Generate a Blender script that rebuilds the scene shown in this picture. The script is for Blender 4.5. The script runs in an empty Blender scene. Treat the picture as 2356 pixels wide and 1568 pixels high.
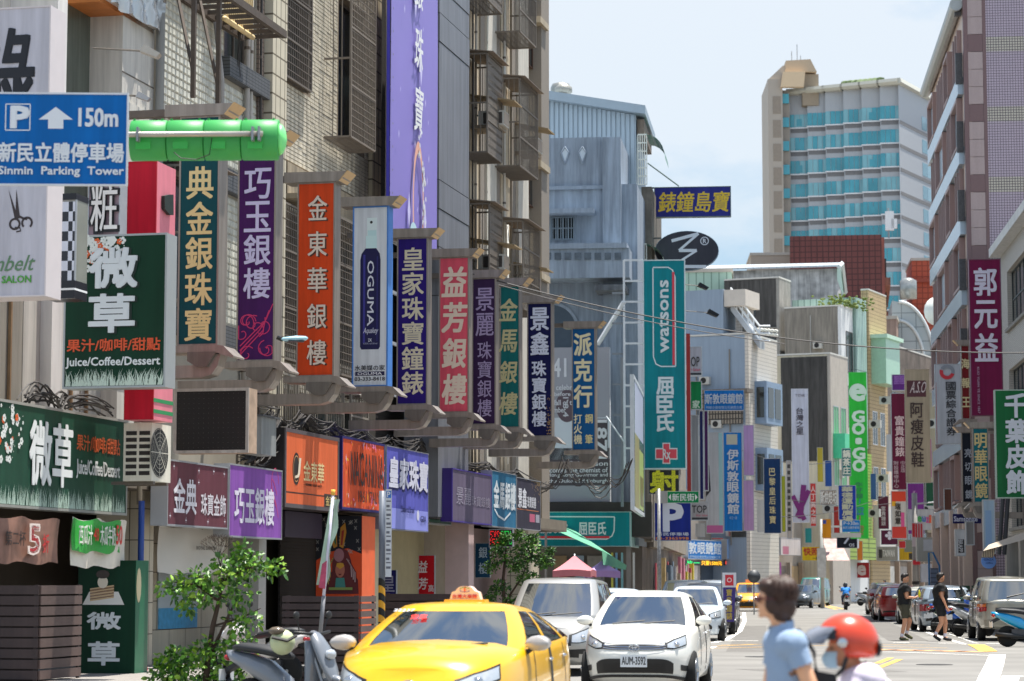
import bpy, bmesh, math, random
from mathutils import Vector, Matrix
random.seed(7)
C = bpy.context.scene.collection
R = math.radians
# ---------------------------------------------------------------- camera, sky, sun, exposure
scene = bpy.context.scene
PITCH = math.atan(556 / 5563)
cd = bpy.data.cameras.new('camera'); cam = bpy.data.objects.new('camera', cd); C.objects.link(cam)
cam.location = (0, 0, 1.6); cam.rotation_euler = (R(90) + PITCH, 0, 0)
cd.sensor_width = 36; cd.lens = 85; cd.clip_end = 3000; cd.clip_start = .5
cd.dof.use_dof = True; cd.dof.focus_distance = 50; cd.dof.aperture_fstop = 3.0
scene.camera = cam
SUN = Vector((.90, .44, 0)).normalized() * math.cos(R(79)) + Vector((0, 0, math.sin(R(79))))
world = bpy.data.worlds.new('World'); scene.world = world; world.use_nodes = True
nt = world.node_tree; bg = nt.nodes['Background']; bg.inputs[1].default_value = .1
sky = nt.nodes.new('ShaderNodeTexSky'); sky.sky_type = 'NISHITA'; sky.sun_disc = False
sky.sun_elevation = R(79); sky.sun_rotation = math.atan2(SUN.x, SUN.y); sky.dust_density = .35; sky.air_density = 1.0; sky.ozone_density = 2.5
tc = nt.nodes.new('ShaderNodeTexCoord'); mp = nt.nodes.new('ShaderNodeMapping'); mp.inputs['Scale'].default_value = (1, 1, 2.2)
nz = nt.nodes.new('ShaderNodeTexNoise'); nz.inputs['Scale'].default_value = 4.6; nz.inputs['Detail'].default_value = 9; nz.inputs['Roughness'].default_value = .58
rp = nt.nodes.new('ShaderNodeValToRGB'); rp.color_ramp.elements[0].position = .46; rp.color_ramp.elements[1].position = .60
rp.color_ramp.elements[1].color = (.95, .95, .95, 1)
mx = nt.nodes.new('ShaderNodeMix'); mx.data_type = 'RGBA'; mx.inputs['B'].default_value = (4.4, 4.55, 4.7, 1)
nt.links.new(tc.outputs['Generated'], mp.inputs[0]); nt.links.new(mp.outputs[0], nz.inputs['Vector']); nt.links.new(nz.outputs['Fac'], rp.inputs[0])
m3 = nt.nodes.new('ShaderNodeMapRange'); m3.inputs['From Min'].default_value = .12; m3.inputs['From Max'].default_value = .5; m3.inputs['To Min'].default_value = .62; m3.inputs['To Max'].default_value = 1; mm = nt.nodes.new('ShaderNodeMath'); mm.operation = 'MULTIPLY'; sz = nt.nodes.new('ShaderNodeSeparateXYZ'); nt.links.new(tc.outputs['Generated'], sz.inputs[0]); nt.links.new(sz.outputs[2], m3.inputs['Value']); nt.links.new(rp.outputs[0], mm.inputs[0]); nt.links.new(m3.outputs[0], mm.inputs[1]); nt.links.new(mm.outputs[0], mx.inputs['Factor']); veil = nt.nodes.new('ShaderNodeMix'); veil.data_type = 'RGBA'; veil.inputs['Factor'].default_value = .62; veil.inputs['B'].default_value = (2.35, 3.15, 3.85, 1)
mr = nt.nodes.new('ShaderNodeMapRange'); mr.inputs['From Min'].default_value = .05; mr.inputs['From Max'].default_value = .75; mr.inputs['To Min'].default_value = .93; mr.inputs['To Max'].default_value = .12
nt.links.new(sz.outputs[2], mr.inputs['Value']); nt.links.new(mr.outputs[0], veil.inputs['Factor'])
nt.links.new(sky.outputs[0], veil.inputs['A']); nt.links.new(veil.outputs['Result'], mx.inputs['A']); nt.links.new(mx.outputs['Result'], bg.inputs[0])
sl = bpy.data.lights.new('sun', 'SUN'); sl.energy = 4.6; sl.angle = R(.5); sl.color = (1, .955, .88)
so = bpy.data.objects.new('sun', sl); so.rotation_euler = (-SUN).to_track_quat('-Z', 'Y').to_euler(); C.objects.link(so)
vs = scene.view_settings; scene.display_settings.display_device = 'sRGB'
vs.view_transform = 'Standard'; vs.look = 'None'; vs.gamma = 1; vs.use_curve_mapping = False; vs.exposure = 1.1
scene.cycles.max_bounces = 6; scene.cycles.diffuse_bounces = 3; scene.cycles.glossy_bounces = 3; scene.cycles.transparent_max_bounces = 8
scene.cycles.caustics_reflective = False; scene.cycles.caustics_refractive = False
scene.cycles.use_denoising = True
# ---------------------------------------------------------------- pixel <-> world
F_, CX, CY = 5563., 1178., 784.
cp, sp = math.cos(PITCH), math.sin(PITCH); CAM = Vector((0, 0, 1.6))
def ray(x, y):
 u, v = (x - CX) / F_, (CY - y) / F_
 return Vector((u, cp - v * sp, sp + v * cp))
def at(x, y, Y):
 d = ray(x, y); return CAM + d * (Y / d.y)
class Pl:                       # a frame of the place: local x along a face, y into it, z up
 def __init__(s, O, rot):
  s.O = Vector(O); s.rot = rot; s.ex = Vector((math.cos(rot), math.sin(rot), 0)); s.ey = Vector((-s.ex.y, s.ex.x, 0))
 def hit(s, x, y, off=0):
  d = ray(x, y); t = (off - (CAM - s.O).dot(s.ey)) / d.dot(s.ey); p = CAM + d * t - s.O
  return p.dot(s.ex), p.z
 def w(s, x, y, z): return s.O + s.ex * x + s.ey * y + Vector((0, 0, z))
 def rect(s, x0, x1, yt, yb, off=0, ref=None):
  ref = (x0 + x1) / 2 if ref is None else ref
  ym = (yt + yb) / 2
  return s.hit(x0, ym, off)[0], s.hit(x1, ym, off)[0], s.hit(ref, yb, off)[1], s.hit(ref, yt, off)[1]
W0 = Pl((0, 0, 0), 0)
A1 = math.atan((2430 - CX) / F_)                     # near street, left row
P1 = Pl((-16 * math.cos(A1), 16 * math.sin(A1), 0), R(90) - A1)
A2 = math.atan(.1)                                   # second stretch
A3 = math.atan(.454)                                 # far row after the bend
P2 = Pl((5.1, 93, 0), R(90) - A2)
P3 = Pl((11.1, 154, 0), R(90) - A3)
def face_pl(x, Y, a): p = at(x, 1340, Y); return Pl((p.x, p.y, 0), -a)      # plane across the street, facing us
# ---------------------------------------------------------------- materials
def hx(s):
 if not isinstance(s, str): return tuple(s) + (1,) if len(s) == 3 else tuple(s)
 v = [int(s[i:i + 2], 16) / 255 for i in (0, 2, 4)]
 return tuple(((c + .055) / 1.055) ** 2.4 if c > .04045 else c / 12.92 for c in v) + (1,)
_m = {}
RAW = ('7d7b77', '827f79', '8a8580', '10181c')
GAIN = 1.4
def M(col, rough=.6, metal=0, var=.12, scale=4, bump=0, streak=0, emit=0, coat=0, brick=None, spec=.5, name=None, bscale=60):
 key = (col, rough, metal, var, scale, bump, streak, emit, coat, brick, spec, bscale)
 if key in _m: return _m[key]
 m = bpy.data.materials.new(name or 'mat'); m.use_nodes = True; n = m.node_tree.nodes; l = m.node_tree.links
 b = n['Principled BSDF']; c = hx(col)
 if not emit and not metal and col not in RAW: k = min(GAIN, .82 / max(c[:3])); c = tuple(v * max(k, 1) for v in c[:3]) + (1,)
 b.inputs['Roughness'].default_value = rough; b.inputs['Metallic'].default_value = metal
 b.inputs['Coat Weight'].default_value = coat; b.inputs['Coat Roughness'].default_value = .04; b.inputs['Specular IOR Level'].default_value = spec
 if emit: b.inputs['Emission Color'].default_value = c; b.inputs['Emission Strength'].default_value = emit
 t = n.new('ShaderNodeTexCoord'); out = None
 nz = n.new('ShaderNodeTexNoise'); nz.inputs['Scale'].default_value = scale; nz.inputs['Detail'].default_value = 6
 l.new(t.outputs['Object'], nz.inputs['Vector'])
 mx = n.new('ShaderNodeMix'); mx.data_type = 'RGBA'
 mx.inputs['A'].default_value = tuple(max(0, x * (1 - var * 1.6)) for x in c[:3]) + (1,); mx.inputs['B'].default_value = tuple(min(1, x * (1 + var)) for x in c[:3]) + (1,)
 l.new(nz.outputs['Fac'], mx.inputs['Factor']); out = mx.outputs['Result']
 if brick:
  bt = n.new('ShaderNodeTexBrick'); bw, bh, mort, bc = brick
  mpn = n.new('ShaderNodeMapping'); mpn.inputs['Rotation'].default_value = (R(90), 0, 0)
  sx = n.new('ShaderNodeSeparateXYZ'); cb = n.new('ShaderNodeCombineXYZ'); ad = n.new('ShaderNodeMath'); ad.operation = 'ADD'
  l.new(t.outputs['Object'], sx.inputs[0]); l.new(sx.outputs[0], ad.inputs[0]); l.new(sx.outputs[1], ad.inputs[1]); l.new(ad.outputs[0], cb.inputs[0]); l.new(sx.outputs[2], cb.inputs[1])
  l.new(cb.outputs[0], bt.inputs['Vector']); bt.offset = 0; bt.squash = 1
  bt.inputs['Scale'].default_value = 1; bt.inputs['Brick Width'].default_value = bw; bt.inputs['Row Height'].default_value = bh; bt.inputs['Mortar Size'].default_value = mort
  bt.inputs['Mortar'].default_value = hx(bc); l.new(out, bt.inputs['Color1']); l.new(out, bt.inputs['Color2']); out = bt.outputs['Color']
 if streak:
  m2 = n.new('ShaderNodeMapping'); m2.inputs['Scale'].default_value = (3.2, 3.2, .22)
  z2 = n.new('ShaderNodeTexNoise'); z2.inputs['Scale'].default_value = 1.6; z2.inputs['Detail'].default_value = 8; z2.inputs['Roughness'].default_value = .65
  r2 = n.new('ShaderNodeValToRGB'); r2.color_ramp.elements[0].position = .38; r2.color_ramp.elements[1].position = .66
  r2.color_ramp.elements[0].color = (1 - streak,) * 3 + (1,); r2.color_ramp.elements[1].color = (1, 1, 1, 1)
  x2 = n.new('ShaderNodeMix'); x2.data_type = 'RGBA'; x2.blend_type = 'MULTIPLY'; x2.inputs['Factor'].default_value = 1
  l.new(t.outputs['Object'], m2.inputs[0]); l.new(m2.outputs[0], z2.inputs['Vector']); l.new(z2.outputs['Fac'], r2.inputs[0])
  l.new(out, x2.inputs['A']); l.new(r2.outputs[0], x2.inputs['B']); out = x2.outputs['Result']
 l.new(out, b.inputs['Base Color'])
 if bump:
  z3 = n.new('ShaderNodeTexNoise'); z3.inputs['Scale'].default_value = bscale; z3.inputs['Detail'].default_value = 4
  bp = n.new('ShaderNodeBump'); bp.inputs['Strength'].default_value = bump; bp.inputs['Distance'].default_value = .01
  l.new(t.outputs['Object'], z3.inputs['Vector']); l.new(z3.outputs['Fac'], bp.inputs['Height']); l.new(bp.outputs[0], b.inputs['Normal'])
 _m[key] = m; return m
def sg(col, rough=.32): return M(col, rough + .22, 0, .10, 1.2, streak=.22, spec=.22)       # printed acrylic sign face
STEEL = M('8d8983', .38, .75, .15, 3, streak=.25); CHAMP = M('a79c92', .42, .55, .12, 2, streak=.3)
GALV = M('9a9da0', .45, .6, .12, 3); DARK = M('141313', .7); IRON = M('6f665e', .65, .2, .2, 8); RUST = M('6b4634', .85, 0, .3, 6)
GLASS = M('10181c', .05, 0, .1, 1, spec=.9); WINDOW = M('1b2224', .12, 0, .3, 2, spec=.8); WHITE = M('dcdcdc', .45, 0, .05); ALU = M('b9bcc0', .35, .5, .08)
BLACKP = M('0b0b0c', .35, 0, .1); CONC = M('8c8983', .9, 0, .2, 2, .3, .35); RUBBER = M('0d0d0d', .85, 0, .1, 9)
def inkm(c): return M(c, .4, 0, .04, 2)
# ---------------------------------------------------------------- mesh builder
class MB:
 def __init__(s): s.v = []; s.f = []
 def add(s, vs, fs):
  n = len(s.v); s.v += [tuple(v) for v in vs]; s.f += [tuple(i + n for i in f) for f in fs]; return s
 def box(s, x0, x1, y0, y1, z0, z1):
  return s.add([(x0, y0, z0), (x1, y0, z0), (x1, y1, z0), (x0, y1, z0), (x0, y0, z1), (x1, y0, z1), (x1, y1, z1), (x0, y1, z1)],
     [(0, 3, 2, 1), (4, 5, 6, 7), (0, 1, 5, 4), (1, 2, 6, 5), (2, 3, 7, 6), (3, 0, 4, 7)])
 def quad(s, a, b, c, d): return s.add([a, b, c, d], [(0, 1, 2, 3)])
 def prism(s, pts, y0, y1):          # polygon in x-z (counter-clockwise seen from -y), extruded in y
  n = len(pts); v = [(p[0], y0, p[1]) for p in pts] + [(p[0], y1, p[1]) for p in pts]
  return s.add(v, [tuple(range(n)), tuple(range(2 * n - 1, n - 1, -1))] + [(i, i + n, (i + 1) % n + n, (i + 1) % n) for i in range(n)])
 def prismx(s, pts, x0, x1):         # polygon in y-z, extruded in x
  n = len(pts); v = [(x0, p[0], p[1]) for p in pts] + [(x1, p[0], p[1]) for p in pts]
  return s.add(v, [tuple(range(n - 1, -1, -1)), tuple(range(n, 2 * n))] + [(i, (i + 1) % n, (i + 1) % n + n, i + n) for i in range(n)])
 def tube(s, pts, r, n=6, cap=True):
  pts = [Vector(p) for p in pts]; rr = r if isinstance(r, (list, tuple)) else [r] * len(pts); rings = []
  for i, p in enumerate(pts):
   d = (pts[min(i + 1, len(pts) - 1)] - pts[max(i - 1, 0)]).normalized()
   a = Vector((0, 0, 1)) if abs(d.z) < .9 else Vector((1, 0, 0)); u = d.cross(a).normalized(); w = d.cross(u)
   rings.append([p + (u * math.cos(6.2832 * k / n) + w * math.sin(6.2832 * k / n)) * rr[i] for k in range(n)])
  return s.rings(rings, cap)
 def rings(s, rings, cap=True, closed=True):
  n = len(rings[0]); b = len(s.v); s.v += [tuple(p) for r in rings for p in r]
  for i in range(len(rings) - 1):
   for k in range(n if closed else n - 1):
    s.f.append((b + i * n + k, b + i * n + (k + 1) % n, b + (i + 1) * n + (k + 1) % n, b + (i + 1) * n + k))
  if cap and closed: s.f.append(tuple(b + k for k in range(n - 1, -1, -1))); s.f.append(tuple(b + (len(rings) - 1) * n + k for k in range(n)))
  return s
 def lathe(s, prof, c=(0, 0, 0), ax='z', n=24):
  rings = []
  for r, h in prof:
   ring = []
   for k in range(n):
    a = 6.2832 * k / n; x, y = r * math.cos(a), r * math.sin(a)
    ring.append({'z': (c[0] + x, c[1] + y, c[2] + h), 'y': (c[0] + x, c[1] + h, c[2] + y), 'x': (c[0] + h, c[1] + x, c[2] + y)}[ax])
   rings.append(ring)
  return s.rings(rings, True)
 def disc(s, cx, y, cz, rx, rz, n=24, y1=None):
  pts = [(cx + rx * math.cos(6.2832 * k / n), cz + rz * math.sin(6.2832 * k / n)) for k in range(n)]
  if y1 is None: return s.add([(p[0], y, p[1]) for p in pts], [tuple(range(n))])
  return s.prism(pts, y, y1)
 def ring(s, cx, y, cz, r0, r1, n=28, kz=1, a0=0, a1=6.2832):
  for k in range(n):
   a, b = a0 + (a1 - a0) * k / n, a0 + (a1 - a0) * (k + 1) / n
   s.quad(*[(cx + r * math.cos(t), y, cz + r * math.sin(t) * kz) for r, t in ((r0, a), (r1, a), (r1, b), (r0, b))])
  return s
 def stroke(s, pts, w, y):           # flat brush stroke in x-z
  P = [Vector((p[0], p[1])) for p in pts]; L = []; Rr = []
  for i, p in enumerate(P):
   d = (P[min(i + 1, len(P) - 1)] - P[max(i - 1, 0)]).normalized(); q = Vector((-d.y, d.x)) * (w if not isinstance(w, (list, tuple)) else w[i]) / 2
   L.append(p + q); Rr.append(p - q)
  for i in range(len(P) - 1): s.quad((Rr[i].x, y, Rr[i].y), (Rr[i + 1].x, y, Rr[i + 1].y), (L[i + 1].x, y, L[i + 1].y), (L[i].x, y, L[i].y))
  return s
 def blob(s, c, r, n=10, m=6, seed=None, amp=0):
  rn = random.Random(seed); rings = []
  for j in range(m + 1):
   th = math.pi * j / m
   rings.append([(c[0] + r[0] * max(.02, math.sin(th)) * math.cos(6.2832 * k / n) * (1 + amp * rn.uniform(-1, 1)), c[1] + r[1] * max(.02, math.sin(th)) * math.sin(6.2832 * k / n) * (1 + amp * rn.uniform(-1, 1)), c[2] - r[2] * math.cos(th)) for k in range(n)])
  return s.rings(rings)
 def build(s, name, mat, th=None, smooth=False, kind=None, label=None, bevel=0):
  o = th.sub if False else None
  base = Vector((0, 0, 0)); par = None
  if th is not None: par = th; base = Vector(th.get('_b', (0, 0, 0)))
  me = bpy.data.meshes.new(name); me.from_pydata([(v[0] - base.x, v[1] - base.y, v[2] - base.z) for v in s.v], [], s.f); me.validate(); me.update()
  me.materials.append(mat); o = bpy.data.objects.new(name, me); C.objects.link(o)
  if par is not None: o.parent = par
  if '_b' in (th.keys() if th is not None else ()): o['_b'] = tuple(base)
  if smooth: me.polygons.foreach_set('use_smooth', [True] * len(me.polygons))
  if kind: o['kind'] = kind
  if label: o['label'] = label
  return o
def thing(name, label, cat, pl=W0, b=(0, 0, 0), group=None):
 o = bpy.data.objects.new(name, None); o.empty_display_size = .2; C.objects.link(o)
 o.location = pl.w(*b); o.rotation_euler = (0, 0, pl.rot); o['_b'] = tuple(b); o['label'] = label; o['category'] = cat
 if group: o['group'] = group
 return o
def solo(mb, name, mat, label, cat, pl=W0, b=None, group=None, kind=None, smooth=False):
 b = b or (sum(v[0] for v in mb.v) / len(mb.v), sum(v[1] for v in mb.v) / len(mb.v), min(v[2] for v in mb.v))
 me = bpy.data.meshes.new(name); me.from_pydata([(v[0] - b[0], v[1] - b[1], v[2] - b[2]) for v in mb.v], [], mb.f); me.validate(); me.update(); me.materials.append(mat)
 if smooth: me.polygons.foreach_set('use_smooth', [True] * len(me.polygons))
 o = bpy.data.objects.new(name, me); C.objects.link(o); o.location = pl.w(*b); o.rotation_euler = (0, 0, pl.rot)
 if kind: o['kind'] = kind
 if label: o['label'] = label
 if cat: o['category'] = cat
 if group: o['group'] = group
 o['_b'] = tuple(b); return o
def tree_copy(root, loc, rot=None, label=None, swap=None):
 def cp_(o, par):
  c = o.copy(); C.objects.link(c); c.parent = par
  if swap and c.type == 'MESH' and c.data.materials and c.data.materials[0] in swap:
   c.data = c.data.copy(); c.data.materials[0] = swap[c.data.materials[0]]
  for k in [k for k in o.children]: cp_(k, c)
  return c
 r = cp_(root, None); r.location = loc
 if rot is not None: r.rotation_euler = (0, 0, rot)
 if label: r['label'] = label
 return r
# ---------------------------------------------------------------- lettering
_g = {}
TMP = bpy.data.scenes.new('lettering_workshop')
def glyph(ch):
 if ch not in _g:
  c = bpy.data.curves.new('t', 'FONT'); c.body = ch; c.resolution_u = 2; o = bpy.data.objects.new('t', c); TMP.collection.objects.link(o)
  with bpy.context.temp_override(scene=TMP, view_layer=TMP.view_layers[0]): dg = bpy.context.evaluated_depsgraph_get()
  m = bpy.data.meshes.new_from_object(o.evaluated_get(dg), depsgraph=dg)
  v = [(p.co.x, p.co.y) for p in m.vertices]; f = [tuple(p.vertices) for p in m.polygons]
  bpy.data.objects.remove(o); bpy.data.curves.remove(c); bpy.data.meshes.remove(m); _g[ch] = (v, f)
 return _g[ch]
def letters(mb, s, x0, x1, z0, z1, y, mode='h', bold=.0, shear=0, fit=True):
 """write s inside the rectangle; h one line, v stacked, r turned clockwise, l turned anticlockwise"""
 bold = bold * .72
 bw = [(0, 0)] if not bold else [(0, 0), (1, .9), (-1, .9), (1, -.9), (-1, -.9)] + ([(1.0, 0), (-1.0, 0), (0, 1), (0, -1)] if bold > .02 else [])
 def put(v, f, fx, size, kx=1, kz=1):
  k0 = min(kx, kz); ax, az = k0 / kx, k0 / kz
  if not v: return
  for i, (dx, dz) in enumerate(bw):
   mb.add([(p[0], y - .0011 * i, p[1]) for p in [fx(a + dx * bold * ax, b + dz * bold * az) for a, b in v]], [q for q in f])
 def bb(v): return min(a for a, b in v), max(a for a, b in v), min(b for a, b in v), max(b for a, b in v)
 if mode == 'v':
  n = len(s); h = (z1 - z0) / n
  for i, ch in enumerate(s):
   if ch == ' ': continue
   v, f = glyph(ch)
   if not v: continue
   a, b, c, d = bb(v); zc = z1 - (i + .5) * h; S = min((x1 - x0), h * .92)
   kx = (x1 - x0) / (max(b - a, .55)); kz = min(h * .9, (x1 - x0) * 1.25) / max(d - c, .3)
   if (b - a) < .5: kx = kz * .9
   if (d - c) < .3: kz = kx
   xc = (x0 + x1) / 2; ac, cc = (a + b) / 2, (c + d) / 2
   put(v, f, lambda p, q: (xc + (p - ac) * kx + shear * (q - cc) * kz, zc + (q - cc) * kz), S, kx, kz)
 else:
  v, f = glyph(s); a, b, c, d = bb(v)
  if mode == 'h':
   kx = (x1 - x0) / (b - a); kz = (z1 - z0) / (d - c)
   put(v, f, lambda p, q: (x0 + (p - a) * kx + shear * (q - c) * kz, z0 + (q - c) * kz), 1, kx, kz)
  elif mode == 'l':
   kx = (z1 - z0) / (b - a); kz = (x1 - x0) / (d - c)
   put(v, f, lambda p, q: (x1 - (q - c) * kz, z0 + (p - a) * kx), 1, kx, kz)
  else:
   kx = (z1 - z0) / (b - a); kz = (x1 - x0) / (d - c)
   put(v, f, lambda p, q: (x0 + (q - c) * kz, z1 - (p - a) * kx), 1, kx, kz)
 return mb
# ---------------------------------------------------------------- signs
class Sign:
 def __init__(s, pl, r, name, label, face, t=.25, frame=None, fw=.03, side=None, y=0, group=None, cat='sign'):
  s.pl = pl; s.r = r; s.y = y; x0, x1, z0, z1 = r; s.t = t
  s.th = thing(name, label, cat, pl, ((x0 + x1) / 2, y + t / 2, z0), group)
  fr = frame or ALU
  MB().box(x0 + .002, x1 - .002, y + .004, y + t, z0 + .002, z1 - .002).build('cabinet', side or fr, s.th)
  MB().box(x0 + fw, x1 - fw, y - .002, y + .003, z0 + fw, z1 - fw).build('panel', face, s.th)
  if fw:
   m = MB().box(x0, x1, y - .015, y + .02, z1 - fw, z1 + .001).box(x0, x1, y - .015, y + .02, z0 - .001, z0 + fw)
   m.box(x0, x0 + fw, y - .013, y + .02, z0 + fw, z1 - fw).box(x1 - fw, x1, y - .013, y + .02, z0 + fw, z1 - fw).build('frame', fr, s.th)
 def X(s, u): return s.r[0] + (s.r[1] - s.r[0]) * u
 def Z(s, v): return s.r[3] - (s.r[3] - s.r[2]) * v
 def text(s, t, u0, v0, u1, v1, col, mode='h', bold=.02, shear=0, dy=.006, name='lettering'):
  letters(MB(), t, s.X(u0), s.X(u1), s.Z(v1), s.Z(v0), s.y - dy, mode, bold, shear).build(name, inkm(col) if isinstance(col, str) else col, s.th); return s
 def rect(s, u0, v0, u1, v1, col, name='printed_field', dy=.004):
  y = s.y - dy; MB().quad((s.X(u0), y, s.Z(v1)), (s.X(u1), y, s.Z(v1)), (s.X(u1), y, s.Z(v0)), (s.X(u0), y, s.Z(v0))).build(name, inkm(col) if isinstance(col, str) else col, s.th); return s
 def line(s, pts, w, col, name='printed_line', dy=.005, m=None):
  mb = m or MB(); mb.stroke([(s.X(u), s.Z(v)) for u, v in pts], w, s.y - dy)
  if not m: mb.build(name, inkm(col), s.th)
  return s
def vsign(x0, x1, yt, yb, Y, ang, name, label, face, pl_off=None, **k):
 if pl_off is not None:
  lx = P1.hit((x0 + x1) / 2, 1340, pl_off)[0]; Y = P1.w(lx, pl_off, 0).y
 pl = face_pl((x0 + x1) / 2, Y, ang)
 return Sign(pl, pl.rect(x0, x1, yt, yb), name, label, face, **k)
def fsign(pl, x0, x1, yt, yb, off, name, label, face, ref=None, **k):
 return Sign(pl, pl.rect(x0, x1, yt, yb, off, ref), name, label, face, y=off, **k)
# ---------------------------------------------------------------- facades
def wall(th, x0, x1, z0, z1, holes, y, mat, t=.3, name='wall', reveal=None):
 xs = sorted({x0, x1, *[min(max(h[i], x0), x1) for h in holes for i in (0, 1)]}); zs = sorted({z0, z1, *[min(max(h[i], z0), z1) for h in holes for i in (2, 3)]})
 m = MB()
 for i in range(len(xs) - 1):
  run = None
  for j in range(len(zs)):
   if j < len(zs) - 1:
    cx, cz = (xs[i] + xs[i + 1]) / 2, (zs[j] + zs[j + 1]) / 2
    inside = any(h[0] < cx < h[1] and h[2] < cz < h[3] for h in holes)
   else: inside = True
   if not inside and run is None: run = zs[j]
   if inside and run is not None: m.box(xs[i], xs[i + 1], y, y + t, run, zs[j]); run = None
 return m.build(name, mat, th)
def win(th, x0, x1, z0, z1, y, fr=None, nx=2, nz=1, fw=.05, glass=None, name='window', d=.12):
 fr = fr or ALU; m = MB(); m.box(x0, x1, y + d, y + d + .05, z1 - fw, z1).box(x0, x1, y + d, y + d + .05, z0, z0 + fw)
 for i in range(nx + 1):
  x = x0 + (x1 - x0 - fw) * i / nx; m.box(x, x + fw, y + d + .002, y + d + .05, z0 + fw, z1 - fw)
 for j in range(1, nz):
  z = z0 + (z1 - z0) * j / nz; m.box(x0 + fw, x1 - fw, y + d + .004, y + d + .045, z - fw / 2, z + fw / 2)
 w = m.build(name, fr, th)
 for i in range(nx):
  xa, xb = x0 + (x1 - x0 - fw) * i / nx + fw, x0 + (x1 - x0 - fw) * (i + 1) / nx
  MB().box(xa, xb, y + d + .03, y + d + .036, z0 + fw, z1 - fw).build('pane', glass or WINDOW, w)
 return w
def cage(th, x0, x1, z0, z1, y, d=.5, mat=None, step=.13, hstep=.6, roof=True, style='bars', sidestep=.16):
 mat = mat or IRON; f = MB(); r = .022; yf = y - d
 for x in (x0, x1):
  f.box(x - r, x + r, yf - r, yf + r, z0, z1)
  for z in (z0, (z0 + z1) / 2, z1): f.box(x - r, x + r, yf + r, y, z - r, z + r)
 for z in (z0, z0 + (z1 - z0) * .33, z0 + (z1 - z0) * .7, z1): f.box(x0 + r, x1 - r, yf - r, yf + r, z - r, z + r)
 g = f.build('window_grille', mat, th); b = MB(); n = int((x1 - x0) / step)
 for i in range(1, n): x = x0 + (x1 - x0) * i / n; b.box(x - .009, x + .009, yf - .009, yf + .009, z0, z1)
 if style == 'lattice':
  k = int((z1 - z0) / .16)
  for j in range(1, k): z = z0 + (z1 - z0) * j / k; b.box(x0, x1, yf - .012, yf + .006, z - .008, z + .008)
 if style == 'mesh':
  k = int((z1 - z0) / .22)
  for j in range(k):
   z = z0 + (z1 - z0) * j / k
   for i in range(n):
    x = x0 + (x1 - x0) * (i + .5) / n; b.box(x - .04, x + .04, yf - .006, yf + .004, z + .02, z + .17)
 k = max(2, int(d / sidestep))
 for x in (x0, x1):
  for j in range(1, k): yy = yf + d * j / k; b.box(x - .009, x + .009, yy - .009, yy + .009, z0, z1)
 for j in range(0, k + 1): yy = yf + d * j / k; b.box(x0, x1, yy - .012, yy + .012, z0 - .01, z0 + .01)
 for i in range(n): x = x0 + (x1 - x0) * i / n; b.box(x - .01, x + .01, yf, y, z0 - .03, z0 - .012)
 b.build('bars', mat, g, kind='stuff')
 if roof: MB().prismx([(y, z1 + .16), (yf - .2, z1 + .04), (yf - .2, z1 + .02), (y, z1 + .13)], x0 - .08, x1 + .1).build('rain_hood', M('70655b', .7, 0, .25, 5), g)
 return g
def aircon(pl, x, y, z, w=.8, h=.6, d=.35, label='', side=0, body=None, name='air_conditioner', group='air conditioners on the facades'):
 """a split-system outdoor unit: casing, fan grille, feet"""
 body = body or M('c9c3b4', .55, 0, .08, 4, streak=.2)
 t = thing(name, label, 'air conditioner', pl, (x, y, z), group)
 MB().box(x - w / 2, x + w / 2, y - d / 2, y + d / 2, z, z + h).build('casing', body, t)
 g = MB(); cx = x - w * .12
 for k in range(1, 7): g.ring(cx, y - d / 2 - .012, z + h / 2, h * .07 * k - .006, h * .07 * k, 20)
 for k in range(8): a = k * .785; g.stroke([(cx, z + h / 2), (cx + math.cos(a) * h * .42, z + h / 2 + math.sin(a) * h * .42)], .012, y - d / 2 - .014)
 MB().disc(cx, y - d / 2 - .005, z + h / 2, h * .43, h * .43, 24).build('fan_opening', M('1a1a1a', .7), t)
 g.build('fan_grille', body, t)
 s = MB()
 for c in (0, 1):
  for k in range(7): s.box(x - w / 2 - .006, x - w / 2 + .003, y - d / 2 + .03 + c * d * .47, y - d / 2 + .03 + c * d * .47 + d * .38, z + h * (.1 + .115 * k), z + h * (.17 + .115 * k))
 s.build('louvres', M('241f1c', .7), t)
 MB().box(x - w * .4, x - w * .3, y - d / 2, y + d, z - .05, z - .002).box(x + w * .3, x + w * .4, y - d / 2, y + d, z - .05, z - .002).build('bracket', IRON, t)
 return t
# ================================================================= ground, road, markings
def gp(x, y, z=0):
 d = ray(x, y); t = (z - 1.6) / d.z; p = CAM + d * t; return (p.x, p.y, z)
def structure(mb, name, mat, label=None):
 o = mb.build(name, mat); o['kind'] = 'structure'
 return o
ASPH = M('7d7b77', .9, 0, .36, .4, .6, bscale=18)
structure(MB().quad((-600, -60, -.02), (900, -60, -.02), (900, 1400, -.02), (-600, 1400, -.02)), 'ground', M('827f79', .95, 0, .1, .2))
rd = MB(); rd.add([(-16, -20, 0), (30, -20, 0), (30, 60, 0), (45, 92, 0), (45, 150, 0), (60, 215, 0), (36, 215, 0), (24, 181, 0), (12.4, 155, 0), (6.5, 93, 0), (-14, 93, 0), (-14, 40, 0)], [(0, 1, 2, 11), (11, 2, 3, 10), (10, 3, 9), (9, 3, 4, 8), (8, 4, 7), (7, 4, 5, 6)])
structure(rd, 'road', ASPH)
PAINT = M('d9d6cf', .7, 0, .22, 2.2); YEL = M('c99a45', .75, 0, .25, 2); ORG = M('c98d62', .8, 0, .3, 1.5)
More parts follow.
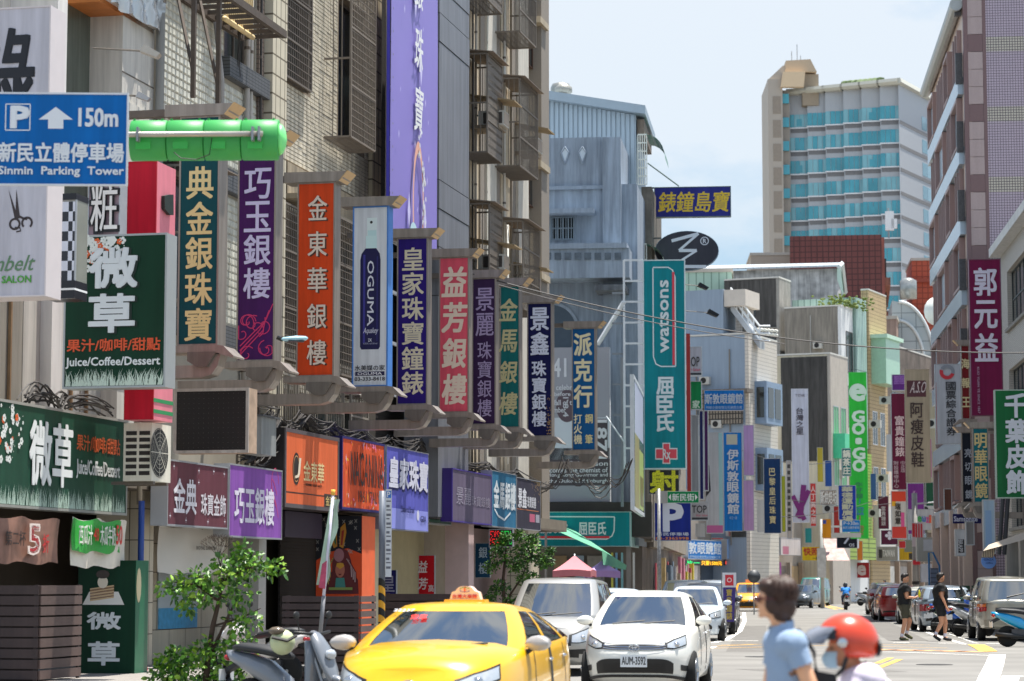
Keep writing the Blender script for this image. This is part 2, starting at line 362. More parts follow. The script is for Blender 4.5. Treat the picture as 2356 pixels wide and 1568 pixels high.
def mark(pix, w, mat, name='road_marking', z=.004, raw=False):
 P = [Vector(p if raw else gp(*p)) for p in pix]; m = MB()
 for i in range(len(P) - 1):
  a, b = P[i], P[i + 1]; d = (b - a).normalized(); q = Vector((-d.y, d.x, 0)) * w / 2
  m.quad((a - q)[:2] + (z,), (b - q)[:2] + (z,), (b + q)[:2] + (z,), (a + q)[:2] + (z,))
 return structure(m, name, mat)
mark([(1712, 1410), (1713, 1430), (1702, 1453), (1672, 1472), (1640, 1480)], .16, PAINT)
mark([(2295, 1507), (2288, 1530), (2276, 1558), (2266, 1590)], .36, PAINT)
mark([(2300, 1510), (2080, 1502), (1960, 1499)], .14, PAINT, z=.006)
mark([(1995, 1413), (2040, 1425), (2095, 1440), (2150, 1462), (2220, 1483)], .13, PAINT)
mark([(1985, 1408), (2060, 1418), (2130, 1440), (2240, 1479), (2250, 1481)], .05, PAINT, z=.005)
for a, b in ((1665, 1745), (1780, 1860), (2055, 2092), (2160, 2200), (2268, 2308)): mark([(a, 1475 + (b - 1700) * .012), (b, 1475 + (b - 1700) * .012)], .3, PAINT, z=.008)
mark([(1640, 1488), (1745, 1483)], .12, YEL, z=.005)
mark([(1590, 1494), (1900, 1486), (2180, 1492)], .10, YEL, z=.007); mark([(1660, 1484), (1900, 1482), (2140, 1485)], .09, YEL, z=.0065)
for a, b in ((1965, 1998), (2002, 2052), (2060, 2110), (2118, 2150), (2165, 2212), (2216, 2262)): mark([(a, 1494 + (a - 1965) * .022), (b, 1495 + (b - 1965) * .022)], .55, ORG, z=.009)
mark([(2245, 1484), (2262, 1492), (2274, 1500)], .42, YEL, z=.010)
mark([(1893, 1391), (1940, 1402)], .2, YEL); mark([(1880, 1391), (1925, 1403)], .2, YEL, z=.005); mark([(1905, 1386), (1870, 1392)], .2, YEL, z=.006)
mark([(2018, 1527), (2050, 1514)], .14, YEL); mark([(2022, 1537), (2070, 1518)], .14, YEL, z=.006)
mark([(2322, 1556), (2356, 1557)], .25, PAINT); mark([(2326, 1556), (2316, 1585)], .3, PAINT, z=.006)
for k in range(7): y = 1418 + k * 9 + k * k; mark([(1709 - k * 13, y), (1703 - k * 13.5, y + 5)], .14, PAINT, z=.005)
PATCH = M('5c5a57', .92, 0, .3, 2, .5, bscale=30); TAR = M('2e2d2c', .7, 0, .3, 3)
mark([(1760, 1545), (2010, 1541)], 2.4, PATCH, 'road_patch', .002); mark([(1715, 1500), (1735, 1440)], .9, PATCH, 'road_patch', .0022); mark([(2090, 1475), (2010, 1430)], 1.1, PATCH, 'road_patch', .0024); mark([(1300, 1660), (1760, 1600)], 1.3, PATCH, 'road_patch', .0026)
for i, (x, y) in enumerate(((1752, 1512), (1905, 1452), (2150, 1530))):
 g_ = gp(x, y); t = thing('manhole_cover', ['round iron manhole cover left of the foreground woman', 'distant round manhole cover in the middle of the road', 'round manhole cover near the thick white line'][i], 'manhole', W0, (g_[0], g_[1], 0)); m = MB(); m.lathe([(.36, .003), (.35, .007), (.0, .007)], (g_[0], g_[1], 0), n=24); m.build('cover', M('3b3937', .6, .3, .3, 12), t)
# kerbs and footways
A_ = P1
def flat(pl, x0, x1, y0, y1, z, name, mat): m = MB(); m.box(x0, x1, y0, y1, -.3, z); o = solo(m, name, mat, None, None, pl, kind='structure'); return o
PAVE = M('8a8580', .85, 0, .12, 3, .2, brick=(.3, .3, .012, '5b5651'))
flat(P1, 20, 78.6, -2.9, 6, .14, 'pavement', PAVE)
flat(P2, 0, 62, -1.2, 8, .13, 'pavement', PAVE); flat(P3, 0, 75, -1.5, 10, .12, 'pavement', PAVE)
# ================================================================= left row: near building (white clad)
lx = lambda x, off=0: P1.hit(x, 1340, off)[0]
def hit1(x, y, off=0): return P1.hit(x, y, off)
FR = lambda x0, x1, yt, yb, off=0, ref=None: P1.rect(x0, x1, yt, yb, off, ref)
WCLAD = M('b8b4ac', .55, 0, .08, 1.2, streak=.28); BROWNF = M('5a3d2a', .6)
xa, xb = lx(-160), lx(336)
t = thing('white_clad_building', 'white panel clad building at the left edge with a recessed greenish window', 'building', P1, (xa, 0, 0))
MB().box(xa, xb, .95, 9, 3.2, 19).build('wall', WCLAD, t)
def pil(th, px0, px1, z0, z1, y0, y1, mat, name='pilaster'): return MB().box(lx(px0, y0), lx(px1, y0), y0, y1, z0, z1).build(name, mat, th)
pil(t, 108, 131, 3.2, 19, .1, .95, M('c9c6c2', .5, 0, .06, 1, streak=.2)); pil(t, 262, 336, 3.2, 11.9, .0, .95, WCLAD)
xw0, xw1 = lx(131, .6), lx(262, .6)
MB().box(xw0, xw1, .62, .66, 6.6, 12.2).build('window', M('4c534a', .18, 0, .15, 2, streak=.3), t); MB().box(xw1 - .42, xw1 - .3, .5, .62, 6.6, 12.2).build('window_frame', BROWNF, t)
MB().box(xw0, xw1, .0, .62, 11.62, 11.7).build('soffit', M('a1602a', .6, 0, .3, 3), t)
MB().box(xw0 + .1, xb, -.12, .0, 11.7, 12.6).build('beam', M('b5b3b0', .5, 0, .1), t)
rn = random.Random(3); cr = MB(); n = 26
gr = [[(xw0 + .1 + (xb - xw0 - .1) * i / n, -.15 - .05 * math.sin(i * .9 + j * 1.3) - rn.random() * .03, 11.62 + .04 * math.sin(i * .7) + 1.2 * j / 5) for i in range(n + 1)] for j in range(6)]
cr.rings(gr, False, False).build('crumpled_sheeting', M('c3c6c9', .25, .7, .08, 3), t, smooth=True)
for k, zz in enumerate((5.0, 6.9, 9.0, 10.6)): MB().box(lx(262), lx(336), -.012, .0, zz, zz + .02).build('panel_joint', M('55504b', .8), t)
MB().box(lx(277, -.04), lx(318, -.04), -.05, -.0, 8.25, 10.1).build('sheet_panel', M('bdb9b0', .5, 0, .12, 2, streak=.3), t)
lo = MB()
for x in (16, 97, 112, 160, 196): lo.box(lx(x, .22), lx(x, .22) + .05, .24, .29, 3.6, 6.6)
lo.build('rusty_window_frame', M('7b6247', .7, 0, .3, 5), t)
for i, (a, b, c) in enumerate(((-30, 40, '8b867c'), (42, 95, 'b4b0a8'), (97, 175, 'b9b5ae'), (178, 250, '989590'))): MB().box(lx(a, .3), lx(b, .3), .3, .94, 3.3, 6.75).build('wall_panel', M(c, .6, 0, .08, 1.5, streak=.3), t)
# grey rain pipe
def pipe(px, off, r, z0, z1, mat, label, pl=P1, px1=None, name='drain_pipe', clamps=True, group='pipes and conduits down the facades'):
 x = pl.hit(px, 1340, off)[0]; x1 = pl.hit(px1 or px, 1340, off)[0]
 t = thing(name, label, 'pipe', pl, (x, off, z0), group); MB().tube([(x, off, z0), (x, off, z0 + .7 * (z1 - z0)), (x1, off, z1)], r, 8).build('tube', mat, t, True)
 if clamps:
  for k in range(1, int((z1 - z0) / 2.2)): MB().tube([(x, off, z0 + k * 2.2), (x, off, z0 + k * 2.2 + .06)], r * 1.25, 8).build('clamp', IRON, t)
 return t
pipe(351, -.12, .085, 3.4, 18.5, M('7f8180', .5, 0, .1, 3, streak=.2), 'thick grey rain pipe between the white building and the embossed tile wall')
# ---- embossed tile building
T1 = M('c9c3b5', .30, 0, .3, 3, streak=.45); BAND = M('4b4d50', .7, 0, .12, 3, brick=(.2, .07, .008, '2d2e30'))
a0, a1_ = lx(357), lx(590)
t = thing('embossed_tile_building', 'building faced in pale embossed tiles with dark grey bands and a bamboo coloured window rail', 'building', P1, (a0, 0, 0))
h_cage = FR(357, 440, 115, 330, 0, 440); w2 = FR(502, 588, -10, 205, 0, 502)
zb = hit1(503, 95)[1]
holes = [(a0 + .1, lx(575), 4.2, 8.5), (lx(500), lx(574), 12.0, 15.4), (a0 + .3, lx(480), 14.9, 17.5)]
holes[0] = (a0 + .1, lx(480), 6.6, 9.3)
wall(t, a0, a1_, 3.2, 19, holes, 0, M('8d877b', .8, 0, .1, 3), .35)
for h in holes: win(t, *h, .05, IRON, 3, 1, d=.18)
# tiles: shallow pyramids, one object each for the nearest, the rest joined
def tilefield(th, x0, x1, z0, z1, tw, td, y, mat, holes, proud=.022, single=300, name='tile', gap=.008, order=None, flat=False, var=0):
 nx, nz = int((x1 - x0) / tw), int((z1 - z0) / td); cells = []
 for i in range(nx):
  for j in range(nz):
   cx, cz = x0 + (i + .5) * tw, z0 + (j + .5) * td
   if any(h[0] - tw * .4 < cx < h[1] + tw * .4 and h[2] - td * .4 < cz < h[3] + td * .4 for h in holes): continue
   cells.append((i, cx, cz))
 rn = random.Random(5); cells.sort(key=order or (lambda c: c[1]))
 def shp(m, cx, cz, ox=0, oz=0):
  a, b = tw / 2 - gap / 2, td / 2 - gap / 2; p = proud * (1 + var * rn.uniform(-1, 1)); q = .0 if flat else .25
  X0, X1, Z0, Z1 = cx - ox - a, cx - ox + a, cz - oz - b, cz - oz + b
  if flat: m.add([(X0, y, Z0), (X1, y, Z0), (X1, y, Z1), (X0, y, Z1), (X0, y - p, Z0), (X1, y - p, Z0), (X1, y - p, Z1), (X0, y - p, Z1)], [(4, 5, 6, 7), (0, 1, 5, 4), (1, 2, 6, 5), (2, 3, 7, 6), (3, 0, 4, 7)])
  else:
   k = .3; m.add([(X0, y, Z0), (X1, y, Z0), (X1, y, Z1), (X0, y, Z1), (X0 + a * k, y - p, Z0 + b * k), (X1 - a * k, y - p, Z0 + b * k), (X1 - a * k, y - p * .8, Z1 - b * k), (X0 + a * k, y - p * .8, Z1 - b * k)], [(4, 5, 6, 7), (0, 1, 5, 4), (1, 2, 6, 5), (2, 3, 7, 6), (3, 0, 4, 7)])
 bx, by, bz = th['_b']; ms = MB(); shp(ms, 0, 0); me = bpy.data.meshes.new(name); me.from_pydata(ms.v, [], ms.f); me.materials.append(mat)
 for i, cx, cz in cells[:single]:
  o = bpy.data.objects.new(name, me); C.objects.link(o); o.parent = th; o.location = (cx - bx, -by, cz - bz)
 m = MB()
 for i, cx, cz in cells[single:]: shp(m, cx, cz)
 if m.v: m.build(name + '_field', mat, th, kind='stuff')
bands = [(a0, a1_, 9.3, 9.75), (lx(495), a1_, 11.6, 12.0), (a0, lx(500), 14.5, 14.9), (a0, a1_, 6.2, 6.6)]
for i, b in enumerate(bands): MB().box(b[0], b[1] + (.02), -.16 - .02 * i, 0, b[2], b[3]).build('tile_band', BAND, t)
tilefield(t, a0, lx(577), 6.7, 19, .205, .15, 0, T1, holes + bands + [(a0, lx(500), 14.9, 19)], .024)
MB().box(lx(577), a1_, -.05, 0, 3.4, 19).build('brown_tile_pilaster', M('6d5f55', .7, 0, .15, 4, brick=(.1, .1, .01, '4c443e')), t)
# bamboo coloured guard rail
g = MB(); x0, x1 = lx(500, -.35), lx(568, -.35)
for z in (12.55, 13.75): g.tube([(x0, -.35, z), (x1, -.35, z)], .055, 8)
r_ = g.build('guard_rail', M('c7b083', .5, 0, .1), t, True); b = MB()
for i in range(14): x = x0 + (x1 - x0) * (i + .5) / 14; b.box(x - .02, x + .02, -.37, -.33, 12.6, 13.75)
b.build('balusters', M('bda77c', .5, 0, .1), r_, kind='stuff')
# big near cage and the bracket shelf above
cage(t, lx(357, -.0), lx(502, -.7), 6.75, 9.25, -.02, .75, M('8d8982', .5, .3, .1), .085, roof=True, sidestep=.12)
MB().box(lx(436, -.78), lx(500, -.78), -.80, -.785, 7.15, 9.1).build('privacy_screen', M('a8a49c', .5, 0, .06, 30, brick=(.03, 3, .006, '6d6a63')), t)
g = MB()
for px in (385, 445): x = lx(px, -.5); g.box(x - .04, x + .04, -.9, -.82, 10.35, 13); g.tube([(x, -.86, 10.8), (x + .5, -.3, 12.6)], .035, 4)
xs0, xs1 = lx(345, -.8), lx(560, -.2); g.box(xs0, xs1, -1.0, -.9, 12.55, 12.7).box(xs0, xs1, -.1, 0, 12.55, 12.7)
for i in range(16): x = xs0 + (xs1 - xs0) * i / 15; g.box(x, x + .05, -.9, -.1, 12.58, 12.66)
g.build('steel_shelf', M('5b5047', .7, .2, .25, 5), t)
for i, (px, off, r, z0, z1, c, p1) in enumerate(((556, -.1, .06, 3.6, 18, '9c9893', 553), (565, -.06, .045, 3.6, 18, 'a8a5a0', 563), (588, -.1, .03, 3.6, 18, '302c2a', 592), (497, -.15, .05, 8.9, 12.5, '8d8a88', 480), (613, -.1, .1, 4.2, 18, '7f807d', None))):
 pipe(px, off, r, z0, z1, M(c, .5, 0, .1, 3, streak=.2), ['pale conduit left of the brown pilaster', 'slimmer white conduit hugging the brown pilaster', 'black cable run beside the ribbed brick strip', 'short leaning grey pipe on the embossed tiles above the caged balcony', 'fat grey rain pipe at the corner of the brick wall'][i], px1=p1)
# ---- long brick building
BR = M('c4bba8', .75, 0, .22, 2.2, streak=.5, bump=.1); b0, b1 = lx(592), lx(862)
t = thing('beige_brick_building', 'beige long-brick building with dark barred windows behind the first signboards', 'building', P1, (b0, 0, 0))
hB = [(lx(640), lx(700), 12.35, 15), (lx(770), lx(828), 11.7, 15.2), (lx(640), lx(678), 6.6, 9.5), (lx(684), lx(706), 6.8, 9.7), (lx(716), lx(740), 6.8, 9.7), (lx(750), lx(822), 6.6, 9.6), (lx(620), lx(830), 3.9, 5.6)]
wall(t, b0, b1, 3.2, 19, hB, 0, M('6b6052', .9, 0, .15), .35)
for h in hB: win(t, *h, .05, IRON, 2, 1, d=.16)
MB().box(lx(640), lx(836), -.34, 0, 9.75, 9.86).build('ledge', M('8f8471', .8, 0, .2, streak=.4), t)
MB().box(lx(640), lx(836), -.12, 0, 9.86, 10.55).build('soldier_course', M('a4967f', .8, 0, .15, 4, streak=.4, brick=(.09, 3, .012, '5d5345')), t)
hx_ = hB + [(lx(636), lx(838), 9.7, 10.6), (b0, lx(626), 3, 19)]
tilefield(t, lx(626), lx(842), 5.7, 19, .29, .088, 0, BR, hx_, .018, flat=True, gap=.018, var=.35, name='brick', single=300, order=lambda c: (c[2] < 10.5, c[1]))
MB().box(b0, lx(626), -.22, 0, 3.4, 19).build('corner_pier', M('aea693', .7, 0, .1, 3, brick=(.3, .42, .02, '6a604f')), t)
MB().box(lx(842), b1, -.1, 0, 6.5, 19).build('pier', M('a89b82', .7, 0, .1, 3, brick=(.35, .45, .02, '5a5143')), t)
for z in (2.9,): pass
cage(t, lx(640, -.1), lx(700, -.1), 12.35, 14.9, -.02, .14, IRON, .12, roof=False, style='lattice')
cage(t, lx(765, -.3), lx(862, -.7), 11.6, 15.2, -.02, .62, M('857a6e', .6, .2, .15), .12, roof=False, style='lattice')
cage(t, lx(633, -.1), lx(684, -.1), 6.3, 9.6, -.02, .16, M('7d746a', .6, .2, .15), .12, roof=False, style='lattice')
cage(t, lx(752, -.3), lx(862, -.6), 6.2, 9.7, -.02, .5, M('7d746a', .6, .2, .15), .13, roof=False, style='lattice')
for i, px in enumerate((622, 668, 735, 792)): cage(t, lx(px, -.3), lx(px + 40, -.3), 4.1, 5.9, -.02, .4, M('8e877c', .6, .2, .15), .12, roof=False)
MB().box(b0, lx(1265), .6, 9, 3.2, 19).build('inner_wall', DARK, t)
# ---- dark recess, purple banner
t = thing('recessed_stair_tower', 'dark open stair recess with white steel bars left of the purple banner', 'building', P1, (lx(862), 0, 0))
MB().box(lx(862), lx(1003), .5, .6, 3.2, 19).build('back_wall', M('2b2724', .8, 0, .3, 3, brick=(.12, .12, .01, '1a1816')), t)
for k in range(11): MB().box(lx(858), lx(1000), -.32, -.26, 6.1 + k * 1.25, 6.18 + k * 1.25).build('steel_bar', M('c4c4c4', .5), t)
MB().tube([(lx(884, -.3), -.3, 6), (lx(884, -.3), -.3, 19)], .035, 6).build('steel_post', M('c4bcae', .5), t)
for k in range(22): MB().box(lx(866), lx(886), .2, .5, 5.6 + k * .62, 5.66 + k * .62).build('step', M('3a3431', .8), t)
PUR = M('776cac', .45, 0, .10, .5); off = -.95
bx0, bx1 = lx(893, off), lx(1003, off); bz0, bz1 = hit1(945, 552, off)[1], 21
t = thing('purple_banner', 'tall lavender purple banner with white brush characters and a jewelled ring, lashed to the facade', 'banner', P1, ((bx0 + bx1) / 2, off, bz0))
ban = MB(); rows = 14
gr = [[(bx0 + (bx1 - bx0) * i / 8, off + .006 * math.sin(i * .9 + j * .7), bz0 + (bz1 - bz0) * j / rows) for i in range(9)] for j in range(rows + 1)]
ban.rings(gr, False, False).build('cloth', PUR, t, True); MB().box(bx0, bx0 + .012, off + .02, off + .1, bz0 + .3, bz1).build('return_side', M('3f3aa0', .5), t)
for k in range(16): MB().disc(bx0 + .05, off - .045, bz0 + .3 + k * .55, .03, .03, 8).build('eyelet', STEEL, t)
lt = MB(); xm = (bx0 + bx1) / 2 + .1
for ch, yt, yb in (('銀', -60, 13), ('珠', 58, 157), ('寶', 193, 300)):
 z1, z0 = hit1(950, yt, off)[1], hit1(950, yb, off)[1]; letters(lt, ch, xm - .38, xm + .38, z0, z1, off - .06, 'h', .02, .12)
lt.build('lettering', WHITE, t); stt = MB()
rn = random.Random(11)
for i in range(26):
 px, py, s_ = rn.uniform(bx0 + .3, bx1 - .3), rn.uniform(bz0 + .5, bz1 - 1), rn.choice((.06, .09, .14, .35))
 stt.add([(px - s_ * .35, off - .062, py), (px, off - .062, py - s_ * 1.3), (px + s_ * .35, off - .062, py), (px, off - .062, py + s_ * 1.3)], [(0, 1, 2, 3)])
stt.build('printed_sparkle', M('cfc9f0', .5), t)
rg = MB(); zr = hit1(950, 440, off)[1]; rg.ring(xm, off - .07, zr - .3, .42, .52, 36, kz=3.0); rg.build('printed_ring', M('d8a38e', .4), t)
jw = MB()
for k in range(60): a = rn.uniform(-1.5, 1.6); rr = rn.uniform(.40, .66); jw.disc(xm + math.cos(a) * rr, off - .075 - k * .0004, zr - .3 + math.sin(a) * rr * 3, .06, .07, 6)
jw.build('printed_jewels', M('d9d6dd', .4, 0, .3, 20), t); MB().disc(xm - .45, off - .08, bz0 + .12, .35, .3, 16).build('printed_gem', M('a8c2c9', .3), t)
# ---- grey panelled column
GP = M('82848a', .45, .15, .07, 1, streak=.30)
t = thing('grey_panel_column', 'projecting grey metal panelled column right of the purple banner', 'building', P1, (lx(1003), 0, 0))
x0, x1 = lx(1008, -.9), lx(1078, -.9); ys = [-60, 8, 65, 130, 440, 505, 590, 700]
zz = [hit1(1050, min(y, 1300), -.9)[1] for y in ys] + [3.2]
for i in range(8): MB().box(x0, x1, -.9 + .01 * (i % 2), -.0, zz[i + 1] + .03, zz[i]).build('panel', GP, t)
MB().box(x0 + .01, x1 - .01, -.86, 0, 3.2, zz[0]).build('core', M('3c3c3e', .8), t)
# ---- beige cage building
b0, b1 = lx(1080), lx(1262)
BG = M('bfb097', .8, 0, .12, 3, streak=.3); BW = M('b9b4a9', .8, 0, .1, 3, streak=.2, bump=.4); PAT = M('7f776d', .8, 0, .3, 40, bump=.4)
t = thing('beige_caged_building', 'weathered beige apartment building with projecting window cages at the corner of the side street', 'building', P1, (b0, 0, 0))
MB().box(b0, b1 + .2, .15, 9, 3.2, 21).build('wall', BG, t)
for a, b, y, m in ((1080, 1104, 0, BG), (1104, 1118, -.05, PAT), (1120, 1142, -.12, BW), (1142, 1150, -.05, PAT), (1152, 1178, 0, BG), (1178, 1192, -.06, PAT), (1193, 1217, -.14, BW), (1238, 1248, 0, M('a08e72', .8)), (1247, 1265, -.25, PAT)):
 MB().box(lx(a, y), lx(b, y), y, .15, 3.2, 21).build('pilaster', m, t)
CM = M('7d746a', .6, .2, .18, 6)
zz = lambda y, x: hit1(x, y, -.6)[1]
for (a, b, yt, yb, st, d) in ((1095, 1146, 138, 362, 'mesh', .75), (1100, 1146, 478, 690, 'mesh', .75), (1095, 1146, -120, 15, 'mesh', .75), (1168, 1226, 200, 398, 'bars', .8), (1168, 1222, -60, 92, 'bars', .8), (1176, 1230, 522, 720, 'bars', .8)):
 xm = (a + b) / 2; cage(t, lx(a, -.5), lx(b, -.7), zz(yb, xm), zz(yt, xm), -.05, d, CM, .11, roof=True, style=st)
for (a, b, yt, yb) in ((1219, 1237, 55, 160), (1219, 1240, 385, 480), (1100, 1115, -20, -19), (1219, 1238, -60, 40), (1222, 1240, 640, 730)):
 r = FR(a, b, yt, yb, .0); win(t, *r, .0, M('4d3325', .6), 2, 1, d=.02); MB().box(r[0], r[1] + .1, -.35, .0, r[3] - .1, r[3] + .1).build('sill', M('a99c86', .8, 0, .1, streak=.3), t)
MB().box(lx(1218), lx(1246), -.04, .15, zz(300, 1230), zz(165, 1230)).build('spandrel', M('a8977a', .8, 0, .1, bump=.4), t)
MB().box(lx(1218), lx(1246), -.04, .15, zz(620, 1230), zz(485, 1230)).build('spandrel', M('a8977a', .8, 0, .1, bump=.4), t)
for i, (px, yb, off, la) in enumerate(((1165, 292, -.95, 'window air conditioner on a shelf between two cages of the beige building'), (1243, 352, -.75, 'window air conditioner under a corrugated canopy at the building corner'), (1165, 622, -.95, 'lower air conditioner on a shelf below the middle of the beige building'), (1240, 672, -.75, 'lowest air conditioner near the corner of the beige building'))):
 x, z = hit1(px, yb, off); tt = thing('window_air_conditioner', la, 'air conditioner', P1, (x, off, z), 'window air conditioners')
 MB().box(x - .32, x + .32, off, off + .75, z, z + .42).build('casing', M('aaa79f', .5, 0, .1), tt); MB().box(x - .28, x + .28, off - .012, off, z + .04, z + .38).build('fan_grille', M('9c8d7e', .6, 0, .2, 30), tt)
 MB().box(x - .325, x - .32, off + .05, off + .6, z + .05, z + .37).build('side_louvre', M('3b3632', .7), tt)
 MB().box(x - .45, x + .45, off + .1, 0, z - .1, z - .004).build('shelf', M('8a7d6b', .8, 0, .1, streak=.3), tt); MB().prismx([(off - .35, z + .62), (0, z + .85), (0, z + .89), (off - .35, z + .66)], x - .5, x + .5).build('canopy', M('a28d6c', .7, .1, .2, 6), tt)
for i, (px, off, r, z0, z1, c, nm) in enumerate(((1086, -.12, .025, 4, 20, '3a3532', 'black cable bundle beside the grey column'), (1119, -.1, .022, 4, 20, '23705a', 'green conduit down the beige building'), (1160, -.14, .04, 4, 20, 'b7b2a8', 'white drain pipe between the cage columns'), (1093, -.1, .035, 4, 20, '8d867c', 'grey pipe at the edge of the first cages'), (1168, -.5, .03, 5, 12, 'c9c6bd', 'loose white hose hanging beside the lower cages'))):
 pipe(px, off, r, z0, z1, M(c, .5, 0, .1, 3), nm)
# ================================================================= arcade level of the left row
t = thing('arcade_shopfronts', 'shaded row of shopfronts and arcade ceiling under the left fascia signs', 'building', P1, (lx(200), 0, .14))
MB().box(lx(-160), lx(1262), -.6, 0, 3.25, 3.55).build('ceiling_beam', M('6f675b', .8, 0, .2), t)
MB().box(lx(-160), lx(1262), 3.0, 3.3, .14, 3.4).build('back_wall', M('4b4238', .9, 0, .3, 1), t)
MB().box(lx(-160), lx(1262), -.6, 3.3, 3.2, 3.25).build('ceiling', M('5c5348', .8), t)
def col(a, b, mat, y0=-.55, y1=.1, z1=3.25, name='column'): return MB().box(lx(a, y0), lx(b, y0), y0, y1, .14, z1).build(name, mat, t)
def frontal(th, x0, x1, yt, yb, off, mat, name, t_=.03): # board facing us
 r = face_pl((x0 + x1) / 2, P1.w(lx((x0 + x1) / 2, off), off, 0).y, A1); return r
CREAM = M('a9a08d', .6, 0, .08, 1, streak=.15, brick=(.9, .55, .01, '5c5548')); LG = M('8e8b86', .5, 0, .1, 1)
col(595, 612, LG); col(330, 352, CREAM, -.3, .6); col(861, 884, M('a39b80', .7, 0, .1), -.3, 0); col(1078, 1090, M('b39d9c', .6, 0, .1)); col(1215, 1240, CREAM)
def sheet(a, b, z0, z1, y, mat, name): return MB().box(lx(a, y), lx(b, y), y, y + .05, z0, z1).build(name, mat, t)
sheet(352, 595, .14, 3.2, .9, CREAM, 'cream_tile_wall'); sheet(884, 975, .14, 3.2, .9, M('a39877', .8, 0, .1), 'yellow_wall'); sheet(975, 1060, .14, 3.2, .9, M('8b8172', .8, 0, .1), 'wall'); sheet(1085, 1215, .14, 3.2, 1.0, M('8f7d7c', .8, 0, .1), 'pink_wall')
for k in range(36):
 z = .2 + k * .075; MB().box(lx(640, 1.2), lx(735, 1.2), 1.16 - .01 * (k % 2), 1.2, z, z + .068).build('shutter_slat', M('3c3532', .6, .2, .15), t)
sheet(735, 800, .14, 3.2, 1.6, M('1d1b19', .2), 'glass_door')
for a in (733, 752): MB().box(lx(a, 1.1), lx(a, 1.1) + .1, 1.05, 1.15, .14, 3.1).build('door_frame', M('6a5a44', .6), t)
sheet(655, 740, 2.55, 3.1, -.1, M('2b2233', .5), 'dark_sign_board')
MB().box(lx(655, -.7), lx(790, -.7), -.72, -.66, 3.28, 3.42).build('orange_trim', M('b3471d', .6), t)
# ================================================================= projecting signboards of the left row
def cap_and_bracket(S, mat=CHAMP, mirror=False, scale=.86):
 """metal eaves-shaped cap and curved carrying bracket of a projecting signboard"""
 x0, x1, z0, z1 = S.r; w = x1 - x0; y0, y1 = -.06, S.t + .06; k = scale
 def P(pts, a, b, nm, m): MB().prism([(x0 + x1 - p[0], p[1]) for p in pts][::-1] if mirror else pts, a, b).build(nm, m, S.th)
 P([(x0 - .3 * k, z1), (x1 + .1 * k, z1), (x1 + .19 * k, z1 + .07 * k), (x1 + .30 * k, z1 + .22 * k), (x0 - .3 * k, z1 + .24 * k)], y0, y1, 'cap', mat)
 P([(x1 + .105 * k, z1 + .001), (x1 + .12 * k, z1 - .002), (x1 + .33 * k, z1 + .225 * k), (x1 + .30 * k, z1 + .228 * k)], y0 - .03, y1 + .03, 'sunlit_cap_end', M('c9a878', .4, .4, .1))  # golden tone paints sunlight onto the end face of the cap
 P([(x0 - 1.2, z1 + .05), (x0 - .3 * k, z1 + .05), (x0 - .3 * k, z1 + .17), (x0 - 1.2, z1 + .17)], S.t * .3, S.t * .7, 'arm', IRON)
 P([(x0 - .28 * k, z0 - .13 * k), (x1 + .02 * k, z0 - .15 * k), (x1 + .14 * k, z0 - .2 * k), (x1 + .34 * k, z0 - .25 * k), (x1 + .36 * k, z0 - .22 * k), (x1 + .26 * k, z0 - .13 * k), (x1 + .15 * k, z0 - .02 * k), (x1 + .03 * k, z0), (x0 - .28 * k, z0)], y0 - .02, y1 + .02, 'tray', mat)
 P([(x0 + .52 * w, z0 - .42 * k), (x0 + .78 * w, z0 - .42 * k), (x0 + .98 * w, z0 - .16 * k), (x0 + .98 * w, z0 - .132 * k), (x0 + .30 * w, z0 - .132 * k), (x0 + .30 * w, z0 - .3 * k)], y0 - .035, y1 - .08, 'socket', M('857d75', .45, .5, .12, 2, streak=.3))
 P([(x0 - 1.1, z0 - .62 * k), (x0 + w * .62, z0 - .62 * k), (x0 + w * .86, z0 - .56 * k), (x0 + w * 1.0, z0 - .40 * k), (x0 + w * 1.08, z0 - .17 * k), (x0 + w * .93, z0 - .17 * k), (x0 + w * .85, z0 - .34 * k), (x0 + w * .6, z0 - .38 * k), (x0 - 1.1, z0 - .38 * k)], y0 + .05, y1 - .12, 'bracket', mat)
GR = 'projecting signboards of the left row'
OFF = -2.15
V = lambda x0, x1, yt, yb, label, face, off=OFF, **k: vsign(x0, x1, yt, yb, None, A1, 'projecting_sign', label, face, pl_off=off, group=GR, **k)
GOLD, PALE, INK = 'd9c48a', 'c9c6cf', '15131c'
s = V(411, 504, 268, 796, 'dark teal projecting signboard with five pale gold characters, tallest of the capped row', sg('064248'), t=.40, frame=CHAMP)
s.text('典金銀珠寶', .19, .215, .84, .985, GOLD, 'v', .026); cap_and_bracket(s)
s = V(546, 634, 330, 832, 'purple projecting signboard with silver grey handwriting and red scrollwork at its foot', sg('401450'), t=.40, frame=CHAMP)
s.text('巧玉銀樓', .18, .11, .86, .72, 'b9b0cc', 'v', .022)
m = MB(); rn = random.Random(4)
for i in range(9):
 u, v = rn.uniform(.1, .9), rn.uniform(.80, .98); q = []
 for k in range(16): a = k * .42 + i; r = .16 * (1 - k / 18); q.append((s.X(u) + r * math.cos(a), s.Z(v) + r * math.sin(a)))
 q = [p for p in q if s.r[0] + .04 < p[0] < s.r[1] - .04 and p[1] > s.r[2] + .04]
 if len(q) > 3: m.stroke(q, .018, s.y - .006 - i * .0004)
for i in range(3): m.stroke([(s.X(.95 - .1 * i), s.Z(.74 + .03 * i)), (s.X(.75), s.Z(.82)), (s.X(.5 + .1 * i), s.Z(.86)), (s.X(.1), s.Z(.93 + .02 * i))], .02, s.y - .010 - i * .0005)
m.build('printed_scrollwork', inkm('b01f56'), s.th); cap_and_bracket(s)
s = V(683, 770, 420, 867, 'bright orange projecting signboard with five silver characters', sg('d8481b'), t=.38, frame=CHAMP)
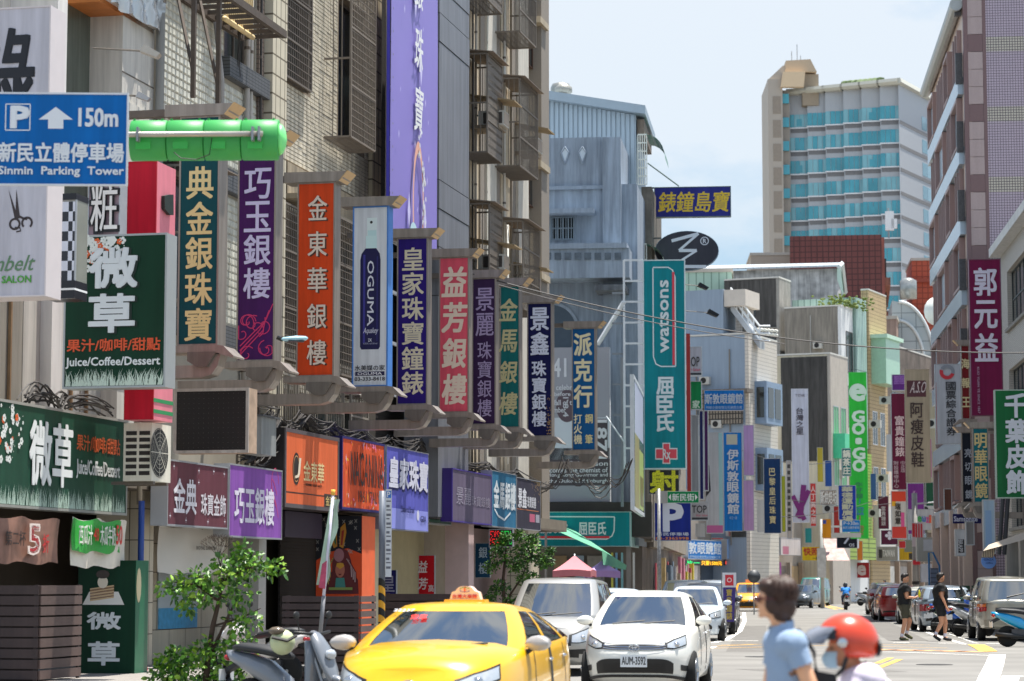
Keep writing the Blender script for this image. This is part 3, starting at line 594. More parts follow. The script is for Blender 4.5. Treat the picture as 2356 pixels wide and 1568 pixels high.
s.text('金東華銀樓', .33, .045, .83, .975, '4a2a1c', 'v', .014, name='lettering_shadow', dy=.003); s.text('金東華銀樓', .29, .04, .79, .97, 'c9b8a8', 'v', .014, dy=.016); cap_and_bracket(s)
s = V(811, 893, 475, 890, 'white projecting signboard framed in blue showing a dark spray bottle', sg('cfd2d6', .3), t=.36, frame=M('3f6fae', .4, 0, .1))
m = MB(); bt = [(.22, .795), (.78, .795), (.79, .79)]
def uv(l): return [(s.X(u), s.Z(v)) for u, v in l]
P = [(.22, .78), (.26, .795), (.74, .795), (.78, .78), (.785, .30), (.76, .265), (.66, .235), (.36, .235), (.25, .265), (.215, .30)]
m.add([(x, s.y - .005, z) for x, z in uv(P)], [tuple(range(len(P)))]); m.build('printed_bottle', M('14123f', .3, 0, .1), s.th)
s.rect(.30, .27, .36, .76, '2f2c78', 'printed_highlight', .007).rect(.68, .28, .71, .75, '26235f', 'printed_highlight', .007)
s.rect(.37, .165, .68, .235, 'b7cfce', 'printed_collar', .005).rect(.40, .065, .68, .165, 'd7e3e2', 'printed_cap', .005).rect(.42, .135, .66, .165, 'a9c4c4', 'printed_pump', .007)
m = MB(); m.disc(s.X(.52), s.y - .008, s.Z(.09), .03, .03, 10); m.build('printed_nozzle', inkm('111111'), s.th)
s.text('OGUMA', .42, .305, .60, .665, 'c9c9d2', 'r', .016); s.text('Aquakey', .30, .675, .70, .715, 'b9b9c8', 'h', .004, .2); s.text('2X', .45, .735, .55, .752, 'c9c9d2'); s.text('0.33 fl. oz/150 ml', .32, .758, .70, .767, '9a9ab0', 'h', .005)
s.text('水美媒の家', .08, .882, .92, .912, '1d1d28', 'h', .012); s.rect(.09, .917, .91, .94, '1c1a3c'); s.text('OGUMA', .16, .921, .84, .936, 'c8c8cc', dy=.008); s.text('03-333-8418', .08, .947, .92, .968, '17171c', 'h', .018); cap_and_bracket(s)
s = V(913, 984, 547, 932, 'deep violet blue projecting signboard with six plain silver gold characters', sg('241064'), t=.36, frame=CHAMP)
s.text('皇家珠寶鐘錶', .18, .055, .86, .945, 'bdb29a', 'v', .022); cap_and_bracket(s)
s = V(1010, 1079, 592, 950, 'pink projecting signboard with five bold cream brush characters', sg('cf5060'), t=.34, frame=CHAMP)
s.text('益芳銀樓', .14, .045, .9, .965, 'e3cdb8', 'v', .04, .08); cap_and_bracket(s)
s = V(1086, 1141, 640, 978, 'dull aubergine projecting signboard with faint grey characters right of the pink one', sg('301a3c'), t=.34, frame=CHAMP)
s.text('景麗', .16, .06, .90, .405, '8f7f9c', 'v', .014); s.text('珠寶銀樓', .24, .43, .82, .95, '8f7f9c', 'v', .008); cap_and_bracket(s)
s = V(1150, 1196, 658, 985, 'green teal projecting signboard with four worn dotted gold brush characters', sg('0b5a58'), t=.34, frame=CHAMP)
s.text('金馬銀樓', .0, .06, .86, .94, 'a89f75', 'v', .03, .1); cap_and_bracket(s)
s = V(1213, 1270, 697, 1005, 'navy projecting signboard with six white characters and gold glitter', sg('0e1140'), t=.34, frame=CHAMP)
s.text('景鑫', .14, .03, .86, .40, 'c3c6d2', 'v', .03); s.text('珠寶銀樓', .2, .43, .76, .93, 'c3c6d2', 'v', .028)
m = MB(); rn = random.Random(8)
for k in range(90): u = 1 - abs(rn.gauss(0, .13)); v = 1 - abs(rn.gauss(0, .12)); m.disc(s.X(min(u, .97)), s.y - .006, s.Z(min(v, .98)), .012, .012, 5)
m.build('printed_glitter', inkm('b08a4a'), s.th, kind='stuff'); cap_and_bracket(s)
s = V(1316, 1370, 755, 1037, 'blue signboard with three large gold characters, last of the capped row', sg('0d4f80'), t=.34, frame=CHAMP)
s.text('派克行', .10, .03, .84, .665, 'd6cda8', 'v', .04); s.text('打火機', .08, .70, .42, .95, 'd6cda8', 'v', .025); s.text('鋼 筆', .56, .70, .88, .95, 'c9bc85', 'v', .02); cap_and_bracket(s)
# ---- nearest left signs
s = vsign(-60, 112, 18, 684, None, A1, 'projecting_sign', 'pale grey hair salon signboard with a huge black character and scissors at the left edge', sg('aeacb4', .35), pl_off=-2.4, t=.5, frame=M('b8b0b0', .4, 0, .05), fw=.02)
s.text('綠', .05, .075, .795, .42, '0d0c14', 'h', .034)
m = MB(); y = s.y - .006; X = lambda px: s.r[0] + (px + 60) / 172 * (s.r[1] - s.r[0]); Z = lambda py: s.Z((py - 18) / 666)
m.add([(X(a), y, Z(b)) for a, b in ((22, 438), (43, 497), (38, 508))], [(0, 1, 2)]); m.add([(X(a), y - .001, Z(b)) for a, b in ((40, 438), (50, 505), (39, 507))], [(0, 1, 2)])
m.ring(X(38), y, Z(518), .055, .085, 20); m.ring(X(66), y, Z(516), .055, .085, 20, a0=-.9, a1=4); m.stroke([(X(46), Z(500)), (X(58), Z(506)), (X(66), Z(508))], .03, y); m.stroke([(X(38), Z(526)), (X(50), Z(527)), (X(52), Z(534)), (X(42), Z(536))], .02, y - .002)
m.build('printed_scissors', inkm('2b1f20'), s.th)
letters(MB(), 'nbelt', X(-6), X(80), Z(625), Z(590), y, 'h', .008, .35).build('lettering', inkm('4f6f4f'), s.th); letters(MB(), 'HAIR SALON', X(-42), X(78), Z(652), Z(636), y, 'h', .03).build('lettering', inkm('3f8a2a'), s.th)
# barber box
s = vsign(105, 175, 447, 688, None, A1, 'barber_pole_box', 'square chequered black and white barber pole box beside the grey hair salon sign', M('b0aea8', .35, .2, .05), pl_off=-2.1, t=.42, frame=ALU, fw=.02, side=M('9a9c92', .25, .2, .3, 1.5))
x0, x1, z0, z1 = s.r; q = MB(); qb = MB(); cw = (x1 - x0) * .19; 
for i in range(4):
 for j in range(8):
  a = x0 + (x1 - x0) * .36 + [0, .5, 2.3, 3.1][i] * cw * .9; b = x0 + (x1 - x0) * .36 + [.5, 2.3, 3.1, 3.5][i] * cw * .9; zt = z1 - .12 - j * (z1 - z0 - .38) / 8
  (q if (i + j) % 2 else qb).box(a, b, s.y - .02, s.y - .006, zt - (z1 - z0 - .38) / 8, zt)
q.build('white_squares', M('c6c9d4', .3), s.th, kind='stuff'); qb.build('black_squares', M('1e1c24', .15), s.th, kind='stuff')
MB().box(x0, x1 + .002, s.y - .03, s.y + .43, z0, z0 + .26).build('base_band', M('121018', .3), s.th); MB().box(x0, x1 + .003, s.y - .034, s.y + .434, z0 + .12, z0 + .15).build('white_stripe', WHITE, s.th); MB().box(x0, x1 + .002, s.y - .03, s.y + .43, z1 - .09, z1).build('top_band', M('121018', .3), s.th)
# pinkish sign with thick black characters
s = vsign(203, 276, 395, 560, None, A1, 'projecting_sign', 'dusty pink signboard with thick raised black and white characters behind the green cafe sign', sg('9d8790'), pl_off=-1.7, t=.3, fw=.015)
s.text('粧', .1, .16, 1.0, .86, '121016', 'h', .07, name='raised_backing', dy=.05); s.text('粧', .16, .18, .98, .84, 'c9c5c2', 'h', .012, dy=.09)
# red and pink box sign
s = vsign(290, 357, 372, 966, None, A1, 'projecting_sign', 'red box signboard with a pink side and green stripes behind the cafe sign', sg('b8162c'), pl_off=-1.9, t=.85, frame=M('a31a2a', .4), fw=.004, side=M('c9737f', .45, 0, .06, streak=.15))
x0, x1, z0, z1 = s.r
for v in (.925, .967): MB().box(x1 + .0, x1 + .006, s.y, s.y + .85, s.Z(v) - .03, s.Z(v) + .03).build('green_stripe', inkm('2a7a4a'), s.th)
MB().prismx([(s.y + .2, s.Z(.13)), (s.y + .45, s.Z(.115)), (s.y + .6, s.Z(.11)), (s.y + .62, s.Z(.19)), (s.y + .45, s.Z(.195)), (s.y + .22, s.Z(.18))], x1 + .004, x1 + .06).build('raised_character', M('1a2420', .6, 0, .5, 20), s.th)
# green cafe sign
GREENC = sg('08301f', .3)
def blossoms(th, x0, x1, z0, z1, y, n, seed):
 rn = random.Random(seed); a, b = MB(), MB()
 for i in range(n):
  cx, cz = rn.uniform(x0, x1), rn.uniform(z0, z1)
  if (cx - x0) / (x1 - x0) > (cz - z0) / (z1 - z0) + .55: continue
  r = rn.choice((.015, .022, .035, .045)); m = b if rn.random() < .17 else a
  for k in range(5 if r > .02 else 1): m.disc(cx + r * .8 * math.cos(k * 1.256), y - .0001 * i, cz + r * .8 * math.sin(k * 1.256), r * .62, r * .62, 6)
 a.build('printed_blossom', inkm('c6c9c4'), th, kind='stuff'); b.build('printed_blossom', inkm('c2541f'), th, kind='stuff')
def blades(th, x0, x1, z0, h, y, n, seed, col='aebcae'):
 rn = random.Random(seed); m = MB()
 for i in range(n):
  x = rn.uniform(x0 + .02, x1 - .02); hh = h * rn.uniform(.25, 1) ** 1.3; d = rn.uniform(-.35, .35) * hh; w = .006 + .004 * rn.random(); yy = y - .0002 * (i % 9)
  xt = min(max(x + d, x0 + .01), x1 - .01)
  m.add([(x - w, yy, z0), (x + w, yy, z0), (x + d * .3 + w * .6, yy, z0 + hh * .6), (xt, yy, z0 + hh), (x + d * .3 - w * .6, yy, z0 + hh * .6)], [(0, 1, 2, 3, 4)])
 m.build('printed_grass', inkm(col), th, kind='stuff')
s = vsign(147, 383, 540, 893, None, A1, 'projecting_sign', 'large dark green cafe signboard with two huge grey characters and printed blossoms', GREENC, pl_off=-2.0, t=.42, frame=M('a9adad', .4, .3, .05), fw=.03)
blossoms(s.th, s.X(.16), s.X(.58), s.Z(.22), s.Z(.02), s.y - .006, 120, 3); blades(s.th, s.X(.02), s.X(.98), s.Z(.985), (s.r[3] - s.r[2]) * .12, s.y - .007, 260, 4)
s.text('微', .28, .10, .73, .35, '0a1c14', 'h', .05, name='lettering_shadow', dy=.014); s.text('微', .26, .095, .71, .345, 'bcc0c2', 'h', .045, dy=.03)
s.text('草', .28, .40, .71, .64, '0a1c14', 'h', .05, name='lettering_shadow', dy=.014); s.text('草', .26, .395, .69, .635, 'bcc0c2', 'h', .045, dy=.03)
s.text('果汁/咖啡/甜點', .04, .68, .945, .76, 'c2471c', 'h', .03); s.text('Juice/Coffee/Dessert', .03, .80, .945, .87, 'c9cccb', 'h', .03)
# cafe fascia along the facade
OFS = -.95
s = fsign(P1, -40, 292, 968, 1187, OFS, 'fascia_sign', 'long green cafe fascia board with white characters and printed grass under the near signs', sg('1b4030', .25), ref=291, t=.35, frame=M('a8a79f', .4, .2), fw=.04, group='fascia boards of the left row')
W_ = lambda px: (P1.hit(px, 1340, OFS)[0] - s.r[0]) / (s.r[1] - s.r[0])
s.text('微草', W_(60), .16, W_(158), .76, 'd0d2d0', 'h', .04, dy=.02); s.text('果汁/咖啡/甜點', W_(170), .22, W_(270), .38, 'b5532c', 'h', .025); s.text('Juice/Coffee/Dessert', W_(170), .47, W_(270), .66, 'c9cccb', 'h', .03)
blossoms(s.th, s.X(.02), s.X(W_(48)), s.Z(.6), s.Z(.05), s.y - .006, 90, 6); blades(s.th, s.X(.01), s.X(.985), s.Z(.97), .32, s.y - .007, 620, 9, '9fb3a5')
# ---- fascia boards (parallel to the facade)
FG = 'fascia boards of the left row'
def fas(x0, x1, yt, yb, label, face, off=OFS, ref=None, **k):
 return fsign(P1, x0, x1, yt, yb, off, 'fascia_sign', label, face, ref=ref or x0 + 1, group=FG, **k)
s = fas(384, 524, 1056, 1210, 'maroon brown fascia board with white characters and tiny printed stars', sg('5c333c', .25), t=.3, ref=386)
s.text('金典', .10, .28, .46, .80, 'cdcad0', 'h', .03); s.text('珠寶金飾', .54, .46, .96, .80, 'bdb8bd', 'h', .018)
m = MB()
for u, v in ((.1, .1), (.5, .12), (.75, .1), (.93, .12), (.05, .85), (.3, .9), (.66, .9), (.95, .88), (.5, .3)):
 for a, b in ((.03, .07), ): x, z = s.X(u), s.Z(v); m.add([(x - .05, s.y - .006, z), (x, s.y - .006, z - .012), (x + .05, s.y - .006, z), (x, s.y - .006, z + .012)], [(0, 1, 2, 3)]); m.add([(x - .008, s.y - .0065, z), (x, s.y - .0065, z - .07), (x + .008, s.y - .0065, z), (x, s.y - .0065, z + .07)], [(0, 1, 2, 3)])
m.build('printed_star', inkm('d0ccd4'), s.th)
s = fas(526, 648, 1066, 1236, 'bright purple fascia board with four white characters and red line drawing', sg('7a4a96', .3), t=.3, ref=528)
s.text('巧玉銀樓', .10, .30, .84, .80, 'd0cad8', 'h', .035)
m = MB()
for i in range(3):
 q = [(s.X(.86) + .22 * math.cos(k * .5 + i), s.Z(.2 + .16 * i) + .3 * math.sin(k * .5)) for k in range(9)]; m.stroke([(min(x, s.r[1] - .05), z) for x, z in q], .02, s.y - .006 - .001 * i)
m.build('printed_scrollwork', inkm('b5365c'), s.th)
s = fas(655, 779, 984, 1167, 'salmon orange fascia board with a black oval emblem and three gold characters', sg('d8683f', .3), t=.6, ref=657, frame=M('4c4648', .5), side=M('1b171a', .6), fw=.08)
s.rect(.02, .80, .74, .815, '2b2220'); s.rect(.72, .775, .99, .95, '3a322e'); s.text('金東華', .74, .80, .95, .93, 'b8a26a', 'h', .02, dy=.012)
m = MB(); cx, cz = s.X(.20), s.Z(.50); m.disc(cx, s.y - .006, cz, .24, .33, 28); m.build('printed_emblem', inkm('2a2422'), s.th); m = MB(); m.ring(cx, s.y - .008, cz, .185, .2, 28, kz=1.35); m.build('printed_emblem_ring', inkm('b98a5c'), s.th)
s.text('J', .17, .36, .25, .62, 'c9bca6', 'h', .02, .25, dy=.012); s.text('金東華', .33, .38, .71, .64, 'd9c08c', 'h', .02); s.text('— BONNIE GOLD SHOP —', .33, .67, .71, .70, '3a2a22', 'h', .02)
s = fas(786, 884, 1003, 1172, 'red floral fascia board with tall dark capitals and pink tropical flowers', sg('c4502f', .35), t=.3, ref=787, frame=M('26245c', .4), fw=.05)
m, m2, m3 = MB(), MB(), MB(); rn = random.Random(21)
for i in range(130):
 u = rn.random(); v = rn.random()
 if .12 < u < .9 and .12 < v < .8: continue
 mm = rn.choice((m, m, m2, m3)); cx, cz = s.X(.03 + .94 * u), s.Z(.03 + .94 * v); r = rn.uniform(.03, .1); a = rn.uniform(0, 3.1)
 P = [(cx + r * math.cos(a + k * 1.57) * (1 if k % 2 else .35), s.y - .006 - .0003 * i, cz + r * 1.3 * math.sin(a + k * 1.57) * (1 if k % 2 else .35)) for k in range(4)]
 P = [(min(max(x, s.r[0] + .06), s.r[1] - .06), y, min(max(z, s.r[2] + .06), s.r[3] - .06)) for x, y, z in P]; mm.add(P, [(3, 2, 1, 0)])
m.build('printed_flower', inkm('c86d92'), s.th, kind='stuff'); m2.build('printed_flower', inkm('c9bccb'), s.th, kind='stuff'); m3.build('printed_flower', inkm('cf9a2d'), s.th, kind='stuff')
s.text('NACANINA', .15, .19, .93, .66, '2e2626', 'h', .012, dy=.05); s.text('1961', .32, .72, .52, .88, '4a2e2a', 'h', .01, dy=.05); s.text('ITALY', .58, .72, .84, .88, '4a2e2a', 'h', .01, dy=.05)
s = fas(888, 985, 1025, 1218, 'periwinkle blue fascia board with white brush characters and a round seal', sg('5556a6', .3), t=.3, ref=889, fw=.02, frame=M('8a8d96', .4, .2))
s.text('皇家珠寶', .07, .16, .98, .52, '26285c', 'h', .05, .06, name='lettering_shadow', dy=.003); s.text('皇家珠寶', .05, .13, .96, .49, 'd3d3e2', 'h', .05, .06, dy=.02); s.rect(.005, .74, .995, .985, '7d82c4'); s.text('Diamond Brand', .34, .70, .64, .78, '30356b', 'h', .01, dy=.02)
m = MB(); m.disc(s.X(.74), s.y - .012, s.Z(.80), .11, .13, 20); m.build('printed_seal', inkm('b9bac9'), s.th); s.text('GIA', .80, .80, .94, .88, '2c2f60', 'h', .01, dy=.014)
MB().box(s.r[0] - .12, s.r[0] - .02, s.y + .02, s.y + .4, s.r[2] + .3, s.r[3]).build('end_panel', M('8f9094', .5, 0, .05), s.th)
s = fas(986, 1038, 1066, 1210, 'pink fascia board with white brush characters over a green band', sg('b84a6c', .35), ref=1037, t=.3, off=-.45); s.r = s.r
s.rect(.01, .80, .99, .98, '2c4f44'); s.text('益芳銀樓', -.02, .22, .9, .66, 'e0cdd0', 'h', .045, .08, dy=.012)
s = fas(1040, 1130, 1082, 1203, 'dull grey violet fascia board with faint embossed characters', sg('5d5468', .4), t=.3, ref=1066, off=-1.15, side=M('2d1c63', .4), frame=M('3b2a7c', .4), fw=.03)
s.text('景麗', .10, .34, .46, .66, '8b8494', 'h', .01); s.text('珠寶銀樓', .48, .46, .96, .66, '80798a', 'h', .008)
s = fas(1131, 1187, 1082, 1212, 'steel blue fascia board with white brush characters and a white swoosh', sg('2b6382', .35), t=.3, ref=1132, off=-1.15, fw=.02)
s.text('金馬銀樓', .07, .18, .96, .66, 'cfd7dc', 'h', .045, .06); s.line([(.1, .68), (.25, .80), (.5, .86), (.75, .72)], .06, 'cfd7dc', dy=.012)
s = fas(1188, 1243, 1098, 1217, 'dark slate fascia board with white characters and an orange stripe at the street corner', sg('34323f', .35), t=.3, ref=1189, off=-1.15, fw=.02)
s.text('景鑫', .06, .20, .40, .58, 'cfd0d6', 'h', .03); s.text('珠寶銀樓', .44, .34, .80, .56, 'c0c1c8', 'h', .025); s.rect(.02, .605, .92, .62, 'b0673c'); s.rect(.54, .68, .76, .84, 'a8506a'); s.rect(.8, .68, .96, .84, '8d8d98')
m = MB(); rn = random.Random(2)
for k in range(70): u = 1 - abs(rn.gauss(0, .16)); v = abs(rn.gauss(0, .13)); m.disc(s.X(min(u, .97)), s.y - .006, s.Z(max(v, .03)), .02, .02, 5)
m.build('printed_glitter', inkm('a58a5c'), s.th, kind='stuff')
# ---- things between signs: led panel, air conditioner, meter boxes, lamps
s = vsign(400, 572, 894, 1043, None, A1, 'display_board', 'switched off black LED panel in a rusty white frame left of the brackets', M('120e0e', .5, 0, .2, 30), pl_off=-1.9, t=.45, frame=M('b3aaa2', .5, 0, .2, 6, streak=.3), fw=.05, side=M('9b8470', .7, 0, .4, 5))
m = MB()
for i in range(14):
 for j in range(12): m.box(s.X(.07 + .066 * i) - .004, s.X(.07 + .066 * i) + .004, s.y - .006, s.y - .002, s.Z(.08 + .076 * j) - .004, s.Z(.08 + .076 * j) + .004)
m.build('diodes', M('4a4644', .5), s.th, kind='stuff')
x, z = hit1(348, 1107, -1.9); zz_ = z
aircon(P1, (x + hit1(392, 1107, -1.9)[0]) / 2, -1.66, zz_, hit1(392, 1107, -1.9)[0] - x, .93, .48, 'cream air conditioner unit on a bracket above the maroon brown fascia board', group=None)
x, z = hit1(601, 1048, -1.0); tt = thing('meter_box', 'grey electrical meter box among cables above the bright purple fascia board', 'meter box', P1, (x, -1, z))
MB().box(x - .45, x + .45, -1.15, -.8, z, z + .72).build('casing', M('7f8282', .5, 0, .12, 3, streak=.3), tt); MB().box(x - .5, x + .5, -1.2, -.78, z + .72, z + .76).build('lid', M('45474a', .5), tt); MB().box(x + .45, x + .47, -1.1, -.85, z + .1, z + .6).build('door', M('3a3b3d', .5), tt)
for i, (px, yb, off, la) in enumerate(((1078, 985, -.6, 'small air conditioner below the pink projecting sign'), (822, 912, -.4, 'small air conditioner half hidden below the white bottle sign'))):
 x, z = hit1(px, yb, off); aircon(P1, x, off, z, .75, .5, .32, la)
for i, (px, py, Y, w, la) in enumerate(((680, 780, 38.5, .42, 'pale street lamp head in front of the bright orange sign'), (1310, 1000, 66, .0, None))):
 if not la: continue
 p = at(px, py, Y); t = thing('street_lamp_head', la, 'street lamp', Pl((p.x, p.y, 0), R(12)), (0, 0, p.z)); g = MB()
 g.rings([[(x + 0, r * math.cos(a), p.z + .06 * x + r * .45 * math.sin(a)) for a in [k * .785 for k in range(8)]] for x, r in ((-.24, .03), (-.2, .07), (0, .11), (.16, .08), (.2, .02))]); g.build('housing', M('8fb4c0', .35, 0, .05), t, True)
 MB().box(-.12, .13, -.09, .02, p.z - .055, p.z - .035).build('lens', M('26292b', .3), t); MB().tube([(-.2, 0, p.z - .02), (-.3, 0, p.z + .02)], .035, 8).build('arm', BLACKP, t)
x, z = hit1(347, 70, -.9)
def flood(px, py, Y, la, k=1, rot=0, col='9fa0a0'):
 p = at(px, py, Y); pl = Pl((p.x, p.y, 0), rot); t = thing('flood_light', la, 'lamp', pl, (0, 0, p.z), 'sign flood lights')
 MB().tube([(-.9 * k, .3, p.z + .12), (0, 0, p.z)], .018, 6).build('arm', STEEL, t)
 MB().prism([(-.05 * k, p.z - .02), (.24 * k, p.z - .13 * k), (.3 * k, p.z - .06 * k), (.02, p.z + .1 * k)], -.12 * k, .1 * k).build('housing', M(col, .35, .3), t); return t
flood(330, 118, 40.5, 'thin metal flood light above the blue parking sign', 1.0, 0, 'b9b2a6'); flood(318, 222, 40.5, 'flat chrome flood light just above the end of the blue parking sign', .7, 0, 'b0b0b0')
flood(1608, 658, 90, 'upper black flood light on twin arms right of the tall teal sign', 1.2, .1, '16181c'); flood(1630, 720, 90, 'lower black flood light on long arms right of the tall teal sign', 1.3, .1, '16181c')
# cables: sagging bundles along the facade
def cables(label, pts, n, r, sag, seed, col='2a2624', pl=P1, spread=.15):
 rn = random.Random(seed); m = MB()
 for k in range(n):
  q = [(x + rn.uniform(-spread, spread), o + rn.uniform(-.1, .1), z + rn.uniform(-spread, spread)) for x, o, z in pts]; path = []; sg_ = [rn.uniform(.2, 1.6) for _ in pts]
  for i in range(len(q) - 1):
   for j in range(5):
    f = j / 5; a, b = Vector(q[i]), Vector(q[i + 1]); p = a.lerp(b, f); p.z -= sag * sg_[i] * 4 * f * (1 - f); path.append(p)
  path.append(Vector(q[-1])); m.tube(path, r * rn.uniform(.6, 1.4), 4, False)
 return solo(m, 'cable_bundle', M(col, .6, 0, .2), label, 'cables', pl, kind='stuff')
lp = lambda px, py, off: (hit1(px, py, off)[0], off, hit1(px, py, off)[1])
cables('tangled dark cables above the orange and floral fascia boards', [lp(560, 1055, -.5), lp(640, 975, -.6), lp(700, 960, -.5), lp(760, 985, -.6), lp(830, 1000, -.5), lp(890, 1015, -.6)], 15, .016, .18, 1)
cables('tangled cables above the purple and pink fascia boards', [lp(900, 1015, -.5), lp(960, 1020, -.5), lp(1040, 1065, -.5), lp(1120, 1075, -.5), lp(1190, 1090, -.5), lp(1265, 1120, -.5)], 13, .016, .2, 2)
cables('knot of cables on top of the green cafe fascia board', [lp(55, 925, -.8), lp(90, 905, -.8), lp(130, 925, -.8), lp(160, 935, -.8), lp(250, 955, -.8)], 9, .014, -.1, 3)
cables('loose cables hanging down the embossed tile wall', [lp(550, -10, -.2), lp(553, 60, -.25), lp(550, 180, -.2)], 4, .012, .0, 4, spread=.06)
cables('tangle of black cables right of the black LED panel', [lp(575, 940, -.7), lp(630, 960, -.7), lp(600, 1040, -.7), lp(655, 1000, -.8)], 12, .016, .15, 5, spread=.3)
cables('cable loops hanging in front of the grey anniversary banner', [lp(1262, 1120, -1.5), lp(1300, 1060, -2.5), lp(1340, 1100, -3.3), lp(1400, 1110, -4), lp(1450, 1060, -5)], 5, .011, .28, 6)
# long overhead wires
m = MB(); a, b = at(1085, 630, 60), at(2400, 812, 62)
path = [a.lerp(b, k / 24) - Vector((0, 0, 4 * .55 * (k / 24) * (1 - k / 24))) for k in range(25)]; m.tube(path, .018, 5, False); solo(m, 'overhead_wire', M('2c2a2a', .6), 'long overhead wire sagging across the whole street', 'wire', W0, tuple(path[0]))
m = MB(); path = [p + Vector((0, .25, -.05 - .25 * (k / 24) * (1 - k / 24))) for k, p in enumerate(path)]; m.tube(path[:14], .012, 5, False); solo(m, 'overhead_wire', M('3c3a3a', .6), 'thinner second wire just below the long overhead wire', 'wire', W0, tuple(path[0]))
# ================================================================= street level, left
# hanging cloth banners
def cloth(x0, x1, yt, yb, off, name, label, base, pl=P1, amp=.04, prints=()):
 r = pl.rect(x0, x1, yt, yb, off); m = MB(); nx, nz = 14, 8
 m.rings([[(r[0] + (r[1] - r[0]) * i / nx, off + amp * math.sin(i * .9 + j * .3) * (1 - j / nz * .2), r[3] - (r[3] - r[2]) * j / nz - .05 * math.sin(i * .5) ** 2) for i in range(nx + 1)] for j in range(nz + 1)], False, False)
 t = thing(name, label, 'banner', pl, ((r[0] + r[1]) / 2, off, r[2])); m.build('cloth', base, t, True)
 for (txt, u0, v0, u1, v1, c, b) in prints: letters(MB(), txt, r[0] + (r[1] - r[0]) * u0, r[0] + (r[1] - r[0]) * u1, r[3] - (r[3] - r[2]) * v1, r[3] - (r[3] - r[2]) * v0, off - amp - .012, 'h', b).build('lettering', inkm(c), t)
 return t
cloth(-30, 137, 1188, 1292, -1.25, 'cloth_banner', 'brownish half price banner with a big red five under the cafe fascia', M('7c5a4c', .6, 0, .7, 2.2), prints=(('5', .51, .2, .67, .82, 'd8c9c0', .07), ('5', .525, .22, .66, .80, 'a01e26', .035), ('第二杯', .2, .34, .47, .66, '2c2220', .01), ('折', .71, .38, .80, .80, 'a8292a', .02)))
cloth(166, 291, 1193, 1302, -1.25, 'cloth_banner', 'green and white drinks banner with red and white lettering beside the brownish banner', M('c4bcae', .6, 0, .25, 3), prints=())
t = cloth(169, 279, 1194, 1268, -1.30, 'cloth_banner', 'bright green strip lashed over the white drinks banner', M('2a8a33', .5, 0, .12, 2), prints=(('西瓜汁', .04, .22, .32, .82, 'c9d0c0', .03), ('40', .35, .3, .45, .7, 'b8322a', .03), ('木瓜牛奶', .48, .22, .80, .82, 'd0d4c8', .03), ('50', .82, .18, .95, .78, 'b8322a', .03)))
# green pillar with cake picture
def pillar_box(x0, x1, yt, zb, off, depth, mat, name, label, cat, side=None):
 Y = P1.w(hit1((x0 + x1) / 2, 1340, off)[0], off, 0).y; pl = face_pl((x0 + x1) / 2, Y, A1); a, b = pl.hit(x0, 1340)[0], pl.hit(x1, 1340)[0]; zt = pl.hit((x0 + x1) / 2, yt)[1]
 t = thing(name, label, cat, pl, ((a + b) / 2, depth / 2, zb)); MB().box(a, b, 0, depth, zb, zt).build('body', mat, t)
 if side: MB().box(b, b + .006, 0, depth, zb, zt).build('side', side, t)
 return t, pl, a, b, zt
t, pl, a, b, zt = pillar_box(180, 312, 1290, .14, -1.0, .55, GREENC, 'advertising_pillar', 'dark green shop pillar with a layer cake picture and two grey characters', 'pillar', M('1f5a40', .3))
pz = lambda y: pl.hit(246, y)[1]; pu = lambda x: pl.hit(x, 1400)[0]
letters(MB(), '微', pu(202), pu(278), pz(1448), pz(1410), -.01, 'h', .045).build('lettering', inkm('bcc0c2'), t); letters(MB(), '草', pu(206), pu(276), pz(1530), pz(1478), -.01, 'h', .045).build('lettering', inkm('bcc0c2'), t); letters(MB(), '咖啡 / 甜點', pu(190), pu(300), pz(1566), pz(1550), -.01, 'h', .02).build('lettering', inkm('9c4a28'), t)
MB().add([(pu(x), -.006, pz(y)) for x, y in ((190, 1392), (286, 1392), (272, 1362), (205, 1362))], [(0, 1, 2, 3)]).build('printed_plate', inkm('c3c1bc'), t)
for k in range(9): MB().add([(pu(x), -.008 - k * .0004, pz(y - k * 3.3)) for x, y in ((207, 1384), (262, 1376), (262, 1373), (207, 1381))], [(0, 1, 2, 3)]).build('printed_layer', inkm('7a5a40' if k % 2 else 'b39a76'), t)
m = MB(); m.disc(pu(236), -.013, pz(1340), .09, .1, 14); m.build('printed_cream', inkm('c9c0b0'), t); m = MB(); m.disc(pu(236), -.016, pz(1322), .12, .07, 10); m.build('printed_chocolate', inkm('2c1e18'), t)
letters(MB(), '微', b + .01, b + .02, 0, 1, 0, 'h', 0)
g = MB(); g.prismx([(.12 + .1 * math.cos(k * .52), 1.55 + .28 * math.sin(k * .52)) for k in range(12)], b + .007, b + .012); g.build('printed_cup', inkm('b8ab88'), t)
pipe(323, -1.1, .055, .14, 2.95, M('1f3f86', .4, 0, .12, 5, streak=.2), 'blue pipe standing beside the green cafe pillar'); pipe(318, -.95, .05, 2.9, 4.4, M('8a7f6e', .5, 0, .1), 'buff bent pipe above the blue pipe', px1=305)
t = solo(MB().tube([hit1(337, 1568, -1.2)[0:1] + (-1.2, .14), (hit1(327, 1420, -1.2)[0], -1.1, 1.3)], .022, 6), 'red_pole', M('b03a3a', .5), 'thin red pole leaning on the cream tiled wall', 'pole', P1)
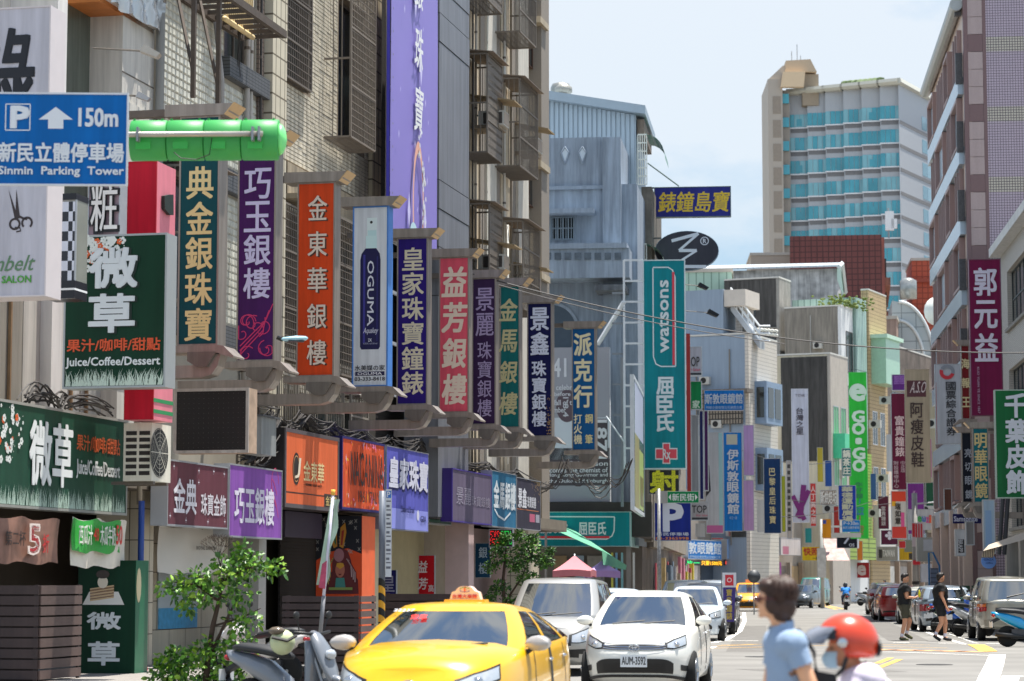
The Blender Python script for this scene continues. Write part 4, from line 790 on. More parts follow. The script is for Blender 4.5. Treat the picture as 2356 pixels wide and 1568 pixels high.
# timber slatted barriers
PLK = M('362a29', .65, 0, .16, 3, streak=.25, bump=.15); PLK2 = M('54443f', .65, 0, .16, 3, streak=.2, bump=.15)
def slat_fence(label, x0, xc, x1, yt, Y, zlen, n=11, side=1.4, rot=A1, mat1=PLK, mat2=PLK2):
 pl = face_pl((x0 + xc) / 2, Y, rot); a, b = pl.hit(x0, 1340)[0], pl.hit(xc, 1340)[0]; zt = pl.hit(xc, yt)[1]; t = thing('slatted_barrier', label, 'fence', pl, ((a + b) / 2, 0, 0), 'timber slat barriers'); h = zt / n
 side = 0
 d = Vector((at(x1, 1340, Y).x - pl.w(b, 0, 0).x, 0))
 # receding side panel found by intersecting the street direction
 k = 0.01; y1 = 1.2
 for q in range(400):
  y1 = q * .02; w = pl.w(b, y1, 0)
  if CX + F_ * w.x / (w.y * cp) > x1: break
 for j in range(n):
  z = j * h; MB().box(a, b, -.012, .012, z + .016, z + h - .010).build('slat', mat1, t); MB().box(b + .002, b + .03, .02, y1, z + .016, z + h - .010).build('slat', mat2, t)
 MB().box(a + .02, b - .02, .02, .03, .05, zt - .06).build('backing', M('241c1a', .9), t)
 for x in (a + .05, b - .08): MB().box(x, x + .06, .014, .07, 0, zt).build('post', mat1, t)
 MB().box(b - .03, b + .001, y1 - .06, y1, 0, zt).build('post', mat1, t)
 return t
slat_fence('nearest dark timber slat barrier at the lower left corner', -60, 90, 185, 1346, 36, 1, 10)
slat_fence('dark timber slat barrier behind the silver scooter', 650, 826, 861, 1371, 38, 1, 12)
slat_fence('far timber slat barrier half hidden behind the taxi roof', 884, 1075, 1092, 1366, 52, 1, 8)
# mural
t, pl, a, b, zt = pillar_box(727, 832, 1188, .14, -.3, 1.05, M('c8451c', .6, 0, .15, 2), 'painted_mural_pillar', 'pillar painted with a mural of a winged headdress figure against a starry sky', 'pillar', M('cf5c33', .6, 0, .1))
pu = lambda x: pl.hit(x, 1300)[0]; pz = lambda y: pl.hit(780, y)[1]
def poly(mb, pts, y): mb.add([(pu(x), y, pz(yy)) for x, yy in pts], [tuple(range(len(pts)))][:1]); return mb
MB().add([(pu(x), -.004, pz(y)) for x, y in ((727, 1290), (760, 1270), (800, 1262), (832, 1275), (832, 1188), (727, 1188))], [(0, 1, 2, 3, 4, 5)]).build('painted_sky', inkm('14161f'), t)
m = MB(); rn = random.Random(5)
for k in range(26):
 x, y = rn.uniform(730, 828), rn.uniform(1190, 1275); m.stroke([(pu(x - 3), pz(y - 4)), (pu(x + 3), pz(y + 4))], .012, -.008); m.stroke([(pu(x - 3), pz(y + 4)), (pu(x + 3), pz(y - 4))], .012, -.009)
m.build('painted_star', inkm('8e8a84'), t)
def ptn(pts, col, y, name='painted_figure'): MB().add([(pu(x), y, pz(yy)) for x, yy in pts], [tuple(range(len(pts)))]).build(name, inkm(col), t)
ptn([(745, 1367), (750, 1330), (765, 1315), (765, 1290), (775, 1268), (788, 1262), (800, 1268), (808, 1290), (812, 1315), (824, 1335), (826, 1367)], '5a2226', -.012)
ptn([(768, 1262), (760, 1240), (764, 1205), (774, 1215), (776, 1258)], 'a8742a', -.014); ptn([(781, 1258), (783, 1215), (794, 1203), (797, 1225), (790, 1262)], 'a8742a', -.0145)
ptn([(770, 1250), (766, 1225), (771, 1222), (774, 1255)], '2c5a3c', -.017); ptn([(784, 1255), (786, 1222), (792, 1220), (788, 1255)], '8a2a22', -.0175)
m = MB(); m.disc(pu(780), -.016, pz(1278), .12, .15, 18); m.build('painted_headdress', inkm('93646a'), t); m = MB(); m.disc(pu(783), -.02, pz(1312), .11, .17, 18); m.build('painted_face', inkm('a06050'), t)
ptn([(774, 1303), (783, 1310), (793, 1303), (790, 1296), (776, 1296)], 'b8862f', -.024, 'painted_mask'); ptn([(779, 1321), (787, 1321), (783, 1325)], '5a1418', -.025, 'painted_lips')
for k in range(7): m = MB(); m.stroke([(pu(797 + k * 1.2), pz(1285 + k * 1)), (pu(806 + k * 2.3), pz(1300 + k * 3)), (pu(808 + k * 2), pz(1325 + k * 3))], .02, -.026 - k * .001); m.build('painted_wing', inkm('b59a9a' if k % 2 else '4a1c22'), t)
for k in range(6): m = MB(); m.stroke([(pu(768 - k * 1.2), pz(1283 + k * 2)), (pu(760 - k * 1.5), pz(1300 + k * 4)), (pu(762 - k), pz(1325 + k * 4))], .02, -.026 - k * .001); m.build('painted_wing', inkm('b8923c' if k % 2 else '3a5a50'), t)
ptn([(774, 1330), (793, 1330), (796, 1352), (772, 1352)], '3f7a74', -.028, 'painted_collar'); ptn([(758, 1352), (812, 1352), (812, 1358), (758, 1358)], '7d8a4a', -.029, 'painted_belt'); ptn([(757, 1360), (813, 1360), (812, 1367), (758, 1367)], '4c2228', -.03, 'painted_skirt')
# door-side vertical shop signs on the arcade pillars
AG = 'low vertical signs on the arcade pillars'
s = vsign(530, 565, 1360, 1470, None, A1, 'pillar_sign', 'low purple pillar sign half hidden by the leafy shrub', sg('3c1a52'), pl_off=.2, t=.1, fw=.01, group=AG); s.text('銀樓', .2, .1, .85, .9, 'a89ab8', 'v', .015)
s = vsign(868, 912, 1312, 1420, None, A1, 'pillar_sign', 'low navy pillar sign behind the striped pole', sg('23215c'), pl_off=.1, t=.1, fw=.01, group=AG); s.text('皇家', .2, .05, .9, .95, '8d8a9c', 'v', .015)
s = vsign(963, 1000, 1278, 1420, None, A1, 'pillar_sign', 'low red pillar sign with white brush characters', sg('b8141e'), pl_off=-.1, t=.1, fw=.01, group=AG); s.text('益芳', .0, .05, .55, .6, 'd8c8c4', 'v', .03, .1); s.text('高價', .62, .45, .95, .8, 'd8c8c4', 'v', .02)
s = vsign(1028, 1070, 1276, 1420, None, A1, 'pillar_sign', 'low dark aubergine pillar sign with grey clerical characters', sg('2a1a34'), pl_off=-.1, t=.1, fw=.01, group=AG); s.text('景麗珠', .2, .06, .85, .96, 'a49aae', 'v', .015)
s = vsign(1093, 1128, 1250, 1330, None, A1, 'pillar_sign', 'low teal blue pillar sign beside the leafy young tree', sg('0e3a56'), pl_off=-.3, t=.1, fw=.01, group=AG); s.text('銀樓', .25, .05, .8, .95, '8fa0ae', 'v', .02)
s = vsign(1125, 1180, 1218, 1260, None, A1, 'led_price_board', 'small LED gold price board with red and green digits under the steel blue fascia', M('191516', .5), pl_off=-1.4, t=.15, fw=.02, cat='price board')
rn = random.Random(3); m1, m2 = MB(), MB()
for i in range(22):
 for j in range(9):
  if rn.random() < .6: (m1 if i < 11 else m2).box(s.X(.05 + .042 * i), s.X(.075 + .042 * i), s.y - .008, s.y - .004, s.Z(.15 + .085 * j), s.Z(.10 + .085 * j))
m1.build('red_digits', M('c81e1e', .5, emit=.8), s.th, kind='stuff'); m2.build('green_digits', M('1ea83c', .5, emit=.8), s.th, kind='stuff')
# posters and cloth on the cream wall
cloth(366, 520, 1212, 1318, -.1, 'cloth_banner', 'pale jewellery banner with a couple portrait hanging behind the shrub', M('b7b4ad', .6, 0, .08, 1), prints=(('ROYAL DAMON', .5, .42, .8, .5, '4a4642', .01),))
t = thing('jewellery_poster', 'pale blue jewellery poster on the cream tiled wall behind the shrub', 'poster', P1, (lx(400), .88, .9)); MB().box(lx(366, .86), lx(455, .86), .87, .89, .7, 2.4).build('sheet', M('9aa4a8', .5, 0, .1, 1), t); MB().box(lx(366, .86), lx(455, .86), .86, .868, .7, 1.1).build('printed_field', M('3f8ab0', .5, 0, .3, 8), t)
# lean flag on a pole and striped post with parking schedule
p0, p1 = at(737, 1458, 34), at(766, 1140, 34)
t = thing('leaning_flag', 'rolled pastel flag on a leaning white pole in front of the mural', 'flag', W0, tuple(p0)); MB().tube([p0, p0.lerp(p1, .27)], .028, 8).build('grip', M('6e6e72', .5), t, True); MB().tube([p0.lerp(p1, .27), p1], .022, 8).build('pole', M('b8b4c4', .4), t, True)
MB().tube([p1, p1 + Vector((.005, 0, .08))], .03, 8).build('finial', M('c9983a', .4), t, True)
m = MB(); n = 12
m.rings([[(p0.lerp(p1, .35 + .62 * j / n) + Vector((-.10 * (1 - j / n) - .02 + (.14 + .03 * math.sin(j)) * i / 4, .03 * math.sin(i * 2.2 + j * .4), 0)))[:] for i in range(5)] for j in range(n + 1)], False, False); m.build('cloth', M('9fb4a0', .6, 0, .45, 2.5), t, True)
MB().add([tuple(at(x, y, 33.9)) for x, y in ((733, 1352), (748, 1356), (752, 1290), (741, 1298))], [(0, 1, 2, 3)]).build('printed_field', M('a8405c', .6, 0, .5, 9), t)
p = at(878, 1430, 45); t = thing('striped_post', 'grey post with yellow and black stripes carrying a parking timetable', 'post', W0, (p.x, p.y, 0)); zt = at(884, 1130, 45).z
MB().lathe([(.06, 1.5), (.06, zt)], (p.x, p.y, 0), n=12).build('pole', M('5d6470', .45, 0, .1), t, True)
for k in range(11):
 z = .15 + k * .135; m = MB(); n = 12
 m.rings([[(p.x + .064 * math.cos(a), p.y + .064 * math.sin(a), z + dz + .05 * math.cos(a + 2.3)) for a in [q * 6.2832 / n for q in range(n)]] for dz in (0, .13)], True); m.build('stripe', M('c08a1e' if k % 2 else '15130f', .5, 0, .05), t)
s = vsign(887, 901, 1126, 1328, 44.9, 0, 'parking_timetable', 'narrow white parking timetable fixed to the striped post', M('b9bcc0', .4), t=.01, fw=0)
s.rect(.1, .02, .9, .10, '2a62a8'); s.text('P', .25, .03, .75, .09, 'dddddd', dy=.008)
for k in range(16): s.rect(.12, .13 + k * .05, .86 - .2 * (k % 3 == 1), .145 + k * .05 + .012 * (k % 2), '5a5c64', 'printed_line')
# ================================================================= beyond the side street: block with the tall teal sign
BLUEG_SHADE = M('8f9ba8', .85, 0, .10, 1.5, streak=.38, bump=.15); BLUEG2_SHADE = M('8a96a3', .85, 0, .06, 1, streak=.22)  # bluish tone puts skylit shade into the concrete colour
pA = face_pl(1450, 93, A1 * .55); U = lambda x, pl=None, off=0: (pl or pA).hit(x, 1340, off)[0]; Zp = lambda pl, x, y, off=0: pl.hit(x, y, off)[1]
t = thing('grey_blue_corner_building', 'weathered blue grey concrete corner building with kite shaped openings', 'building', pA, (U(1400), 3, 0))
def bx(th, pl, x0, x1, yt, yb, y0, y1, mat, name='wall', zb=None, ref=None):
 r = pl.rect(x0, x1, yt, 1300 if zb is not None else yb, y0, ref); return MB().box(r[0], r[1], y0, y1, zb if zb is not None else r[2], r[3]).build(name, mat, th)
bx(t, pA, 1150, 1412, 318, 0, 0, 6, BLUEG_SHADE, zb=3, name='parapet_wall'); bx(t, pA, 1388, 1430, 316, 0, -.35, 5, BLUEG_SHADE, zb=3, name='pier'); bx(t, pA, 1428, 1468, 424, 0, 0, 8, BLUEG_SHADE, zb=3, name='side_bay')
bx(t, pA, 1240, 1388, 428, 436, -.12, 0, BLUEG2_SHADE, 'string_course'); bx(t, pA, 1240, 1366, 480, 490, -.9, 0, BLUEG2_SHADE, 'canopy_slab'); bx(t, pA, 1240, 1448, 572, 640, -1.6, 0, BLUEG_SHADE, 'balcony'); bx(t, pA, 1240, 1442, 560, 572, -1.7, 0, BLUEG2_SHADE, 'balcony_coping'); bx(t, pA, 1368, 1440, 655, 668, -1.7, 0, M('6f7479', .9, 0, .5, 3, streak=.5), 'stained_ledge')
for x in (1300, 1340):
 r = pA.rect(x - 9, x + 9, 338, 378, -.02); xm = (r[0] + r[1]) / 2; zm = r[3] - (r[3] - r[2]) * .35; MB().prism([(r[0], zm), (xm, r[2]), (r[1], zm), (xm, r[3])], -.03, .0).build('kite_recess', M('b9c4cc', .8), t); 
 m = MB(); k = .05
 for a, b in (((r[0], zm), (xm, r[2])), ((xm, r[2]), (r[1], zm)), ((r[1], zm), (xm, r[3])), ((xm, r[3]), (r[0], zm))): m.tube([(a[0], -.04, a[1]), (b[0], -.04, b[1])], .03, 4)
 m.build('kite_frame', BLUEG2_SHADE, t)
for k in range(8): r = pA.rect(1253 + k * 23, 1268 + k * 23, 582, 598, -1.62); MB().box(r[0], r[1], -1.64, -1.6, r[2], r[3]).build('balcony_opening', M('59636c', .9, 0, .4, 5), t)
win(t, *pA.rect(1268, 1322, 500, 553, 0), -.1, M('6e7c86', .6), 4, 2, d=.0); r = pA.rect(1250, 1328, 496, 557, 0)
g = MB(); 
for k in range(14): x = r[0] + (r[1] - r[0]) * k / 13; g.box(x - .012, x + .012, -.3, -.28, r[2], r[3])
g.build('window_bars', M('77828a', .6), t, kind='stuff')
r = pA.rect(1235, 1300, 690, 760, 0); MB().disc((r[0] + r[1]) / 2, -.03, r[2], 1.0, 1.1, 24).build('arched_window', M('4a5661', .3), t); m = MB(); m.ring((r[0] + r[1]) / 2, -.05, r[2], .98, 1.1, 24, a0=0, a1=3.14); m.build('arch_trim', BLUEG2_SHADE, t)
# corrugated penthouse: sheets one by one
CORR = M('b4c3cd', .45, .2, .05, 1, streak=.12); pB = face_pl(1450, 97, A1 * .55)
r = pB.rect(1262, 1490, 240, 640, 0); t2 = thing('corrugated_penthouse', 'pale blue corrugated steel penthouse with a slanted roof on the corner building', 'penthouse', pB, ((r[0] + r[1]) / 2, 3, r[2]))
n = 26; x0, x1 = pB.hit(1180, 1340)[0], pB.hit(1468, 1340)[0]; zl, zr = Zp(pB, 1262, 232), Zp(pB, 1480, 264)
for k in range(n):
 a, b = x0 + (x1 - x0) * k / n, x0 + (x1 - x0) * (k + 1) / n; f = ((a + b) / 2 - pB.hit(1262, 1340)[0]) / (x1 - pB.hit(1262, 1340)[0]); zt = zl + (zr - zl) * f
 MB().add([(a, 0, r[2]), (b - .06, 0, r[2]), (b - .045, .05, r[2]), (b, .05, r[2]), (a, 0, zt), (b - .06, 0, zt), (b - .045, .05, zt), (b, .05, zt)], [(0, 1, 5, 4), (1, 2, 6, 5), (2, 3, 7, 6)]).build('sheet', CORR, t2)
MB().prism([(x0, zl + .25), (pB.hit(1492, 1340)[0], zr - .05), (pB.hit(1492, 1340)[0], zr + .3), (x0, zl + .6)], -.4, 6).build('roof', M('a8b6bf', .4, .3, .08), t2)
MB().box(x0, x1, .06, 6, r[2], zr).build('wall', CORR, t2)
bx(t2, pB, 1466, 1482, 275, 310, .3, 5, M('84766a', .8, 0, .3, 5, streak=.4), 'rusty_gable'); 
for yt, yb in ((310, 425), (562, 780)):
 r = pB.rect(1468, 1488, yt, yb, 0); g = MB()
 for k in range(5): x = r[0] + (r[1] - r[0]) * k / 4; g.box(x - .02, x + .02, -.02, .02, r[2], r[3])
 for k in range(7): z = r[2] + (r[3] - r[2]) * k / 6; g.box(r[0], r[1], -.021, .021, z - .025, z + .025)
 g.build('balcony_grille', M('c9c9bd', .5), t2, kind='stuff')
 aw = MB(); aw.rings([[(r[1] + .75 * math.sin(a * .26) , y, r[3] - .02 - 1.0 * (1 - math.cos(a * .26))) for a in range(7)] for y in (-.1, .5, 1.1, 1.7, 2.4)], False, False); aw.build('awning', M('4d7a6b', .5, 0, .1, brick=(3, .16, .03, 'a8b8b0')), t2)
bx(t2, pB, 1478, 1502, 430, 0, .5, 7, M('777066', .85, 0, .35, 3, streak=.45), 'street_wall', zb=3)
# rooftop tank
p = at(1290, 222, 99); m = thing('roof_water_tank', 'round steel water tank with a turbine vent on the corrugated penthouse', 'water tank', W0, (p.x, p.y, p.z - .3)); zt = at(1290, 192, 99).z
MB().lathe([(.42, p.z - .3), (.42, zt - .2), (.36, zt - .05), (.05, zt + .05)], (p.x, p.y, 0), n=20).build('tank', M('a9a8a0', .3, .7), m, True)
MB().lathe([(.2, p.z - .1), (.36, p.z), (.36, p.z + .2), (.15, p.z + .36)], (p.x + .1, p.y - .8, 0), n=16).build('turbine_vent', M('b5b2a8', .4, .5, .3, 20), m, True)
# grey anniversary banner, fascia, poster box
AG = 'b'
s = Sign(face_pl(1340, 91.5, A1 * .55), face_pl(1340, 91.5, A1 * .55).rect(1230, 1403, 800, 1155), 'anniversary_banner', 'large grey history banner with white lettering behind the last capped signs', M('8d8d93', .6, 0, .05, 1), t=.5, fw=.0, frame=M('c3c7ca', .5))
V_ = lambda y: (y - 800) / 355; Uu = lambda x: (x - 1230) / 173
s.rect(.0, V_(962), 1, V_(1058), 'b9bdc2').rect(0, V_(1032), 1, V_(1118), '4a4448'); s.rect(Uu(1368), V_(965), Uu(1398), V_(1060), '453f42', dy=.008)
s.text('1841', Uu(1240), V_(825), Uu(1303), V_(868), 'c9c9cc', 'h', .03, dy=.012); s.text('1871', Uu(1372), V_(968), Uu(1396), V_(1056), 'c9c9cc', 'r', .04, dy=.014)
for k, (tx, a, b, y) in enumerate((('which celebrates', 1240, 1340, 886), ('years before the', 1240, 1336, 903), ('waterfall of the', 1240, 1330, 921), ('December', 1248, 1302, 938))): s.text(tx, Uu(a), V_(y), Uu(b), V_(y + 12), 'c9c9cc', 'h', .02, dy=.012)
for k, (tx, a, b, y) in enumerate((('A.S. Watson', 1290, 1398, 1062), ('becomes the chemist of', 1250, 1398, 1077), ('the Hong Kong Governor and', 1238, 1398, 1089), ('the Duke of Edinburgh', 1262, 1398, 1103))): s.text(tx, Uu(a), V_(y), Uu(b), V_(y + 11), 'c9c9cc', 'h', .02, dy=.012)
m = MB(); m.disc(s.X(Uu(1305)), s.y - .009, s.Z(V_(935)), .42, .62, 24); m.build('printed_disc', inkm('57494f'), s.th); s.text('1 8 4', Uu(1296), V_(915), Uu(1308), V_(960), 'b9b9bc', 'r', .03, dy=.014)
TEAL = sg('0a7c84', .3)
plF = face_pl(1450, 90.5, A1 * .3); s = Sign(plF, plF.rect(1235, 1450, 1178, 1258), 'shop_fascia', 'teal pharmacy fascia with white rounded lettering and a red underline at the corner', TEAL, t=.1, fw=.02, frame=M('9ab0ac', .4, 0, .05))
Uu = lambda x: (x - 1235) / 215; V_ = lambda y: (y - 1178) / 80
s.text('watsons', Uu(1165) * 0 - .05, V_(1203), Uu(1306), V_(1227), 'c9d2d2', 'h', .03, dy=.012); s.text('屈臣氏', Uu(1332), V_(1202), Uu(1394), V_(1231), 'd0d6d6', 'h', .045, dy=.012)
m = MB(); m.stroke([(s.X(Uu(a)), s.Z(V_(b))) for a, b in ((1236, 1189), (1414, 1190))], .045, s.y - .01); m.stroke([(s.X(Uu(a)), s.Z(V_(b))) for a, b in ((1414, 1190), (1413, 1222), (1408, 1234), (1396, 1241), (1236, 1240))], .045, s.y - .011); m.build('outline', inkm('c9d2d2'), s.th); s.rect(.0, V_(1234), Uu(1402), V_(1239), 'c02a36', dy=.012)
xr = s.r[1]; m = MB().box(xr + .002, xr + .01, 0, 2.4, s.r[2], s.r[3]); 
plS = Pl(plF.w(xr + .012, 0, 0), R(90) - math.atan((1487 - CX) / F_ * 95 / (95) * 0 + .12)); 
zt, zb = s.r[3], s.r[2]
s2 = Sign(plS, (0, 6.2, zb, zt), 'shop_fascia', 'faded teal side fascia turning the corner to the street', M('5f8f8c', .45, 0, .06, 1, streak=.1), t=.1, fw=.02, frame=M('9ab0ac', .4)); s2.text('watsons', .25, .35, .85, .65, 'a9bfbb', 'h', .02); s2.rect(.4, .78, .85, .84, 'a86a68')
plP = Pl(at(1452, 1340, 92), R(90) - A1 * .42); plP.O.z = 0
s = fsign(plP, 1458, 1482, 855, 1170, -.6, 'poster_light_box', 'glossy upright poster box with green and yellow pictures left of the tall teal sign', M('6f7a70', .2, 0, .6, .9), ref=1454, t=.12, fw=.12, frame=M('c3cbd0', .4))
s.rect(.1, .02, .9, .42, 'b5bcd2').rect(.1, .42, .5, .98, '8f8a5a').rect(.5, .5, .9, .96, '9fb36a').rect(.56, .7, .85, .93, '6e6a44', dy=.008)
# tall teal sign with its lattice
s = vsign(1480, 1578, 598, 1080, 90, A1 * .4, 'tall_teal_sign', 'tall teal pharmacy sign with sideways rounded lettering and a red cross, on a white lattice', TEAL, t=.35, fw=.04, frame=M('b9c6c6', .4))
m = MB(); Q = lambda u, v: (s.X(u), s.Z(v))
m.stroke([Q(.24, .04), Q(.24, .465), Q(.30, .50), Q(.42, .512), Q(.76, .512)], .045, s.y - .01); m.stroke([Q(.76, .512), Q(.76, .085), Q(.70, .05), Q(.60, .037), Q(.24, .037)], .045, s.y - .011); m.build('outline', inkm('c9d2d2'), s.th); s.rect(.69, .06, .745, .505, 'c23544', dy=.013)
s.text('watsons', .38, .10, .60, .445, 'c9d2d2', 'l', .03, dy=.014)
s.text('屈臣氏', .32, .56, .70, .825, 'c9d2d2', 'v', .045, dy=.014)
s.rect(.44, .875, .62, .975, 'd0d6d6', dy=.012).rect(.27, .90, .79, .955, 'd0d6d6', dy=.014).rect(.46, .88, .60, .97, 'c23a48', dy=.018).rect(.29, .906, .77, .949, 'c23a48', dy=.020); s.text('Rx', .45, .905, .62, .952, 'd6d6d6', 'h', .03, dy=.026)
g = MB(); r = s.r; k = s.pl.rect(1436, 1480, 598, 1080); 
for x in (k[0], ): g.box(x - .04, x + .04, .1, .18, k[2], k[3])
for j in range(11): z = k[2] + (k[3] - k[2]) * j / 10; g.box(k[0], r[0], .11, .17, z - .035, z + .035)
zj = k[3] - (k[3] - k[2]) * .2; g.tube([(k[0], .14, zj), (s.pl.hit(1375, 1340)[0], .6, s.pl.hit(1375, 790)[1])], .09, 6); g.tube([(k[0], .1, k[2] + 1), (s.pl.hit(1395, 1340)[0], .3, k[2] + 2)], .03, 5)
g.build('lattice', M('cdd1d3', .5), s.th)
g = MB(); z0 = Zp(s.pl, 1440, 900); 
for j in range(7): z = 5.5 + j * 1.15; g.box(s.pl.hit(1410, 1340)[0], k[0], .25, .31, z, z + .07)
g.box(s.pl.hit(1432, 1340)[0] - .05, s.pl.hit(1432, 1340)[0] + .05, .2, .3, 4.4, 10); g.build('scaffold', M('8f9499', .5, .3), s.th)
s = vsign(1580, 1589, 768, 1140, 92, A1 * .4, 'far_projecting_sign', 'narrow dark red panel edge right of the tall teal sign', sg('94302e'), t=.3, fw=0, cat='sign')
s = vsign(1493, 1563, 1081, 1137, 91, A1 * .4, 'led_sign', 'LED sign with a big yellow character hanging under the tall teal sign', BLACKP, t=.3, fw=.02, cat='sign')
s.text('射', .05, .02, .95, .98, M('c8cc1e', .5, 0, .3, 30, emit=.3), 'h', .04)
m = MB(); 
for k in range(30): x = s.r[0] + (s.r[1] - s.r[0]) * k / 30; m.box(x, x + .012, s.y - .02, s.y - .018, s.r[2], s.r[3])
for k in range(24): z = s.r[2] + (s.r[3] - s.r[2]) * k / 24; m.box(s.r[0], s.r[1], s.y - .023, s.y - .021, z, z + .012)
m.build('pixel_grid', BLACKP, s.th, kind='stuff')
# blue watch-shop sign and oval sign against the sky
s = vsign(1505, 1682, 430, 500, 100, A2, 'blue_sky_sign', 'dark blue horizontal sign with four yellow brush characters against the sky', sg('2b2f7a'), t=.3, fw=.03, frame=M('5c6a6a', .5))
s.text('錶鐘島寶', .05, .17, .96, .83, 'd9b52c', 'h', .025, .1)
g = MB(); k = s.pl.rect(1489, 1505, 432, 500)
for x in (k[0],): g.box(x - .03, x + .03, .1, .16, k[2], k[3])
for j in range(3): z = k[2] + (k[3] - k[2]) * j / 2; g.box(k[0] - .2, s.r[0], .1, .16, z - .03, z + .03)
a = s.pl.hit(1490, 375); b = s.pl.hit(1562, 428); g.tube([(a[0], .1, a[1]), (b[0], .1, b[1])], .03, 5); g.build('stay_frame', M('2f4a48', .5), s.th)
pe = face_pl(1580, 98, A2); cx, cz = pe.hit(1580, 577); rx, rz = 74 / F_ * 98, 46 / F_ * 98
t = thing('oval_sign', 'dark oval sign with a white zigzag mark peeping over the tall teal sign', 'sign', pe, (cx, 0, cz - rz)); MB().disc(cx, 0, cz, rx, rz, 40, .35).build('cabinet', M('50697a', .5), t); MB().disc(cx, -.004, cz, rx * .985, rz * .98, 40).build('panel', sg('3a3a42'), t)
m = MB(); q = [pe.hit(x, y) for x, y in ((1545, 555), (1607, 538), (1562, 577), (1603, 577))]; m.stroke(q[:2], .13, -.01); m.stroke(q[1:3], .10, -.012); m.stroke(q[2:], .13, -.014); q = [pe.hit(x, y) for x, y in ((1603, 577), (1545, 614), (1625, 614))]; m.stroke(q[:2], .09, -.012); m.stroke(q[1:], .13, -.016); m.build('zigzag_mark', inkm('c9cdd4'), t)
c = pe.hit(1621, 555); m = MB(); m.ring(c[0], -.01, c[1], .14, .175, 20); m.build('ring_mark', inkm('c9cdd4'), t); letters(MB(), 'R', c[0] - .06, c[0] + .07, c[1] - .09, c[1] + .09, -.012, 'h', .03).build('lettering', inkm('c9cdd4'), t)
g = MB(); 
for y in (548, 600): a = pe.hit(1490, y); g.box(a[0], cx - rx * .8, .1, .16, a[1] - .03, a[1] + .03)
g.build('arm', M('4a4a48', .6), t)
# ground floor of the corner shop
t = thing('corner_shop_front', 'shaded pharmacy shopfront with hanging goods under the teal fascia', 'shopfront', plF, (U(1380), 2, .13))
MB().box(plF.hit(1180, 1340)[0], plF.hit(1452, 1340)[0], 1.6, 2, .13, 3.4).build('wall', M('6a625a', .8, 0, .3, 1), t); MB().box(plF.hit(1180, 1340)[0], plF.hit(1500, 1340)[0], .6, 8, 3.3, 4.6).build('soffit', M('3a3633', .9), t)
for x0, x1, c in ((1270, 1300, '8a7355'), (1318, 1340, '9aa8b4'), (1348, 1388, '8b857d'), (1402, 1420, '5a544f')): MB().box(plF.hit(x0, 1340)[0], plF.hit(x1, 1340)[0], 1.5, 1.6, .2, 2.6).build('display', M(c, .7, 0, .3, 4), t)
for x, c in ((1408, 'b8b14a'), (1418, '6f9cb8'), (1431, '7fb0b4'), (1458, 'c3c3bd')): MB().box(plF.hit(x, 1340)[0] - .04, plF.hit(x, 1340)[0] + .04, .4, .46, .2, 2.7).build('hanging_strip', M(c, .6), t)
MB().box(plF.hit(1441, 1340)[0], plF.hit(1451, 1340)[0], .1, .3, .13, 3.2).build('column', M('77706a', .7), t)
# awning and umbrellas
pw = face_pl(1350, 86, A1)
def quadmesh(pl, pts, nu=10, nv=6, sag=.0): # four (x,y,off) pixel corners
 P = [Vector(pl.w(pl.hit(x, y, o)[0], o, pl.hit(x, y, o)[1])) for x, y, o in pts]; m = MB()
 m.rings([[tuple(P[0].lerp(P[1], i / nu).lerp(P[3].lerp(P[2], i / nu), j / nv) - Vector((0, 0, sag * math.sin(3.14 * i / nu) * math.sin(3.14 * j / nv)))) for i in range(nu + 1)] for j in range(nv + 1)], False, False); return m
m = quadmesh(pw, [(1243, 1205, 3), (1300, 1206, 5), (1442, 1302, 1), (1385, 1268, -1.5)], sag=.05); t = thing('green_awning', 'faded green canvas awning sloping out by the pharmacy corner', 'awning', W0, (1.5, 86, 2.3)); m.build('canopy', M('4d8a70', .7, 0, .12, 3), t, True)
quadmesh(pw, [(1385, 1266, -1.5), (1442, 1301, 1), (1440, 1312, 1), (1388, 1300, -1.5)]).build('valance', M('6aa88a', .7, 0, .1), t, True)
MB().tube([tuple(at(1256, 1210, 87)), tuple(at(1256, 1400, 87))], .05, 6).build('post', M('7b7570', .6), t)
def umbrella(px, py, Y, hw, hh, col, label, n=4, rot=.6):
 p = at(px, py, Y); t = thing('market_umbrella', label, 'umbrella', W0, (p.x, p.y, 0), 'umbrellas under the green awning'); w = hw / F_ * Y; h = hh / F_ * Y; m = MB(); c = (p.x, p.y, p.z)
 for k in range(n):
  a, b = rot + k * 6.2832 / n, rot + (k + 1) * 6.2832 / n; A = Vector((w * math.cos(a), w * math.sin(a), -h)); B = Vector((w * math.cos(b), w * math.sin(b), -h)); m.rings([[tuple(Vector(c) + A.lerp(B, i / 6) * f - Vector((0, 0, .03 * math.sin(3.14 * f)))) for i in range(7)] for f in (.02, .35, .7, 1)], False, False)
  m.rings([[tuple(Vector(c) + A.lerp(B, i / 6) + Vector((0, 0, .05 * math.sin(3.14 * i / 6) - d))) for i in range(7)] for d in (0, .22)], False, False)
 m.build('canopy', M(col, .7, 0, .08, 3), t, True); MB().tube([(p.x, p.y, 0), (p.x, p.y, p.z + .05)], .03, 8).build('pole', GALV, t, True); return t
umbrella(1322, 1278, 82, 62, 36, 'b06a72', 'faded pink square umbrella under the green awning'); umbrella(1385, 1290, 85, 52, 26, '9a7fb0', 'lilac umbrella beside the faded pink one', rot=.9)
